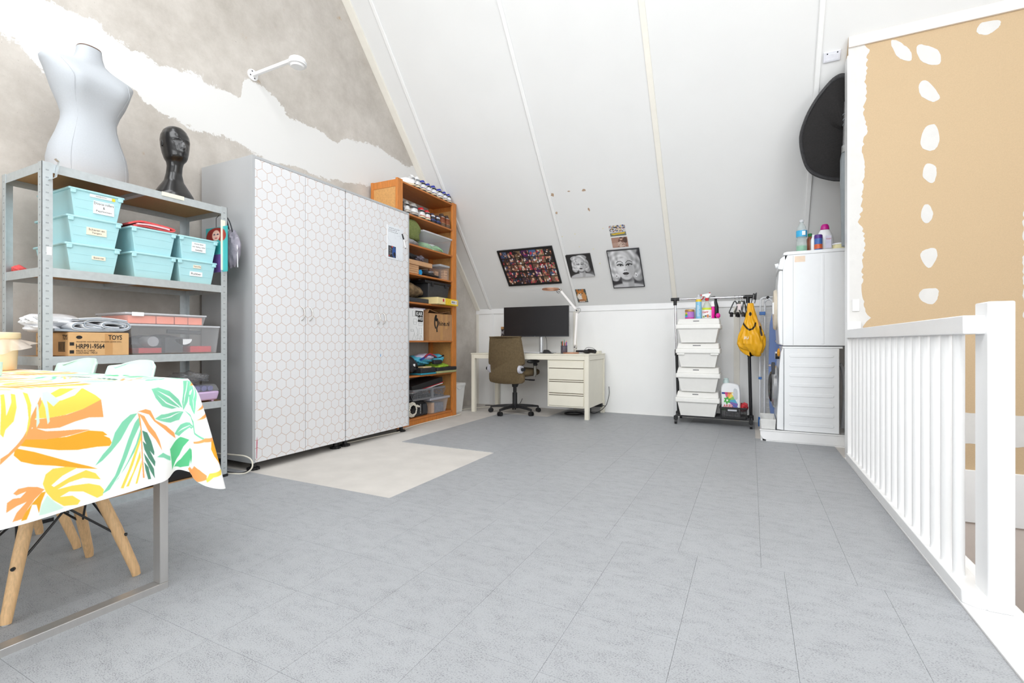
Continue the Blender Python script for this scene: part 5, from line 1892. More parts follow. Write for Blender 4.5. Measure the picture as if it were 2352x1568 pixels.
x0, x1, y0, y1, h = -3.56, -3.25, 4.42, 4.885, .312
obj('carton', B().shell(x0, x1, y0, y1, z, x0, x1, y0, y1, z + h, .005), m_kraft, sh)
obj('flap', B().ribbon([(y0, z + h), (y0 + .03, z + h + .045), (y0 + .20, z + h + .01)], .004, 'x', x0 + .01, x1 - .02), m_kraft, sh)
obj('flap', B().ribbon([(y1, z + h), (y1 - .03, z + h + .04), (y1 - .19, z + h + .012)], .004, 'x', x0 + .01, x1 - .02), m_kraft, sh)
obj('tape_strip', B().box(x1, x1 + .0007, 4.635, 4.685, z + .01, z + h), m_cardt, sh)
obj('tape_strip', B().box(x1, x1 + .0007, 4.735, 4.78, z + .14, z + h), m_cardt, sh)
text(sh, 'lettering', 'hine.nl', (x1 + .001, 4.60, z + .175), (0, 1, 0), (0, 0, 1), .22, .055, m_text)
sw_ = smooth_path([(4.545, z + .14), (4.525, z + .19), (4.53, z + .26), (4.555, z + .29), (4.55, z + .23), (4.575, z + .25), (4.585, z + .19), (4.565, z + .145), (4.57, z + .10)], 5)
obj('print_emblem', B().ribbon([(p[0], p[1]) for p in sw_], .022, 'x', x1 + .0004, x1 + .001), m_text, sh)

# ---------------------------------------------------------------- seventh compartment: bags
z = .5315
m_bkn = M('black_nylon_bag', (40, 40, 43), 0.6, var=0.25, scale=30, bump=0.3)
bp_ = thing('black_backpack', 'soft black bag with white tag at the wardrobe edge', 'bag', (-3.36, 4.12, z))
obj('sack', B().blob((-3.36, 4.10, z + .11), (.13, .17, .105), 61, .13, n=40, m=26, flat=z + .0005, freq=4), m_bkn, bp_, smooth=50)
obj('tag', B().box(-3.242, -3.24, 4.115, 4.148, z + .10, z + .128).xf(Matrix.Translation((.006, 0, 0))), m_label, bp_)
gr = thing('green_pouch', 'flat black zip pouch with lime green top on the seventh shelf', 'pouch', (-3.38, 4.72, z))
obj('base', B().box(-3.54, -3.215, 4.53, 4.925, z, z + .028), M('olive_edge', (168, 170, 120), .7), gr, bev=.006)
obj('side', B().box(-3.54, -3.21, 4.525, 4.925, z + .028, z + .068), m_bkn, gr, bev=.008)
obj('lime_top', B().blob((-3.38, 4.71, z + .075), (.15, .185, .038), 71, .10, flat=z + .068), M('lime_green_print', (150, 186, 52), .6, var=.5, scale=30), gr, smooth=50)
tl = thing('black_pouch', 'flat black pouch with teal edge under the blue bags', 'pouch', (-3.38, 4.37, z))
obj('base', B().box(-3.52, -3.222, 4.235, 4.518, z, z + .018), M('teal_cloth', (40, 150, 176), .7), tl, bev=.006)
obj('side', B().box(-3.52, -3.225, 4.24, 4.515, z + .018, z + .075), m_bkn, tl, bev=.010)
tag(obj('beige_strap', B().box(-3.30, -3.226, 4.28, 4.43, z + .0755, z + .09), M('beige_webbing', (212, 186, 140), .8), bev=.002), 'beige strap on the black pouch with teal edge', 'strap')
m_aqua = M('aqua_print_nylon', (84, 178, 206), 0.55, var=0.30, scale=9)
m_sail = M('union_print_nylon', (196, 190, 214), 0.55, var=0.35, scale=14)
ab = thing('aqua_bag', 'aqua blue bag with white and red print on the pouches', 'bag', (-3.38, 4.42, z + .09))
obj('sack', B().blob((-3.40, 4.42, z + .155), (.12, .20, .062), 81, .12, n=40, m=24, flat=z + .0905, freq=4), m_aqua, ab, smooth=50)
obj('flag_panel', B().blob((-3.36, 4.46, z + .19), (.10, .15, .042), 83, .10), m_sail, ab, smooth=50)
obj('zip_pocket', B().box(-3.275, -3.232, 4.50, 4.65, z + .108, z + .155), m_bkn, ab, bev=.01)
obj('flag_stripe', B().ribbon(smooth_path([(4.36, z + .19), (4.43, z + .226), (4.50, z + .22), (4.58, z + .19)], 5), .012, 'x', -3.28, -3.262), M('flag_red', (176, 52, 70), .6), ab, smooth=50)
obj('flag_stripe', B().ribbon(smooth_path([(4.30, z + .165), (4.40, z + .20), (4.47, z + .222)], 5), .016, 'x', -3.285, -3.268), M('flag_blue', (40, 70, 160), .6), ab, smooth=50)
cb_ = thing('aqua_hat', 'small aqua cap with dark trim above the lime green pouch', 'cap', (-3.4, 4.74, z + .115))
obj('crown', B().blob((-3.40, 4.75, z + .165), (.10, .10, .055), 91, .08, flat=z + .115), m_aqua, cb_, smooth=50)
obj('trim', B().tube([(-3.40 + .098 * math.cos(a * .3), 4.75 + .10 * math.sin(a * .3), z + .19 + .012 * math.sin(a * .6)) for a in range(21)], .006, closed=True), m_bkn, cb_, smooth=50)

# ---------------------------------------------------------------- bottom compartment
z = .0725
cx_ = thing('clear_storage_box', 'small clear box with grey lid at the bottom of the bookcase', 'box', (-3.40, 4.62, z))
obj('tub', B().shell(-3.55, -3.265, 4.49, 4.765, z, -3.57, -3.25, 4.475, 4.795, z + .155, .003), m_clear, cx_, bev=.006)
obj('lid', B().box(-3.575, -3.24, 4.43, 4.825, z + .155, z + .182), M('grey_box_lid', (168, 168, 176), .35, var=.02), cx_, bev=.006)
obj('content', B().box(-3.50, -3.28, 4.58, 4.74, z + .004, z + .11), M('slate_blue_goods', (86, 92, 112), .6, var=.3), cx_)
obj('content', B().box(-3.50, -3.29, 4.51, 4.57, z + .004, z + .12), m_wood, cx_)
bs = thing('grey_basket', 'grey perforated plastic basket holding magazines', 'basket', (-3.40, 4.45, z + .183))
m_gpl = M('grey_basket_plastic', (128, 130, 134), 0.45, var=0.03)
zb0, zb1 = z + .1825, z + .305
b = B()
b.box(-3.55, -3.255, 4.14, 4.70, zb0, zb0 + .006)
for yy in (4.11, 4.70):
    pass
b.tap(-3.256, -3.25, 4.13, 4.69, zb0, -3.246, -3.240, 4.12, 4.70, zb0 + .02)
b.tap(-3.246, -3.24, 4.12, 4.71, zb1 - .022, -3.242, -3.236, 4.11, 4.72, zb1)
b.box(-3.57, -3.24, 4.700, 4.706, zb1 - .022, zb1)
b.box(-3.57, -3.24, 4.110, 4.116, zb1 - .022, zb1)
b.box(-3.57, -3.564, 4.11, 4.71, zb0, zb1)
b.box(-3.56, -3.25, 4.694, 4.700, zb0, zb0 + .02)
b.box(-3.256, -3.238, 4.45, 4.49, zb0, zb1)
obj('frame', b, m_gpl, bs)
lt = B()
for i in range(26):
    y = 4.12 + i * .0226
    for sg in (-1, 1):
        lt.add([(-3.248, y, zb0 + .015), (-3.248, y + .004, zb0 + .015), (-3.243, y + .004 + sg * .05, zb1 - .018), (-3.243, y + sg * .05, zb1 - .018),
                (-3.251, y, zb0 + .015), (-3.251, y + .004, zb0 + .015), (-3.246, y + .004 + sg * .05, zb1 - .018), (-3.246, y + sg * .05, zb1 - .018)],
               [(0, 1, 2, 3), (7, 6, 5, 4), (0, 4, 5, 1), (1, 5, 6, 2), (2, 6, 7, 3), (3, 7, 4, 0)])
for i in range(14):
    x = -3.56 + i * .0226
    lt.box(x, x + .004, 4.697, 4.702, zb0 + .015, zb1 - .018)
obj('lattice', lt, m_gpl, bs, kind='stuff')
LBM = Matrix.Translation((-3.40, 4.42, zb1 - .02)) @ Matrix.Rotation(R(7), 4, 'X')
for i, (c, th, l, dy) in enumerate([((236, 236, 238), .012, 'white edged magazine lowest in the grey basket', 0), ((196, 40, 48), .010, 'red edged magazine in the grey basket', .012), ((36, 36, 38), .06, 'thick black folder topmost in the grey basket', -.01)]):
    zz = [0, .0125, .023][i] + .012
    tag(obj('magazine' if i < 2 else 'black_folder', B().box(-.14, .14 + .004 * i, -.29 + dy, .285 + dy, zz, zz + th).xf(LBM), M('mag_%d' % i, c, .4), bev=.002), l, 'magazine' if i < 2 else 'folder')
ka = thing('black_appliance', 'glossy black rounded kitchen appliance at the bottom of the bookcase', 'appliance', (-3.38, 4.35, z))
pr = smooth_path([(4.15, z), (4.14, z + .10), (4.17, z + .19), (4.26, z + .175), (4.36, z + .165), (4.43, z + .11), (4.44, z + .04), (4.43, z)], 5)
obj('housing', B().prism([(p[0], p[1]) for p in pr], 'x', -3.52, -3.285), M('gloss_black_housing', (26, 26, 29), .25, coat=.3), ka, bev=.012, seg=3)
obj('side_panel', B().box(-3.286, -3.279, 4.345, 4.42, z + .02, z + .13), m_dk, ka, bev=.01)
vt = B()
for i in range(9):
    vt.box(-3.285, -3.281, 4.295, 4.312, z + .03 + i * .012, z + .036 + i * .012)
obj('vents', vt, M('grey_vent', (170, 172, 176), .5), ka, kind='stuff')
m_cable = M('cream_cable', (232, 226, 212), 0.5, var=0.02)
cr_ = thing('coiled_cable', 'cream extension cable coiled with a plug, bottom left of the bookcase', 'cable', (-3.25, 4.13, z))
pts = [(-3.262 + .004 * (k % 3) + .02 * k / 120, 4.12 + (.085 - .0003 * k) * math.cos(k * .22), z + .093 + (.082 - .0003 * k) * math.sin(k * .22)) for k in range(110)]
obj('coil', B().tube(pts, .0048, n=7), m_cable, cr_, smooth=50)
obj('plug', B().cyl((-3.245, 4.19, z + .13), (-3.24, 4.225, z + .118), .013, .010), m_cable, cr_, smooth=40)
obj('pins', B().cyl((-3.24, 4.225, z + .113), (-3.238, 4.245, z + .108), .0025).cyl((-3.24, 4.225, z + .125), (-3.238, 4.245, z + .120), .0025), m_chrome, cr_)
tag(obj('white_pitcher', B().lathe([(.05, 0), (.055, .01), (.05, .12), (.045, .19), (.04, .19), (.045, .02)], (-3.40, 4.02, z), n=28), m_clearw, smooth=40), 'white jug at the far left of the bookcase bottom', 'jug')

# waste bin in the corner behind the bookcase
wbn = thing('waste_bin', 'white slim plastic waste bin beside the bookcase', 'bin', (-3.42, 5.15, 0))
m_wbin = M('white_bin_plastic', (232, 232, 230), 0.5, var=0.02)
obj('body', B().shell(-3.52, -3.34, 5.03, 5.245, 0, -3.545, -3.31, 5.01, 5.275, .345, .004), m_wbin, wbn, bev=.008)
obj('rim', B().shell(-3.55, -3.305, 5.005, 5.28, .335, -3.55, -3.305, 5.005, 5.28, .368, .006), m_wbin, wbn, bev=.004)
obj('liner', B().ribbon(smooth_path([(5.02, .33), (5.08, .315), (5.13, .29), (5.19, .318), (5.27, .328)], 5), .004, 'x', -3.308, -3.303), m_clearw, wbn)

# ================================================================== DESK
m_desk = M('ivory_lacquered_metal', (235, 230, 214), 0.42, var=0.02, scale=8)
m_deskd = M('dark_gap', (96, 78, 60), 0.8)
dk = thing('desk', 'ivory metal desk with a drawer pedestal against the knee wall', 'desk', (-2.43, 5.62, 0))
X0, X1, Y0, Y1, DZ = -3.215, -1.655, 5.27, 5.955, .752
obj('desk_top', B().box(X0 - .005, X1 + .005, Y0 - .005, Y1 + .005, DZ - .014, DZ), m_desk, dk, bev=.003)
b = B()
b.box(X0 + .05, X1 - .05, Y0, Y0 + .03, DZ - .068, DZ - .014)
b.box(X0 + .05, X1 - .05, Y1 - .03, Y1, DZ - .068, DZ - .014)
b.box(X0, X0 + .03, Y0 + .05, Y1 - .05, DZ - .068, DZ - .014)
b.box(X1 - .03, X1, Y0 + .05, Y1 - .05, DZ - .068, DZ - .014)
obj('apron', b, m_desk, dk, bev=.002)
for xx in (X0, X1 - .05):
    for yy in (Y0, Y1 - .05):
        obj('leg', B().box(xx, xx + .05, yy, yy + .05, 0, DZ - .014), m_desk, dk, bev=.003)
px0, px1 = -2.165, X1 - .052
obj('pedestal', B().box(px0, px1, Y0 + .015, Y1 - .06, .13, DZ - .07), m_desk, dk, bev=.002)
obj('side_panel', B().box(X1 - .052, X1 - .012, Y0 + .05, Y1 - .05, .13, DZ - .07), m_desk, dk, bev=.002)
fy = Y0 + .015
for (za, zb_) in ((.60, .665), (.455, .582), (.30, .425), (.148, .268)):
    d = obj('drawer', B().box(px0 + .02, px1 - .012, fy - .012, fy, za, zb_), m_desk, dk, bev=.003)
    if za < .6:
        obj('pull_lip', B().box(px0 + .02, px1 - .012, fy - .016, fy, zb_ + .008, zb_ + .022), m_desk, d, bev=.003)
        obj('gap', B().box(px0 + .02, px1 - .012, fy - .003, fy, zb_ + .001, zb_ + .007), m_deskd, d)
        obj('gap', B().box(px0 + .02, px1 - .012, fy - .003, fy, zb_ + .0225, zb_ + .027), m_deskd, d)

# ---------------------------------------------------------------- monitor
m_screen = M('dark_screen', (30, 29, 32), 0.35, var=0.02)
m_alu = M('brushed_aluminium', (200, 202, 205), 0.35, 0.7, var=0.03)
mo = thing('ultrawide_monitor', 'wide black monitor on a silver stand on the desk', 'monitor', (-2.43, 5.66, DZ))
mx0, mx1, mz0, mz1, my = -2.945, -2.035, .962, 1.352, 5.655
obj('panel', B().box(mx0, mx1, my, my + .028, mz0, mz1), m_black, mo, bev=.003)
obj('screen', B().box(mx0 + .006, mx1 - .006, my - .001, my, mz0 + .014, mz1 - .006), m_screen, mo)
obj('bezel_strip', B().box(mx0, mx1, my - .0015, my, mz0, mz0 + .012), m_dk, mo)
text(mo, 'lettering', 'LG', (-2.50, my - .0022, mz0 + .003), (1, 0, 0), (0, 0, 1), .014, .006, m_alu)
obj('stand_column', B().cyl((-2.425, my + .05, DZ + .008), (-2.425, my + .05, 1.1), .028, n=24), m_alu, mo, smooth=40)
obj('stand_base', B().prism([(-2.62, my - .02), (-2.30, my - .02), (-2.25, my + .14), (-2.6, my + .14)], 'z', DZ + .0005, DZ + .010), m_alu, mo, bev=.003)
obj('cable', B().tube(smooth_path([(-2.37, my + .04, 1.0), (-2.352, my + .05, .92), (-2.345, my + .05, .83), (-2.35, my + .06, .765)], 6), .003), m_black, mo, smooth=50)
# bottle behind the monitor
bo = thing('dark_bottle', 'dark glass bottle with cork behind the monitor', 'bottle', (-3.03, 5.78, DZ))
obj('glass', B().lathe([(.036, 0), (.038, .004), (.038, .17), (.030, .205), (.017, .235), (.016, .30), (.019, .302), (.019, .312), (.015, .314)], (-3.03, 5.78, DZ + .0005), n=28), M('dark_brown_glass', (42, 26, 24), .15), bo, smooth=40)
obj('neck_label', B().lathe([(.0175, .255), (.0175, .285)], (-3.03, 5.78, DZ), n=28), M('grey_label', (150, 146, 150), .5), bo, smooth=40)
obj('cork', B().lathe([(.018, .3145), (.021, .318), (.021, .345), (.018, .348)], (-3.03, 5.78, DZ), n=24), M('cork_top', (196, 144, 92), .7), bo, smooth=40)
# keyboard, dock, gadgets
kb = thing('keyboard', 'slim silver keyboard in front of the monitor stand', 'keyboard', (-2.52, 5.48, DZ))
obj('case', B().tap(-2.70, -2.33, 5.42, 5.55, DZ + .0005, -2.70, -2.33, 5.425, 5.55, DZ + .012), m_alu, kb, bev=.002)
ks = B()
for r_ in range(5):
    for c_ in range(15):
        ks.box(-2.692 + c_ * .0238, -2.672 + c_ * .0238, 5.432 + r_ * .0225, 5.451 + r_ * .0225, DZ + .012, DZ + .015)
obj('keys', ks, m_label, kb, kind='stuff')
ms = thing('computer_mouse', 'black wedge-shaped mouse beside the monitor stand', 'mouse', (-2.27, 5.50, DZ))
obj('shell', B().tap(-2.31, -2.20, 5.46, 5.54, DZ + .0005, -2.30, -2.245, 5.475, 5.53, DZ + .045), m_black, ms, bev=.012, seg=3)
obj('foot', B().box(-2.32, -2.19, 5.455, 5.545, DZ + .0003, DZ + .006), m_dk, ms, bev=.002)
# pen cup
pc = thing('pen_cup', 'mesh cup full of coloured pens on the desk', 'cup', (-2.055, 5.55, DZ))
obj('mesh_cup', B().lathe([(.040, .001), (.041, .004), (.041, .095), (.0385, .095), (.0385, .006)], (-2.055, 5.55, DZ), n=28), M('smoke_mesh', (110, 106, 120), .4, .3, alpha=.55), pc, smooth=40)
obj('rim', B().tube([(-2.055 + .0405 * math.cos(a * .3), 5.55 + .0405 * math.sin(a * .3), DZ + .095) for a in range(21)], .002, closed=True), m_dk, pc)
q = random.Random(11)
for i, c in enumerate([(120, 70, 160), (150, 90, 180), (30, 140, 90), (40, 160, 100), (30, 30, 34), (205, 40, 46), (214, 50, 60), (250, 200, 60), (200, 60, 120), (60, 80, 160), (230, 120, 40)]):
    a = i * .9
    x, y = -2.055 + .024 * math.cos(a), 5.55 + .024 * math.sin(a)
    e = Vector((-2.055 + .034 * math.cos(a), 5.55 + .030 * math.sin(a), DZ + q.uniform(.12, .165)))
    p_ = tag(obj('pen', B().cyl((x, y, DZ + .008), e, .0045, n=8).cyl(e, e + (e - Vector((x, y, DZ + .008))).normalized() * .012, .0045, .0015, n=8), M('pen_%d' % i, c, .4), smooth=40),
             ['violet', 'lilac', 'dark green', 'bright green', 'black', 'red', 'scarlet', 'yellow', 'magenta', 'navy', 'orange'][i] + ' pen standing in the mesh cup on the desk', 'pen', 'pens in the mesh cup')
# lamp
m_rose = M('rose_gold', (214, 160, 130), 0.3, 0.7, var=0.03)
m_lampw = M('white_lamp_arm', (250, 246, 244), 0.35, var=0.01)
ly = 5.57
la = thing('desk_lamp', 'jointed white desk lamp with rose gold base and ring head', 'lamp', (-1.975, ly, DZ))
obj('base', B().lathe([(.098, .0005), (.10, .004), (.10, .012), (.096, .016), (.02, .017)], (-1.975, ly, DZ), n=40), m_rose, la, smooth=40)
J1, J2, J3 = Vector((-1.922, ly, .832)), Vector((-1.896, ly, 1.276)), Vector((-2.118, ly, 1.542))
obj('stem', B().cyl((-1.922, ly, DZ + .015), J1, .011, n=14), m_chrome, la, smooth=40)
for a, c, m_ in ((J1, J2, m_rose), (J2, J3, m_lampw)):
    d = (c - a).normalized()
    n_ = Vector((-d.z, 0, d.x)) * .0125
    A, C_ = a + d * .025, c - d * .025
    bb = B()
    vs = []
    for p in (A, C_):
        for dx, dy in ((-1, -.008), (1, -.008), (1, .008), (-1, .008)):
            vs.append(p + n_ * dx + Vector((0, dy, 0)))
    bb.add(vs, [(3, 2, 1, 0), (4, 5, 6, 7), (0, 1, 5, 4), (1, 2, 6, 5), (2, 3, 7, 6), (3, 0, 4, 7)])
    obj('arm', bb, m_lampw, la, bev=.003)
for jj in (J1, J2, J3):
    j_ = obj('joint', B().cyl(jj - Vector((0, .016, 0)), jj + Vector((0, .016, 0)), .024 if jj != J3 else .018, n=24), m_chrome, la, smooth=40)
    obj('screw', B().cyl(jj - Vector((0, .018, 0)), jj - Vector((0, .016, 0)), .009, n=14), m_dk, j_)
for jj, sg in ((J2, 1), (J3, -1)):
    obj('cable', B().tube(smooth_path([jj + Vector((sg * .0, 0, .03)) * (1 if sg > 0 else -.6), jj + Vector((sg * .035, 0, .025 if sg > 0 else -.03)), jj + Vector((sg * .045, 0, 0 if sg > 0 else -.015)), jj + Vector((sg * .02, 0, -.03 if sg > 0 else -.045)), jj + Vector((0, 0, -.03))], 5), .0022, n=6), m_dk, la, smooth=50)
obj('head_ring', B().tube([(-2.235 + .105 * math.cos(a * math.pi / 20), ly + .105 * math.sin(a * math.pi / 20), 1.552) for a in range(40)], .010, n=10, closed=True), m_rose, la, smooth=50)
obj('head_arm', B().cyl((-2.135, ly, 1.546), J3, .008, n=10), m_chrome, la, smooth=40)
# gadgets at the right end of the desk
hdv = thing('folded_drone', 'black folded camera drone on the right end of the desk', 'drone', (-1.80, 5.66, DZ))
obj('hull', B().blob((-1.79, 5.64, DZ + .026), (.055, .05, .025), 5, .06, flat=DZ + .0005), m_black, hdv, smooth=50)
obj('arm', B().cyl((-1.80, 5.64, DZ + .028), (-1.94, 5.68, DZ + .028), .018, .012), m_dk, hdv, smooth=40)
obj('arm', B().cyl((-1.77, 5.63, DZ + .035), (-1.67, 5.58, DZ + .028), .024, .022), m_black, hdv, smooth=40)
obj('wire_loop', B().tube(smooth_path([(-1.83, 5.66, DZ + .045), (-1.80, 5.68, DZ + .075), (-1.74, 5.68, DZ + .07), (-1.70, 5.67, DZ + .05)], 6), .0025), m_dk, hdv, smooth=50)
tag(obj('charger_box', B().box(-1.735, -1.665, 5.72, 5.84, DZ + .0005, DZ + .034), m_desk, bev=.004), 'small ivory box at the right rear of the desk', 'box')

# ---------------------------------------------------------------- office chair
m_fab = M('olive_brown_velour', (104, 88, 62), 0.9, var=0.14, scale=45, bump=0.25, bscale=300)
m_base = M('black_nylon_base', (36, 36, 38), 0.45, var=0.08)
oc = thing('office_chair', 'olive brown swivel office chair seen from behind at the desk', 'chair', (-2.655, 5.40, 0), local=True, rz=R(-9))
out = [(-.225, .945), (-.20, .962), (.20, .962), (.225, .945), (.25, .78), (.262, .66), (.258, .625), (.232, .605), (.222, .565), (.232, .525), (.252, .50), (.258, .47), (.252, .415), (.20, .392), (0, .384), (-.20, .392), (-.252, .415), (-.258, .47), (-.252, .50), (-.232, .525), (-.222, .565), (-.232, .605), (-.258, .625), (-.262, .66), (-.25, .78)]
op = smooth_path(out, 3, True)
rg = []
for yy, k in ((-.205, .965), (-.212, .99), (-.225, 1.0), (-.245, 1.0), (-.258, .99), (-.264, .965)):
    rg.append([(p[0] * k, yy + .035 * (p[1] - .62) * -1.2 + .05 * (p[0] / .25) ** 2, .67 + (p[1] - .67) * k) for p in op])
obj('backrest', B().loft(rg, True), m_fab, oc, smooth=50)
for sg in (-1, 1):
    obj('back_shell', B().cyl((sg * .215, -.205, .565), (sg * .246, -.205, .565), .052, .046, n=24), M('pale_grey_plastic', (196, 196, 204), .4), oc, smooth=40)
    obj('knob', B().cyl((sg * .246, -.205, .565), (sg * .285, -.205, .565), .020, n=16), m_base, oc, smooth=40)
    obj('arm_post', B().tube([(sg * .27, .03, .47), (sg * .285, .03, .50), (sg * .285, .02, .645)], [.017, .020, .017], n=12), M('grey_metal_arm', (150, 148, 140), .35, .6), oc, smooth=40)
    obj('arm_rest', B().blob((sg * .275, .0, .656), (.042, .115, .022), 3, .03, square=.75), m_base, oc, smooth=50)
    obj('arm_knob', B().cyl((sg * .285, -.0, .622), (sg * .325, -.0, .622), .018, n=14), m_base, oc, smooth=40)
obj('seat', B().blob((0, .05, .515), (.25, .25, .055), 2, .02, n=40, m=20, square=.6), m_fab, oc, smooth=50)
obj('mechanism', B().loft([[(.10 * math.cos(a * .524), .04 + .11 * math.sin(a * .524), .46) for a in range(12)], [(.055 * math.cos(a * .524), .02 + .055 * math.sin(a * .524), .40) for a in range(12)], [(.033 * math.cos(a * .524), .033 * math.sin(a * .524), .33) for a in range(12)]], True), m_base, oc, smooth=40)
obj('back_bar', B().tube([(0, .0, .44), (0, -.14, .43), (0, -.20, .50)], .022, n=10), m_base, oc, smooth=40)
obj('lever', B().cyl((.05, .05, .425), (.27, .03, .425), .007).box(.20, .27, .015, .045, .418, .434), m_base, oc, smooth=40)
obj('gas_column', B().lathe([(.030, .085), (.030, .26), (.022, .262), (.022, .34)], n=20), m_base, oc, smooth=40)
obj('hub', B().lathe([(.045, .065), (.05, .07), (.045, .115), (.032, .12)], n=20), m_base, oc, smooth=40)
for i in range(5):
    a = R(-98 + 72 * i + 9)
    d = Vector((math.cos(a), math.sin(a), 0))
    p = Vector((-d.y, d.x, 0))
    rg = []
    for r_, w, z0, z1 in ((.03, .030, .07, .115), (.12, .026, .075, .11), (.24, .022, .07, .098), (.32, .019, .065, .085)):
        c = d * r_
        rg.append([c + p * w + Vector((0, 0, z0)), c - p * w + Vector((0, 0, z0)), c - p * w * .8 + Vector((0, 0, z1)), c + p * w * .8 + Vector((0, 0, z1))])
    sp = obj('base_arm', B().loft(rg, True), m_base, oc, bev=.006)
    cc = d * .318
    cs = B()
    for sg in (-1, 1):
        cs.cyl(cc + p * (sg * .006) + Vector((0, 0, .028)), cc + p * (sg * .024) + Vector((0, 0, .028)), .028, n=20)
    cs.cyl(cc + Vector((0, 0, .03)), cc + Vector((0, 0, .07)), .008, n=8)
    obj('caster', cs, m_black, sp, smooth=40)

# ---------------------------------------------------------------- cables around the desk
def cable(name, label, pts, r, m_, loc_=None, cat='cable'):
    return tag(obj(name, B().tube(smooth_path(pts, 8), r, n=7), m_, smooth=50), label, cat)


cable('white_cable', 'white cable running along the wall under the desk left end', [(-3.50, 5.05, .006), (-3.40, 5.34, .006), (-3.30, 5.60, .006), (-3.15, 5.80, .006), (-3.05, 5.92, .006), (-2.80, 5.95, .006)], .005, m_cable)
cable('black_cable', 'black cable lying behind the left desk leg', [(-3.34, 5.85, .005), (-3.2, 5.90, .005), (-3.0, 5.88, .005), (-2.85, 5.90, .03), (-2.8, 5.93, .12)], .004, m_black)
cable('black_cable', 'black plug lead hanging from the desk beside the pedestal', [(-2.20, 5.60, .68), (-2.19, 5.60, .52), (-2.20, 5.59, .36), (-2.22, 5.58, .30), (-2.235, 5.58, .335), (-2.225, 5.58, .36)], .004, m_black)
cable('black_cable', 'coiled black cable on the floor under the pedestal', [(-1.95 + .12 * math.cos(k * .6), 5.62 + .10 * math.sin(k * .6), .008 + .0006 * k) for k in range(22)], .005, m_black)
ps = thing('power_strip', 'black power strip with cables by the right rear desk leg', 'power strip', (-1.76, 5.84, 0))
obj('bar', B().box(-1.90, -1.66, 5.83, 5.88, .085, .125), m_black, ps, bev=.006)
obj('adapter', B().box(-1.86, -1.81, 5.80, 5.87, .012, .084), m_dk, ps, bev=.004)
obj('lead', B().tube(smooth_path([(-1.66, 5.855, .105), (-1.62, 5.86, .10), (-1.605, 5.90, .16), (-1.60, 5.95, .25), (-1.61, 5.97, .33)], 6), .004), m_black, ps, smooth=50)
obj('lead', B().tube(smooth_path([(-1.84, 5.80, .03), (-1.74, 5.76, .012), (-1.66, 5.80, .05), (-1.62, 5.86, .10)], 6), .004), m_black, ps, smooth=50)
# cables at the near wardrobe foot
cable('white_cable', 'white cable looping down between the shelving and the near wardrobe', [(-3.22, 2.03, .008), (-3.13, 2.06, .006), (-3.06, 2.095, .01), (-3.03, 2.12, .045), (-3.05, 2.13, .09), (-3.11, 2.125, .112), (-3.2, 2.11, .115), (-3.38, 2.08, .115)], .005, m_cable)
cable('black_cable', 'black cable on the floor beside the near wardrobe foot', [(-3.25, 2.06, .008), (-3.14, 2.07, .008), (-3.09, 2.09, .01), (-3.06, 2.12, .02)], .004, m_black)
cable('white_cable', 'white cable on the screed in front of the wardrobe and bookcase', [(-3.20, 3.05, .006), (-3.16, 3.40, .006), (-3.12, 3.78, .006), (-3.18, 3.95, .006), (-3.215, 4.3, .006), (-3.21, 4.7, .006), (-3.2, 4.98, .006), (-3.24, 5.03, .006)], .0045, m_cable)

# ================================================================== PICTURES ON THE ROOF SLOPE
def slope_frame(x0, x1, y_top, y_bot):
    """lower-left corner, width, height of a rectangle lying on the slope"""
    p0 = on_slope(x0, y_bot)
    h = (on_slope(x0, y_top) - p0).length
    return p0, x1 - x0, h


def on_slope_box(bb, p0, w, h, t0, t1, inset=0.0):
    vs = []
    for off in (t0, t1):
        for u, v in ((inset, inset), (w - inset, inset), (w - inset, h - inset), (inset, h - inset)):
            vs.append(p0 + Vector((1, 0, 0)) * u + SLU * v + SLN * off)
    bb.add(vs, [(3, 2, 1, 0), (4, 5, 6, 7), (0, 1, 5, 4), (1, 2, 6, 5), (2, 3, 7, 6), (3, 0, 4, 7)])
    return bb


def framed(name, label, cat, x0, x1, yt, yb, cv, fw, t, mfr, grp='pictures on the roof slope'):
    p0, w, h = slope_frame(x0, x1, yt, yb)
    t_ = thing(name, label, cat, tuple(p0), grp)
    obj('backing', on_slope_box(B(), p0, w, h, .0006, t), mfr, t_)
    if fw > 0:
        for (u0, u1, v0, v1) in ((0, w, 0, fw), (0, w, h - fw, h), (0, fw, fw, h - fw), (w - fw, w, fw, h - fw)):
            q0 = p0 + Vector((1, 0, 0)) * u0 + SLU * v0
            obj('frame_bar', on_slope_box(B(), q0, u1 - u0, v1 - v0, t, t + .006), mfr, t_)
    o = painted('print', cv, p0 + Vector((1, 0, 0)) * fw + SLU * fw + SLN * (t + .0006), (1, 0, 0), SLU, w - 2 * fw, h - 2 * fw, t_, .4)
    return t_


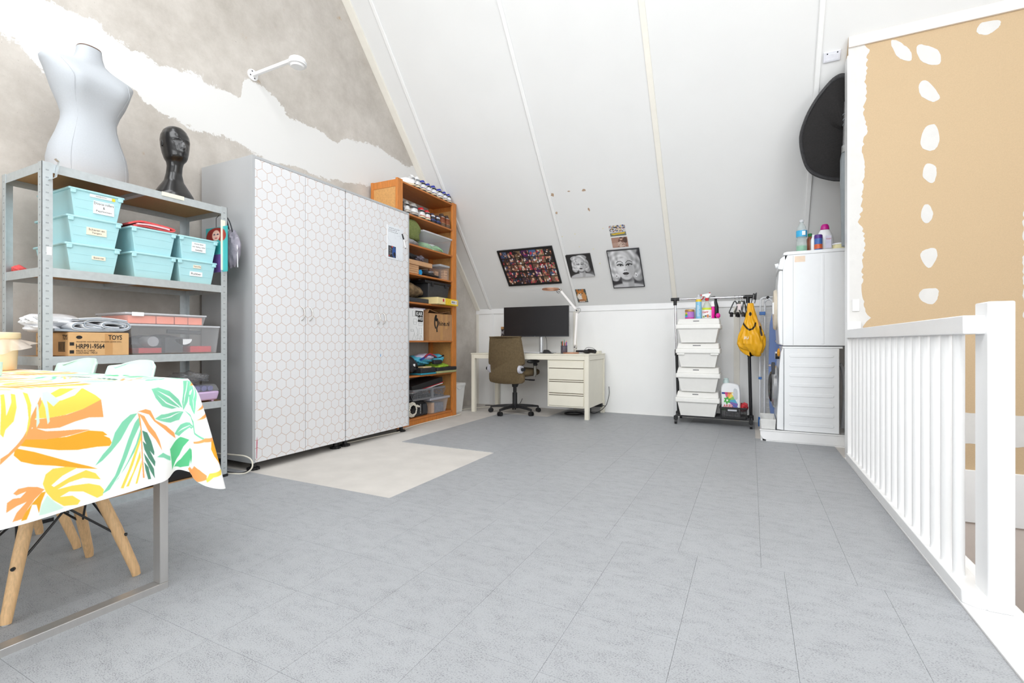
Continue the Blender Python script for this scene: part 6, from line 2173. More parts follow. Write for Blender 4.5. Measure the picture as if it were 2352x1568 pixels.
# photo collage of five rows and seven columns
q = np.random.RandomState(4)
cv = Cv(210, 150, (24, 20, 20))
pal = [(150, 110, 92), (92, 66, 58), (170, 140, 110), (60, 52, 62), (96, 120, 160), (186, 160, 130), (110, 80, 90), (130, 96, 76), (180, 120, 100), (70, 60, 54)]
for r_ in range(5):
    for c_ in range(7):
        u0, v0 = c_ / 7 + .006, r_ / 5 + .008
        u1, v1 = (c_ + 1) / 7 - .006, (r_ + 1) / 5 - .008
        base = np.array(pal[q.randint(len(pal))], float)
        if (r_, c_) in ((4, 4), (4, 5)):
            base = np.array((110, 150, 210) if c_ == 4 else (190, 170, 130), float)
        if (r_, c_) == (2, 5):
            base = np.array((160, 50, 40), float)
        if (r_, c_) in ((4, 3), (1, 4)):
            base = np.array((120, 50, 130), float)
        m_ = ((cv.u > u0) & (cv.u < u1) & (cv.v > v0) & (cv.v < v1)).astype(float)
        cv.put(m_, base * .75)
        cell = cv.c.copy()
        for k in range(14):
            col = np.array([(226, 180, 154), (40, 30, 30), (236, 230, 226), (170, 110, 90), (90, 60, 50), (60, 70, 110), (200, 60, 80), (216, 160, 130)][q.randint(8)], float)
            cx_, cy_ = u0 + (u1 - u0) * q.rand(), v0 + (v1 - v0) * q.rand() * .85
            cv.ell(cx_, cy_, .008 + .016 * q.rand(), .012 + .035 * q.rand(), col, soft=.3)
        keep = m_[..., None]
        cv.c = cv.c * keep + cell * (1 - keep)
cv.noise(30, seed=2)
framed('photo_collage', 'black framed collage of many small photographs above the monitor', 'picture', -2.911, -2.157, 5.406, 5.753, cv, .022, .012, m_black)


def portrait(nx, ny, zoom, cx, cy, seed, bg=(44, 44, 46)):
    """black-and-white studio portrait of a light-haired woman (generic)"""
    cv = Cv(nx, ny, bg)
    asp = ny / nx
    Z = zoom
    X = (cv.u - cx) / Z
    Y = (cv.v - cy) * asp / Z
    th = np.arctan2(Y - .08, X)
    rr = np.hypot(X, Y - .08)
    tone = 204 + 22 * np.sin(30 * rr + 3 * np.sin(2.5 * th) + 2 * th) + 14 * np.sin(52 * rr - 6 * th + 2)
    tone = np.clip(tone - 60 * np.clip((X - .12) / .4, 0, 1), 70, 250)

    def E(x, y, rx, ry, g_, rot=0, soft=.12, a=1.0):
        q_ = math.radians(rot)
        dx, dy = X - x, Y - y
        A = (dx * math.cos(q_) + dy * math.sin(q_)) / rx
        C = (-dx * math.sin(q_) + dy * math.cos(q_)) / ry
        m_ = np.clip((1 - np.sqrt(A * A + C * C)) / soft + .5, 0, 1) * a
        g_ = g_ if isinstance(g_, np.ndarray) else np.full(X.shape, float(g_))
        cv.c = cv.c * (1 - m_[..., None]) + np.stack([g_, g_, g_ + 2], -1) * m_[..., None]

    def Ln(pts, w, g_, a=1.0):
        cv.line([(cx + x * Z, cy + y * Z / asp) for x, y in pts], w * Z, (g_, g_, g_), a)
    E(.42, -.75, .5, .4, 118, 20, .5)
    for (x, y, rx, ry) in ((.0, .16, .36, .34), (-.25, .02, .16, .30), (.27, .0, .15, .30), (-.28, -.18, .14, .16), (.30, -.20, .14, .16), (-.20, .36, .20, .13), (.10, .40, .26, .13)):
        E(x, y, rx, ry, tone, 0, .2)
    E(.0, -.66, .60, .26, 200, 0, .15)
    E(.02, -.36, .15, .30, 176, 0, .2)
    E(-.05, -.40, .07, .25, 214, 0, .6, .8)
    E(.0, -.30, .17, .07, 96, 0, .7, .8)
    # face with soft modelling
    E(.0, .0, .222, .315, 216, 3, .10)
    E(-.07, .03, .12, .20, 240, 0, .9, .8)
    E(.14, -.02, .09, .26, 176, 4, .9, .7)
    E(-.10, -.06, .06, .05, 246, 0, .9, .6)
    # front wave of hair
    E(-.05, .31, .24, .085, tone, 8, .25)
    E(.14, .27, .13, .09, tone, -28, .3)
    E(-.20, .20, .055, .13, tone, -12, .4)
    E(.215, .14, .05, .14, tone, 10, .4)
    for sx in (-1, 1):
        x = sx * .098
        Ln([(x - sx * .065, .105), (x - sx * .01, .150), (x + sx * .05, .148), (x + sx * .095, .112)], .013, 70, .9)
        E(x, .062, .075, .040, 140, 0, .8, .75)
        E(x, .048, .056, .018, 226, 0, .3, .9)
        E(x, .050, .021, .019, 36, 0, .3)
        Ln([(x - sx * .062, .044), (x - sx * .02, .070), (x + sx * .03, .072), (x + sx * .088, .060)], .019, 18)
    Ln([(.012, .04), (.020, -.03), (.030, -.058)], .012, 168, .7)
    E(.0, -.075, .042, .014, 140, 0, .6, .8)
    E(-.022, -.072, .011, .008, 50)
    E(.024, -.072, .011, .008, 50)
    E(.0, -.085, .016, .010, 230, 0, .8, .8)
    cv.poly([(cx + x * Z, cy + y * Z / asp) for x, y in ((-.085, -.150), (-.045, -.130), (-.018, -.122), (0, -.130), (.018, -.122), (.045, -.130), (.085, -.150), (.05, -.185), (0, -.197), (-.05, -.185))], (58, 54, 56))
    Ln([(-.07, -.151), (0, -.147), (.07, -.151)], .008, 20)
    E(.0, -.178, .035, .007, 170, 0, .9, .6)
    E(.0, -.225, .05, .014, 160, 0, .8, .5)
    for sx in (-1, 1):
        E(sx * .245, -.20, .026, .055, 240, 0, .3)
        E(sx * .245, -.21, .010, .02, 60, 0, .4)
    cv.noise(10, seed=seed)
    return cv


framed('canvas_portrait', 'small black-and-white canvas portrait of a light-haired woman on dark background', 'picture', -2.018, -1.710, 5.50, 5.704, portrait(130, 130, .86, .52, .52, 3, (46, 45, 46)), 0, .018, M('dark_canvas_edge', (58, 56, 56), .7))
framed('framed_portrait', 'large framed black-and-white portrait of a light-haired woman', 'picture', -1.507, -1.133, 5.49, 5.827, portrait(150, 180, 1.32, .48, .55, 9, (52, 50, 54)), .008, .014, M('thin_black_frame', (52, 52, 56), .4))
cv = Cv(60, 45, (206, 206, 210))
r = np.random.RandomState(8)
for k in range(120):
    cv.ell(r.rand(), .4 + .6 * r.rand(), .02 + .03 * r.rand(), .02 + .03 * r.rand(), [(50, 60, 110), (230, 220, 210), (190, 120, 90), (90, 100, 130), (240, 200, 80), (40, 40, 44)][r.randint(6)], soft=.3)
cv.poly([(0, 0), (1, 0), (1, .34), (0, .30)], (120, 124, 110)).poly([(.05, .24), (.95, .32), (.9, .18), (.2, .12)], (222, 184, 50))
cv.noise(20, seed=3)
framed('photo_print', 'colour photo print of a crowd by a yellow boat, highest on the slope', 'photo', -1.431, -1.250, 5.295, 5.381, cv, 0, .0012, m_label)
cv = Cv(60, 42, (176, 138, 122))
cv.ell(.62, .5, .22, .45, (110, 78, 68)).ell(.60, .82, .09, .13, (206, 168, 150)).ell(.6, .93, .09, .06, (70, 50, 44)).ell(.55, .3, .3, .25, (214, 190, 176)).ell(.85, .7, .12, .3, (92, 70, 62), soft=.4).ell(.2, .3, .2, .2, (190, 156, 140), soft=.6)
for k in range(40):
    cv.ell(.35 + .6 * r.rand(), .6 * r.rand(), .03, .03, [(220, 200, 186), (96, 66, 58), (150, 112, 98)][r.randint(3)], soft=.4)
cv.noise(16, seed=4)
framed('photo_print', 'sepia photo print of a seated person above the large portrait', 'photo', -1.428, -1.246, 5.392, 5.475, cv, 0, .0012, m_label)
cv = Cv(50, 60, (90, 96, 90))
for k in range(60):
    cv.ell(r.rand(), r.rand(), .05, .05, [(60, 70, 60), (150, 150, 140), (40, 50, 70), (170, 140, 100)][r.randint(4)], soft=.5)
cv.ell(.55, .55, .36, .34, (206, 136, 70), soft=.2).ell(.30, .85, .10, .14, (190, 116, 56), 20).ell(.72, .88, .10, .14, (190, 116, 56), -20).ell(.45, .42, .27, .26, (246, 236, 226), soft=.3).ell(.75, .4, .2, .3, (214, 150, 90), soft=.4)
cv.ell(.42, .66, .05, .035, (24, 20, 20)).ell(.64, .68, .05, .035, (24, 20, 20)).ell(.52, .57, .06, .035, (20, 18, 18)).ell(.5, .14, .3, .1, (170, 110, 70), soft=.4)
for k in range(6):
    cv.ell(.3 + .08 * k, .07, .03, .04, (240, 226, 214))
cv.noise(18, seed=6)
framed('photo_print', 'photo print of a fluffy orange and white dog beside the lamp', 'photo', -2.028, -1.874, 5.825, 5.957, cv, 0, .0012, m_label)

# cover plate on the slope
p0, w, h = slope_frame(.512, .627, 4.472, 4.522)
cpv = thing('cover_plate', 'white rounded cover plate with two screws on the roof slope', 'plate', tuple(p0))
obj('plate', on_slope_box(B(), p0, w, h, .0005, .012), M('white_plate_plastic', (232, 233, 240), .3), cpv, bev=.006, seg=3)
obj('panel', on_slope_box(B(), p0 + Vector((.012, 0, 0)) + SLU * .012, w - .024, h - .03, .012, .0145), M('white_plate_plastic', (232, 233, 240), .3), cpv, bev=.002)
for dx in (.025, .092):
    c = p0 + Vector((dx, 0, 0)) + SLU * (h - .016)
    obj('screw', B().cyl(c + SLN * .012, c + SLN * .0145, .005, n=12), m_dk, cpv)

# ================================================================== CLOTHES RACK
m_chr = M('chrome_tube', (214, 214, 218), 0.12, 0.95, var=0.02)
m_blkt = M('black_tube', (34, 34, 37), 0.4, var=0.05)
RYc = 5.70
ck = thing('clothes_rack', 'rolling clothes rack with chrome rail and black lower posts', 'clothes rack', (-.38, RYc, 0))
for xt, xb in ((-.772, -.735), (-.030, .000)):
    mid = .78
    xm = xb + (xt - xb) * mid / 1.38
    obj('lower_post', B().cyl((xb, RYc, .075), (xm, RYc, mid), .016, n=16), m_blkt, ck, smooth=40)
    obj('upper_post', B().cyl((xm, RYc, mid), (xt, RYc, 1.37), .0125, n=16), m_chr, ck, smooth=40)
    obj('collar', B().cyl((xm, RYc, mid - .04), (xm, RYc, mid + .03), .020, n=16), m_black, ck, smooth=40)
    obj('corner_joint', B().cyl((xt, RYc, 1.31), (xt, RYc, 1.392), .019, n=16).cyl((xt - .045, RYc, 1.378), (xt + .045, RYc, 1.378), .019, n=16), m_black, ck, smooth=40)
    obj('foot_bar', B().cyl((xb, 5.47, .085), (xb, 5.93, .085), .014, n=14), m_blkt, ck, smooth=40)
    obj('foot_joint', B().box(xb - .026, xb + .026, RYc - .03, RYc + .03, .062, .115), m_black, ck, bev=.006)
    for yy in (5.485, 5.915):
        c = B().cyl((xb - .012, yy, .028), (xb + .012, yy, .028), .028, n=20).cyl((xb, yy, .03), (xb, yy, .085), .010, n=10)
        c.box(xb - .02, xb + .02, yy - .022, yy + .022, .05, .09)
        obj('caster', c, m_black, ck, smooth=40)
obj('top_rail', B().cyl((-.82, RYc, 1.378), (.02, RYc, 1.378), .0125, n=16), m_chr, ck, smooth=40)
for yy in (-.14, -.10, -.05, 0, .05, .10, .14):
    obj('shelf_bar', B().cyl((-.735, RYc + yy, .088), (0, RYc + yy, .088), .004, n=8), m_blkt, ck)
for yy in (-.16, .16):
    obj('shelf_rail', B().cyl((-.735, RYc + yy, .085), (0, RYc + yy, .085), .007, n=10), m_blkt, ck, smooth=40)
obj('end_knob', B().prism([(.022, 1.35), (.05, 1.34), (.056, 1.42), (.03, 1.40)], 'y', RYc - .02, RYc + .02), m_black, ck, bev=.005)

# ---------------------------------------------------------------- stacked white bins
m_sort = M('white_ribbed_plastic', (243, 242, 238), 0.42, var=0.012)
LBL = ['lowest white lidded bin of the stack on the clothes rack', 'second white lidded bin from the bottom of the stack', 'second white lidded bin from the top of the stack', 'topmost white lidded bin carrying the cleaning bottles']
XC = -.515
for i in range(4):
    z = .094 + i * .2645
    dx = [-.004, .002, 0, .004][i]
    x = XC + dx
    t = thing('lidded_bin', LBL[i], 'bin', (x, 5.66, z), 'white bins stacked on the clothes rack')
    yf, yb = 5.475, 5.85
    obj('body', B().shell(x - .172, x + .172, yf + .05, yb - .04, z, x - .205, x + .205, yf + .015, yb - .012, z + .165, .004), m_sort, t, bev=.015, seg=3)
    b = B()
    b.tap(x - .225, x + .225, yf, yb, z + .148, x - .222, x + .222, yf + .002, yb, z + .20)
    obj('lid_rim', b, m_sort, t, bev=.012, seg=3)
    obj('lid', B().tap(x - .215, x + .215, yf + .012, yb - .005, z + .20, x - .205, x + .205, yf + .085, yb - .012, z + .262), m_sort, t, bev=.010, seg=3)
    if i in (2,):
        for sx in (-1, 1):
            obj('latch', B().box(x + sx * .17 - .04, x + sx * .17 + .04, yf + .004, yf + .03, z + .132, z + .15), m_sort, t, bev=.004)
    # hand slot / printed mark on the sloping lid
    md = M('grey_mark', (110, 110, 112), .6)
    zz = z + .232
    obj('mark', B().box(x - .05, x + (.01 if i != 2 else .03), yf + .046, yf + .050, zz - .003, zz + .006), md, t)
TOPZ = .094 + 3 * .2645 + .2625
# ---------------------------------------------------------------- cleaning products on the top bin
def bottle(name, label, x, y, z, prof, m_, n=24, sx=1, sy=1):
    t = thing(name, label, 'bottle', (x, y, z), 'cleaning products on the bin stack')
    obj('bottle_body', B().lathe(prof, (x, y, z), n, sx, sy), m_, t, smooth=40)
    return t


yb_ = 5.66
z = TOPZ
t = thing('purple_tub', 'purple tub with a gold lid at the left of the bin top', 'tub', (-.612, yb_, z), 'cleaning products on the bin stack')
obj('tub_body', B().lathe([(.047, .0005), (.048, .003), (.048, .078), (.046, .08)], (-.612, yb_, z), n=32), M('purple_print', (184, 120, 200), .4, var=.06), t, smooth=40)
obj('pink_band', B().lathe([(.0484, .004), (.0484, .016)], (-.612, yb_, z), n=32), M('magenta_band', (214, 60, 150), .4), t, smooth=40)
for i, c in enumerate([(60, 160, 220), (90, 180, 90), (240, 210, 60)]):
    a0 = math.pi * 1.12
    obj('print_patch', B().grid(lambda u, v: (-.612 + .0487 * math.cos(a0 + u * .8), yb_ + .0487 * math.sin(a0 + u * .8), z + .018 + .018 * i + .018 * v), 6, 1), M('patch_%d' % i, c, .4), t)
obj('lid', B().lathe([(.050, .08), (.051, .083), (.050, .10), (.044, .106)], (-.612, yb_, z), n=32), M('gold_lid', (196, 152, 92), .35, .4), t, smooth=40)
tag(obj('white_tub', B().lathe([(.045, .0005), (.047, .004), (.047, .115), (.042, .122), (.02, .124)], (-.585, 5.775, z), n=28), m_sort, smooth=40), 'white tub behind the purple tub on the bin stack', 'tub', 'cleaning products on the bin stack')
t = bottle('spray_can', 'light blue spray can with a yellow collar', -.518, yb_, z, [(.029, .0005), (.031, .003), (.031, .19), (.029, .198)], M('sky_blue_can', (140, 200, 232), .35, var=.05, scale=60))
obj('yellow_collar', B().lathe([(.0315, .188), (.0315, .206), (.026, .214)], (-.518, yb_, z), n=24), M('yellow_collar', (244, 208, 50), .4), t, smooth=40)
obj('clear_cap', B().lathe([(.026, .214), (.024, .235), (.012, .245), (.011, .265), (.006, .268)], (-.518, yb_, z), n=24), m_clearw, t, smooth=40)
for i in range(9):
    obj('print_line', B().box(-.532, -.505 - .004 * (i % 3), yb_ - .0325, yb_ - .0305, z + .03 + i * .014, z + .035 + i * .014), m_label, t)
x = -.432
t = bottle('trigger_spray_bottle', 'clear trigger spray bottle with red lettering and a white head', x, yb_ - .01, z, [(.047, .0005), (.049, .004), (.049, .10), (.046, .12), (.03, .165), (.016, .19), (.015, .20)], M('clear_liquid_bottle', (214, 220, 206), .15, alpha=.55), sx=1, sy=.7)
obj('label', B().lathe([(.0498, .006), (.0498, .095)], (x, yb_ - .01, z), n=32, sy=.71), m_label, t, smooth=40)
obj('lime_band', B().lathe([(.0496, .095), (.047, .118)], (x, yb_ - .01, z), n=32, sy=.71), M('lime_band', (206, 222, 52), .4), t, smooth=40)
text(t, 'lettering', 'Dasty', (x - .042, yb_ - .0475, z + .052), (1, 0, .18), (-.05, 0, 1), .062, .026, m_redp)
for i, c in enumerate([(150, 170, 80), (90, 100, 110), (214, 120, 60), (120, 120, 124)]):
    obj('print_patch', B().box(x - .040 + i * .021, x - .022 + i * .021, yb_ - .0475, yb_ - .044, z + .012 + .006 * (i % 2), z + .03 + .007 * (i % 3)), M('dprint_%d' % i, c, .5), t)
obj('red_collar', B().lathe([(.017, .195), (.019, .20), (.019, .222), (.015, .226)], (x, yb_ - .01, z), n=20), m_redp, t, smooth=40)
obj('trigger_head', B().prism([(x - .055, z + .262), (x - .05, z + .247), (x - .02, z + .243), (x - .012, z + .226), (x + .016, z + .226), (x + .03, z + .25), (x + .045, z + .268), (x + .03, z + .276), (x - .02, z + .272)], 'y', yb_ - .025, yb_ + .005), m_label, t, bev=.004)
obj('nozzle', B().box(x - .064, x - .052, yb_ - .022, yb_ + .002, z + .25, z + .268), m_redp, t, bev=.002)
obj('trigger', B().tube([(x - .03, yb_ - .01, z + .246), (x - .042, yb_ - .01, z + .225), (x - .055, yb_ - .01, z + .208)], .005), m_redp, t, smooth=40)
obj('red_top', B().box(x + .02, x + .034, yb_ - .018, yb_ - .002, z + .272, z + .287), m_redp, t, bev=.003)
t = bottle('magenta_bottle', 'magenta bottle with a white spray head', -.372, yb_ - .005, z, [(.018, .0005), (.019, .003), (.019, .12), (.014, .13)], M('magenta_plastic', (230, 20, 160), .35))
obj('white_head', B().tap(-.392, -.352, yb_ - .02, yb_ + .01, z + .13, -.388, -.362, yb_ - .015, yb_ + .005, z + .19), m_label, t, bev=.006)
t = bottle('black_spray_bottle', 'tall black spray bottle behind the magenta one', -.348, 5.73, z, [(.03, .0005), (.032, .003), (.03, .13), (.014, .19), (.012, .22)], m_black)
obj('trigger_head', B().prism([(-.405, z + .245), (-.40, z + .225), (-.36, z + .215), (-.335, z + .215), (-.335, z + .235), (-.36, z + .25)], 'y', 5.715, 5.745), m_black, t, bev=.004)
t = tag(obj('pink_sponge', B().blob((-.318, 5.60, z + .028), (.024, .03, .028), 7, .08, flat=z + .0005), M('magenta_plastic', (230, 20, 160), .35), smooth=50), 'small magenta lump at the right end of the bin top', 'sponge', 'cleaning products on the bin stack')

# ---------------------------------------------------------------- hangers
m_hg = M('grey_hanger_plastic', (74, 76, 78), 0.4, var=0.05)
m_hg2 = M('khaki_hanger_plastic', (120, 120, 104), 0.4, var=0.05)


def hanger(x, label, yaw, m_, clip=True):
    t = thing('clothes_hanger', label, 'hanger', (x, RYc, 1.378), 'hangers on the chrome rail', local=True, rz=yaw)
    hk_ = [(.0, .0, -.045), (0, 0, -.02), (-.016, 0, -.004), (-.015, 0, .012), (0, 0, .018), (.014, 0, .008), (.013, 0, -.006)]
    obj('hook', B().tube(smooth_path(hk_, 5), .0022, n=7), m_chr, t, smooth=50)
    fr = [(0, 0, -.045), (.03, 0, -.062), (.105, 0, -.155), (.11, 0, -.172), (.09, 0, -.178), (-.09, 0, -.178), (-.11, 0, -.172), (-.105, 0, -.155), (-.03, 0, -.062)]
    obj('frame', B().tube(smooth_path(fr, 3, True), .0062, n=8, closed=True), m_, t, smooth=50)
    if clip:
        for sx in (-.07, .07):
            obj('clip', B().box(sx - .014, sx + .014, -.012, .012, -.215, -.165), m_black, t, bev=.003)
    return t


hanger(-.155, 'leftmost dark hanger on the chrome rail', R(62), m_hg)
hanger(-.115, 'second hanger on the chrome rail with a paper tag', R(74), m_hg, False)
hanger(-.088, 'khaki edged hanger, third on the chrome rail', R(50), m_hg2)
hanger(-.066, 'dark hanger closest to the right rack post', R(80), m_hg)
tag(obj('paper_tag', B().box(-.135, -.095, RYc - .066, RYc - .064, 1.235, 1.30).xf(Matrix.Identity(4)), M('pale_pink_tag', (236, 222, 222), .6), bev=.001), 'pale paper tag hanging on the second hanger', 'tag')

# ---------------------------------------------------------------- yellow carrier bag
bgx, bgy = .005, 5.585
yb = thing('yellow_carrier_bag', 'yellow plastic carrier bag with a black smile hanging on the rack', 'bag', (bgx, bgy, .76))
NA, NZ = 150, 170
keys = [(0.0, .02, .10, .00), (.03, .075, .10, .03), (.10, .115, .112, .055), (.20, .135, .128, .07), (.30, .130, .124, .07), (.42, .108, .112, .066), (.55, .085, .088, .058), (.70, .062, .058, .045), (.85, .042, .030, .032), (.95, .038, .020, .02), (1.0, .034, .016, .012)]
b = B()
rgs = []
pcs = []
q = random.Random(3)
for j in range(NZ + 1):
    t_ = j / NZ
    for k in range(len(keys) - 1):
        if keys[k][0] <= t_ <= keys[k + 1][0]:
            f_ = (t_ - keys[k][0]) / (keys[k + 1][0] - keys[k][0])
            wl, wr, dp_ = [keys[k][i] + (keys[k + 1][i] - keys[k][i]) * f_ for i in (1, 2, 3)]
            break
    ring = []
    for i in range(NA):
        a = 2 * math.pi * i / NA
        c, s_ = math.cos(a), math.sin(a)
        wr_ = (wr if c > 0 else wl)
        cr_f = 1 + .05 * math.sin(7 * a + 9 * t_) + .035 * math.sin(13 * a - 15 * t_ + 1) + .03 * math.sin(23 * t_ + 5 * a)
        x = wr_ * c * cr_f
        y = max(.004, dp_) * s_ * (1 + .12 * math.sin(9 * a + 12 * t_)) * cr_f
        z = .765 + .535 * t_ + .03 * (1 - t_) * math.sin(2 * a) * (1 if t_ < .2 else .3) + (.02 * (abs(c) ** 2) * (1 - t_ / .15) if t_ < .15 else 0)
        ring.append((bgx + x, bgy + y, z))
        pcs.append((x, y, z, s_))
    rgs.append(ring)
b.loft(rgs, True)
sk = obj('sack', b, None, yb, smooth=60)
P4 = np.array(pcs)
cols = np.zeros((len(pcs), 3))
cols[:] = (246, 182, 26)
fr = P4[:, 3] < 0
X_, Z_ = P4[:, 0], P4[:, 2]


def dist_line(pts):
    d = np.full(X_.shape, 9.)
    for (x0, y0), (x1, y1) in zip(pts[:-1], pts[1:]):
        dx, dy = x1 - x0, y1 - y0
        tt = np.clip(((X_ - x0) * dx + (Z_ - y0) * dy) / (dx * dx + dy * dy), 0, 1)
        d = np.minimum(d, np.hypot(X_ - x0 - tt * dx, Z_ - y0 - tt * dy))
    return d


cols[fr & (((X_ + .012) / .014) ** 2 + ((Z_ - 1.185) / .02) ** 2 < 1)] = (40, 30, 16)
cols[fr & (dist_line([(-.088, 1.115), (-.07, 1.075), (-.045, 1.04), (-.02, 1.02), (.01, 1.03), (.03, 1.06), (.036, 1.09)]) < .0085)] = (40, 30, 16)
cols[fr & inpoly(X_, Z_, [(.05, 1.24), (.062, 1.22), (.085, 1.07), (.07, 1.05), (.052, 1.14)])] = (228, 186, 160)
cols[fr & inpoly(X_, Z_, [(.07, 1.06), (.085, 1.06), (.105, .96), (.085, .955), (.075, 1.0)])] = (44, 32, 18)
mesh_at = sk.data
set_cols(mesh_at, cols)
mesh_at.materials.append(paintmat(.32, 'printed_film'))
for st, ox, w_ in (('J', -.075, .018), ('U', -.050, .022)):
    text(yb, 'lettering', st, (bgx + ox, bgy - .087, .925), (1, 0, -.1), (0, .05, 1), w_, .028, m_label)
obj('handle', B().tube(smooth_path([(bgx - .005, bgy, 1.298), (bgx + .008, bgy + .05, 1.35), (bgx + .02, bgy + .10, 1.408), (bgx + .035, bgy + .06, 1.36), (bgx + .03, bgy, 1.298)], 6), .004, n=6), m_black, yb, smooth=50)

# ---------------------------------------------------------------- laundry basket with detergent
bk2 = thing('black_basket', 'black perforated plastic basket with handle slot on the rack', 'basket', (-.168, 5.61, .093))
zb0, zb1 = .0935, .212
xa, xb = -.298, -.035
ya, yb2 = 5.50, 5.74
b = B()
b.box(xa + .012, xb - .012, ya + .012, yb2 - .012, zb0, zb0 + .005)
for z0_, z1_, ins in ((zb0, zb0 + .02, .010), (zb1 - .016, zb1, 0)):
    b.box(xa + ins, xb - ins, ya + ins, ya + ins + .004, z0_, z1_)
    b.box(xa + ins, xb - ins, yb2 - ins - .004, yb2 - ins, z0_, z1_)
    b.box(xa + ins, xa + ins + .004, ya + ins, yb2 - ins, z0_, z1_)
    b.box(xb - ins - .004, xb - ins, ya + ins, yb2 - ins, z0_, z1_)
b.box(-.235, -.115, ya + .001, ya + .006, zb1 - .05, zb1 - .0)
obj('frame', b, m_black, bk2)
obj('handle_slot', B().box(-.218, -.132, ya - .001, ya + .001, zb1 - .040, zb1 - .022), M('pale_slot', (196, 198, 204), .6), bk2)
lt = B()
for i in range(24):
    x = xa + .008 + i * .0108
    lt.box(x, x + .005, ya + .005, ya + .008, zb0 + .015, zb1 - .012)
for i in range(20):
    y = ya + .01 + i * .0113
    lt.box(xb - .009, xb - .006, y, y + .005, zb0 + .015, zb1 - .012)
    lt.box(xa + .006, xa + .009, y, y + .005, zb0 + .015, zb1 - .012)
for k in range(6):
    zz = zb0 + .026 + k * .0135
    lt.box(xa + .006, xb - .006, ya + .005, ya + .0085, zz, zz + .005)
    lt.box(xb - .0095, xb - .006, ya, yb2, zz, zz + .005)
obj('lattice', lt, m_black, bk2, kind='stuff')
dx = -.19
dy = 5.605
dtg = thing('detergent_bottle', 'large white detergent bottle with rainbow label in the black basket', 'bottle', (dx, dy, .099))
m_wpl = M('white_hdpe', (244, 245, 247), 0.3, var=0.01)
outl = smooth_path([(-.095, .0), (-.095, .20), (-.098, .30), (-.085, .34), (-.055, .36), (.03, .355), (.075, .335), (.09, .28), (.092, .15), (.09, 0)], 5)
bb = B()
rg = []
for yy, k in ((-.055, .90), (-.045, .97), (-.02, 1), (.02, 1), (.045, .97), (.055, .90)):
    rg.append([(dx + p[0] * k, dy + yy, .099 + .0005 + p[1] * (.98 if abs(yy) > .05 else 1)) for p in outl])
obj('bottle_body', bb.loft(rg, True), m_wpl, dtg, smooth=40)
obj('handle_hollow', B().prism([(dx + p[0], .099 + p[1]) for p in smooth_path([(.028, .30), (.055, .30), (.064, .26), (.062, .20), (.04, .19), (.022, .235)], 5, True)], 'y', dy - .0572, dy - .0558), M('shade_grey_plastic', (206, 210, 214), .4), dtg)
obj('cap', B().lathe([(.030, .358), (.031, .362), (.029, .385), (.024, .39), (.024, .405), (.018, .41)], (dx - .048, dy, .099), n=28), M('pale_green_cap', (206, 226, 224), .3, alpha=.9), dtg, smooth=40)
cv = Cv(90, 100, (240, 244, 244))
cv.poly([(0, .9), (.65, .9), (.65, 1), (0, 1)], (36, 50, 140))
for k, c in enumerate([(230, 60, 120), (246, 140, 60), (250, 210, 70), (120, 190, 80), (60, 160, 200), (110, 80, 170)]):
    a0, a1 = 1.9 - k * .42, 1.9 - (k + 1) * .42
    cv.poly([(.34, .52), (.34 + .7 * math.cos(a0), .52 + .7 * math.sin(a0)), (.34 + .7 * math.cos(a1), .52 + .7 * math.sin(a1))], c, .85)
cv.poly([(.6, .95), (1, .95), (1, .35), (.75, .75)], (244, 245, 247))
for k in range(6):
    a = k * 1.047 + .3
    cv.ell(.34 + .13 * math.cos(a), .55 + .12 * math.sin(a), .10, .055, (70, 176, 70), math.degrees(a) + 30)
cv.ell(.34, .55, .06, .055, (246, 248, 240))
cv.poly([(0, 0), (1, 0), (1, .10), (0, .10)], (90, 170, 90))
cv.poly([(.72, .36), (1, .2), (1, .1), (.6, .1)], (90, 110, 190), .8)
painted('label_print', cv, (dx - .088, dy - .0565, .099 + .075), (1, 0, 0), (0, 0, 1), .155, .19, dtg, .35)
text(dtg, 'lettering', 'ARIEL', (dx - .075, dy - .0572, .099 + .105), (1, 0, .06), (0, 0, 1), .10, .030, M('label_crimson', (214, 44, 70), .4))
tag(obj('red_cloth', B().blob((-.068, 5.62, .205), (.04, .07, .045), 27, .25, n=36, m=22, freq=5), M('crimson_cloth', (206, 60, 70), .8, var=.2), smooth=40), 'crumpled red cloth in the black basket', 'cloth')

# ================================================================== DRYING RACK, IRONING BOARD
m_wt = M('white_coated_wire', (238, 240, 243), 0.35, var=0.01)
m_bl = M('blue_plastic', (58, 116, 190), 0.4, var=0.03)
dr_ = thing('drying_rack', 'folded white drying rack with blue fittings beside the dryer', 'drying rack', (.16, 5.80, 0))
for yy, x0_, zt in ((5.72, .086, 1.36), (5.84, .125, 1.345)):
    pts = [(x0_ - .004, yy, .03), (x0_, yy, .7), (x0_ + .003, yy, zt - .06), (x0_ + .018, yy, zt - .015), (x0_ + .06, yy, zt + .005), (x0_ + .40, yy, zt + .005), (x0_ + .45, yy, zt - .02), (x0_ + .46, yy, zt - .08), (x0_ + .46, yy, .03)]
    fr_ = obj('frame', B().tube(smooth_path(pts, 4), .008, n=10), m_wt, dr_, smooth=50)
obj('foot_cap', B().lathe([(.014, .001), (.016, .04), (.013, .10)], (.082, 5.72, 0), n=14), m_bl, dr_, smooth=40)
obj('clamp', B().box(.078, .135, 5.705, 5.735, 1.18, 1.215), m_bl, dr_, bev=.003)
obj('clamp', B().box(.070, .102, 5.705, 5.735, .50, .525), m_bl, dr_, bev=.003)
obj('side_tube', B().cyl((.128, 5.74, .03), (.132, 5.74, 1.30), .008, n=10), m_wt, dr_, smooth=40)
for i in range(22):
    zz = .20 + i * .05
    obj('wire', B().cyl((.105, 5.755, zz), (.55, 5.755, zz), .0026, n=6), m_wt, dr_)
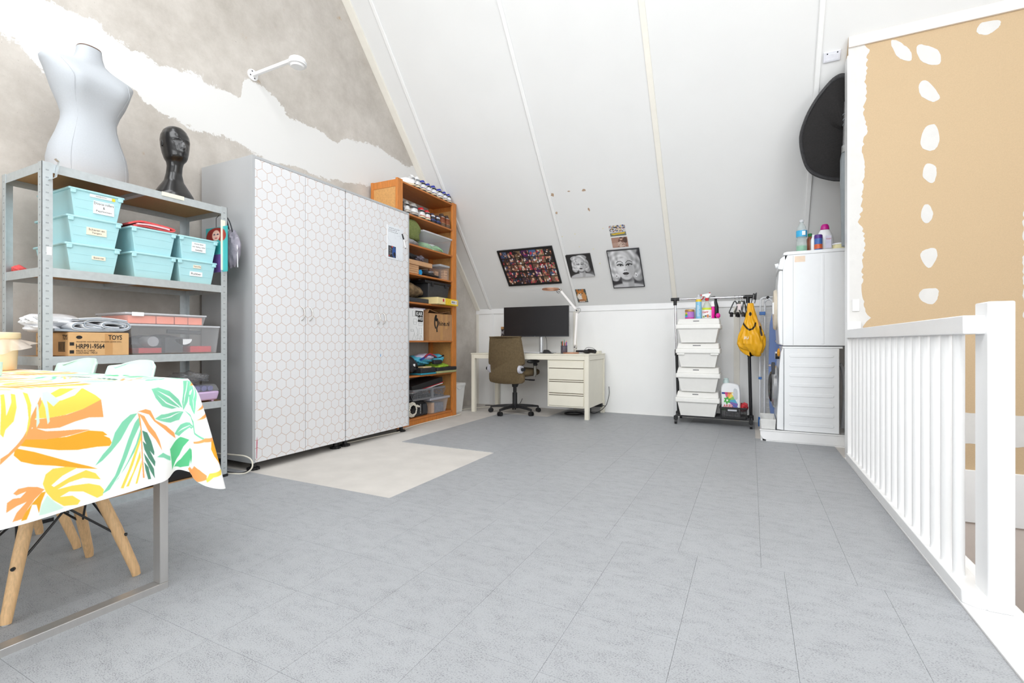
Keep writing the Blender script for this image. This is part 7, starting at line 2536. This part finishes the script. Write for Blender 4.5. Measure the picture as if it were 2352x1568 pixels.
obj('lower_bar', B().box(.14, .50, 5.74, 5.80, .085, .12), m_bl, dr_, bev=.006)
m_iron = bpy.data.materials.new('blue_bird_print_cotton')
m_iron.use_nodes = True
nt = m_iron.node_tree
vz = nt.nodes.new('ShaderNodeTexVoronoi')
vz.inputs['Scale'].default_value = 17
gi = nt.nodes.new('ShaderNodeNewGeometry')
nt.links.new(gi.outputs['Position'], vz.inputs['Vector'])
rp = nt.nodes.new('ShaderNodeValToRGB')
rp.color_ramp.interpolation = 'CONSTANT'
e = rp.color_ramp.elements
e[0].color = L3((196, 90, 80)) + (1,)
e[1].position = .12
e[1].color = L3((232, 226, 226)) + (1,)
x_ = e.new(.20)
x_.color = L3((70, 70, 84)) + (1,)
x_ = e.new(.25)
x_.color = L3((128, 152, 206)) + (1,)
nt.links.new(vz.outputs['Distance'], rp.inputs[0])
nt.links.new(rp.outputs[0], nt.nodes['Principled BSDF'].inputs['Base Color'])
nt.nodes['Principled BSDF'].inputs['Roughness'].default_value = .8
ib = thing('ironing_board', 'upright ironing board in blue bird print between dryer and drying rack', 'ironing board', (.30, 5.66, .1))
outl = [(.165, .45), (.17, 1.0), (.185, 1.14), (.21, 1.24), (.25, 1.32), (.30, 1.35), (.36, 1.32), (.41, 1.22), (.43, 1.05), (.44, .45), (.40, .10), (.20, .10)]
obj('board', B().prism([(p[0], p[1]) for p in smooth_path(outl, 4, True)], 'y', 5.645, 5.668), m_iron, ib, bev=.006)
obj('leg', B().cyl((.19, 5.685, .012), (.34, 5.685, 1.0), .009, n=10), m_wt, ib, smooth=40)
obj('leg', B().cyl((.40, 5.685, .012), (.26, 5.685, 1.0), .009, n=10), m_wt, ib, smooth=40)
hp = thing('sock_hanger', 'white plastic bar with black tip hooked over the drying rack', 'hanger', (.16, 5.70, 1.35))
obj('bar', B().cyl((.155, 5.69, 1.365), (.225, 5.69, 1.29), .010, n=12), m_wt, hp, smooth=40)
obj('tip', B().cyl((.150, 5.69, 1.371), (.165, 5.69, 1.354), .0135, n=12), m_black, hp, smooth=40)

# ================================================================== WASHER, DRYER, PLATFORM
m_wm = M('white_enamel', (245, 247, 249), 0.22, var=0.006, coat=0.2)
m_gap = M('dark_seam', (70, 72, 76), 0.7)
WY0, WY1 = 4.905, 5.50
pf = thing('appliance_platform', 'low white wooden platform under the washing machine', 'platform', (.45, 5.2, 0))
prf = [(.135, .012), (.90, .012), (.90, .098), (.075, .098), (.075, .055), (.095, .022)]
obj('front_board', B().prism(prf, 'y', 4.882, 4.90), m_paintw, pf, bev=.003)
obj('deck', B().box(.08, 1.0, 4.90, 5.56, .075, .096), m_paintw, pf)
obj('lower_batten', B().box(.12, .90, 4.885, 4.90, 0, .014), m_paintw, pf)
obj('side_board', B().box(.078, .095, 4.90, 5.56, 0, .098), m_paintw, pf, bev=.003)
obj('top_lip', B().box(.07, .90, 4.876, 4.90, .096, .106), m_paintw, pf, bev=.002)
tb_ = thing('drip_tub', 'translucent white tub standing on the platform before the washer door', 'tub', (.14, 5.2, .107))
obj('tub_body', B().shell(.085, .195, 4.91, 5.30, .1065, .075, .20, 4.905, 5.31, .198, .003), M('translucent_tub', (238, 238, 236), .3, alpha=.8), tb_, bev=.012, seg=3)
wm = thing('washing_machine', 'white front-loading washing machine below the dryer, seen from its side', 'washing machine', (.44, 5.2, .107))
z0 = .107
side = smooth_path([(.262, z0), (.675, z0)], 1)
obj('cabinet', B().box(.262, .675, WY0, WY1, z0, .838), m_wm, wm, bev=.004)
obj('top_plate', B().box(.25, .70, WY0 - .002, WY1, .838, .856), m_wm, wm, bev=.004)
fpr = [(.262, z0), (.206, z0 + .005), (.212, z0 + .20), (.222, .45), (.228, .68), (.238, .80), (.252, .838), (.262, .838)]
obj('front_panel', B().prism(fpr, 'y', WY0 + .002, WY1 - .002), m_wm, wm, bev=.006)
for i in range(8):
    zc = z0 + .063 + i * .0865
    st = []
    for k in range(9):
        a = math.pi / 2 + math.pi * k / 8
        st.append((.318 + .015 * math.cos(a), zc + .015 * math.sin(a)))
    for k in range(9):
        a = -math.pi / 2 + math.pi * k / 8
        st.append((.622 + .015 * math.cos(a), zc + .015 * math.sin(a)))
    obj('pressed_rib', B().prism(st, 'y', WY0 - .0035, WY0 + .001), m_wm, wm, bev=.003)
dc = (.19, 5.20, .48)
ringm = M('silver_door_ring', (190, 192, 196), .25, .7)
d_ = B().lathe([(.20, 0), (.205, .01), (.195, .035), (.15, .05)], n=40)
d_.xf(Matrix.Translation((.222, 5.20, .47)) @ Matrix.Rotation(R(-90), 4, 'Y'))
od = obj('door', d_, ringm, wm, smooth=40)
d2 = B().lathe([(.15, .045), (.14, .06), (.09, .075), (.02, .08)], n=36)
d2.xf(Matrix.Translation((.222, 5.20, .47)) @ Matrix.Rotation(R(-90), 4, 'Y'))
obj('door_glass', d2, M('dark_glass', (30, 30, 34), .08), od, smooth=40)
obj('door_handle', B().box(.168, .196, 4.985, 5.02, .60, .71), m_dk, wm, bev=.005)
obj('control_knob', B().cyl((.232, 5.02, .765), (.20, 5.02, .765), .026, n=20), m_black, wm, smooth=40)
obj('detergent_drawer', B().box(.212, .24, 5.30, 5.47, .73, .80), m_wm, wm, bev=.004)
obj('side_seam', B().box(.2605, .2635, WY0 - .0006, WY0 + .002, z0 + .004, .836), m_gap, wm)
obj('drain_hose', B().tube(smooth_path([(.69, 5.05, .70), (.72, 5.06, .66), (.735, 5.06, .5), (.73, 5.06, .3), (.72, 5.07, .14)], 6), .016), M('grey_hose', (176, 178, 182), .5), wm, smooth=50)
tag(obj('orange_cloth', B().blob((.222, 4.945, .80), (.012, .03, .035), 33, .2), M('amber_film', (216, 150, 40), .4), smooth=40), 'amber detergent pouch hanging at the washer control panel', 'pouch')
dz0 = .8575
dy_ = thing('tumble_dryer', 'white tumble dryer stacked on the washing machine', 'dryer', (.49, 5.2, dz0))
cab = [(.255, dz0 + .004), (.252, 1.52), (.262, 1.60), (.29, 1.668), (.74, 1.668), (.74, dz0 + .004)]
obj('cabinet', B().prism(cab, 'y', WY0, WY1), m_wm, dy_, bev=.004)
obj('top_plate', B().prism([(.268, 1.668), (.255, 1.672), (.262, 1.69), (.285, 1.697), (.76, 1.697), (.76, 1.668)], 'y', WY0 - .004, WY1), m_wm, dy_, bev=.003)
obj('front_panel', B().prism([(.255, dz0 + .006), (.226, dz0 + .02), (.214, 1.10), (.214, 1.40), (.224, 1.53), (.252, 1.535)], 'y', WY0 + .004, WY1 - .004), m_wm, dy_, bev=.008)
obj('fascia', B().prism([(.254, 1.54), (.215, 1.55), (.235, 1.64), (.27, 1.665), (.275, 1.60)], 'y', WY0 + .004, WY1 - .004), m_wm, dy_, bev=.005)
obj('program_knob', B().cyl((.226, 5.0, 1.59), (.198, 5.0, 1.585), .024, n=24), m_wm, dy_, smooth=40)
d_ = B().lathe([(.19, 0), (.192, .012), (.18, .026), (.05, .034)], n=40)
d_.xf(Matrix.Translation((.216, 5.20, 1.20)) @ Matrix.Rotation(R(-90), 4, 'Y'))
obj('door', d_, M('cream_door_trim', (240, 228, 208), .3), dy_, smooth=40)
obj('door_handle', B().box(.176, .192, 5.03, 5.05, 1.15, 1.26), m_wm, dy_, bev=.004)
obj('side_groove', B().box(.332, .334, WY0 - .0006, WY0 + .001, dz0 + .01, 1.66), m_edge, dy_)
obj('side_bead', B().box(.545, .565, WY0 - .003, WY0 + .001, dz0 + .02, 1.65), m_wm, dy_, bev=.0025)
obj('bottom_seam', B().box(.25, .74, WY0 - .0008, WY0 + .002, dz0, dz0 + .006), m_gap, dy_)
obj('paper_sticker', B().box(.345, .425, WY0 - .0008, WY0 + .0004, 1.60, 1.652), M('peach_paper', (244, 222, 200), .7), dy_)
# ---------------------------------------------------------------- products on the dryer
z = 1.6975
t = thing('clear_water_bottle', 'clear plastic bottle with blue label and green liquid on the dryer', 'bottle', (.405, 4.99, z), 'products on the dryer')
obj('bottle_body', B().lathe([(.040, .0005), (.043, .004), (.043, .06), (.041, .10), (.043, .12), (.043, .19), (.034, .225), (.016, .255), (.015, .27)], (.405, 4.99, z), n=32), M('clear_pet', (214, 226, 224), .1, alpha=.35), t, smooth=40)
obj('liquid', B().lathe([(.038, .002), (.0405, .005), (.0405, .055), (.01, .056)], (.405, 4.99, z), n=32), M('mint_liquid', (110, 214, 160), .2, alpha=.8), t, smooth=40)
obj('label', B().lathe([(.0436, .135), (.0436, .19)], (.405, 4.99, z), n=32), M('cyan_label', (60, 176, 226), .4), t, smooth=40)
obj('label_square', B().box(.405, .43, 4.944, 4.949, z + .145, z + .182), m_label, t)
obj('cap', B().lathe([(.017, .268), (.018, .27), (.018, .285), (.015, .288)], (.405, 4.99, z), n=20), m_clearw, t, smooth=40)
t = thing('brown_bottle', 'small brown bottle with green cap on the dryer', 'bottle', (.475, 5.06, z), 'products on the dryer')
obj('bottle_body', B().lathe([(.026, .0005), (.028, .004), (.028, .12), (.014, .145)], (.475, 5.06, z), n=24), M('amber_bottle', (150, 86, 60), .3), t, smooth=40)
obj('cap', B().lathe([(.015, .145), (.016, .148), (.016, .172), (.012, .174)], (.475, 5.06, z), n=20), M('green_cap', (40, 130, 70), .4), t, smooth=40)
t = thing('fabric_softener', 'white softener bottle with magenta cap on the dryer', 'bottle', (.585, 5.03, z), 'products on the dryer')
obj('bottle_body', B().lathe([(.060, .0005), (.064, .006), (.065, .09), (.058, .14), (.038, .185), (.022, .20)], (.585, 5.03, z), n=36, sy=.6), m_wpl, t, smooth=40)
obj('cap', B().lathe([(.032, .19), (.034, .196), (.030, .225), (.020, .238), (.010, .24)], (.585, 5.03, z), n=28, sy=.85), M('magenta_cap', (196, 26, 140), .35), t, smooth=40)
obj('label', B().box(.585, .628, 4.985, 4.991, z + .02, z + .13), M('lilac_label', (224, 222, 240), .4), t)
text(t, 'lettering', 'Vanish', (.588, 4.9845, z + .095), (1, 0, 0), (0, 0, 1), .036, .014, M('label_red', (190, 40, 60), .5))
t = thing('purple_capped_jar', 'small blue and orange bottle with a purple cap on the dryer', 'bottle', (.527, 4.945, z), 'products on the dryer')
obj('bottle_body', B().lathe([(.029, .0005), (.031, .004), (.031, .10)], (.527, 4.945, z), n=28), M('blue_print', (70, 110, 180), .35, var=.15, scale=60), t, smooth=40)
obj('orange_band', B().lathe([(.0313, .01), (.0313, .05)], (.527, 4.945, z), n=28), M('orange_print', (214, 100, 60), .4, var=.2, scale=60), t, smooth=40)
obj('cap', B().lathe([(.031, .10), (.032, .103), (.031, .13), (.027, .134)], (.527, 4.945, z), n=28), M('purple_cap', (92, 50, 140), .35), t, smooth=40)
t = thing('white_small_bottle', 'slim white bottle between the clear and the purple-capped bottles', 'bottle', (.495, 4.975, z), 'products on the dryer')
obj('bottle_body', B().lathe([(.020, .0005), (.022, .004), (.022, .10), (.012, .125)], (.495, 4.985, z), n=24), m_wpl, t, smooth=40)
obj('cap', B().lathe([(.012, .125), (.013, .128), (.012, .145)], (.495, 4.985, z), n=18), m_wpl, t, smooth=40)
t = thing('food_tub', 'low white tub with yellow print at the right of the dryer top', 'tub', (.69, 5.0, z), 'products on the dryer')
obj('tub_body', B().lathe([(.045, .0005), (.048, .003), (.054, .042)], (.69, 5.0, z), n=32), M('yellow_print_tub', (236, 228, 180), .4, var=.1, scale=30), t, smooth=40)
obj('lid', B().lathe([(.058, .042), (.059, .045), (.057, .053), (.05, .054)], (.69, 5.0, z), n=32), m_wpl, t, smooth=40)

# ================================================================== BLACK DISC AND GREY DUCT behind the partition
m_felt = M('black_felt', (36, 34, 34), 0.9, var=0.2, scale=80)
m_felt2 = M('black_gaffer_edge', (46, 45, 47), 0.5, var=0.3, scale=60, bump=0.4)
bd_ = thing('black_fabric_disc', 'large black fabric disc with taped rim hanging behind the partition edge', 'disc', (.66, 4.66, 2.3))
o2 = [(.60, 3.015), (.665, 3.02), (.80, 2.95), (.93, 2.75), (.95, 2.55), (.85, 2.33), (.70, 2.24), (.55, 2.27), (.44, 2.34), (.385, 2.46), (.362, 2.62), (.40, 2.76), (.46, 2.87), (.53, 2.955)]
sp = smooth_path(o2, 4, True)
cx0 = (.66, 2.62)


def dy0(x, zz):
    return 4.562 + max(0, (3.0 - zz)) * .32


def disc(scale_r, y_off, bow):
    return [(cx0[0] + (p[0] - cx0[0]) * scale_r, dy0(p[0], p[1]) + y_off + bow, cx0[1] + (p[1] - cx0[1]) * scale_r) for p in sp]


obj('fabric', B().loft([disc(.93, 0, 0), disc(.7, 0, .02), disc(.4, 0, .035), disc(.05, 0, .04)], True), m_felt, bd_, smooth=50)
obj('taped_rim', B().loft([disc(.90, 0, .004), disc(.93, 0, -.010), disc(.985, 0, -.012), disc(1.0, 0, .004), disc(.97, 0, .014), disc(.90, 0, .006)], False), m_felt2, bd_, smooth=50)
dv = thing('grey_duct', 'grey ventilation duct with taped joint behind the partition edge', 'duct', (.74, 4.57, 1.7))
obj('pipe', B().tube(smooth_path([(.705, 4.585, 2.80), (.697, 4.583, 2.6), (.692, 4.585, 2.4)], 5), .042, n=24), M('silver_foil_duct', (186, 186, 188), .3, .7, var=.12, scale=40, bump=.3), dv, smooth=40)
for zz in (2.62, 2.66, 2.70):
    obj('ridge', B().tube([(.698 + .044 * math.cos(a * .3), 4.583 + .044 * math.sin(a * .3), zz) for a in range(21)], .004, n=6, closed=True), m_galvd, dv, smooth=50)
obj('lower_pipe', B().lathe([(.045, -.75), (.055, -.25), (.055, -.06), (.046, -.01), (.044, 0)], (.692, 4.60, 2.41), n=28), M('grey_pvc', (136, 142, 146), .4), dv, smooth=40)
obj('joint_tape', B().lathe([(.047, 0), (.048, .01), (.0475, .045), (.046, .055)], (.692, 4.585, 2.40), n=28), M('crinkled_foil_tape', (176, 178, 178), .4, .5, var=.2, scale=60, bump=.5), dv, smooth=40)
# switch box on the partition end
tag(obj('socket_box', B().box(.69, .735, 4.42, 4.4275, 1.13, 1.22), m_paintw, bev=.002), 'small white wall socket on the plastered partition edge', 'socket')
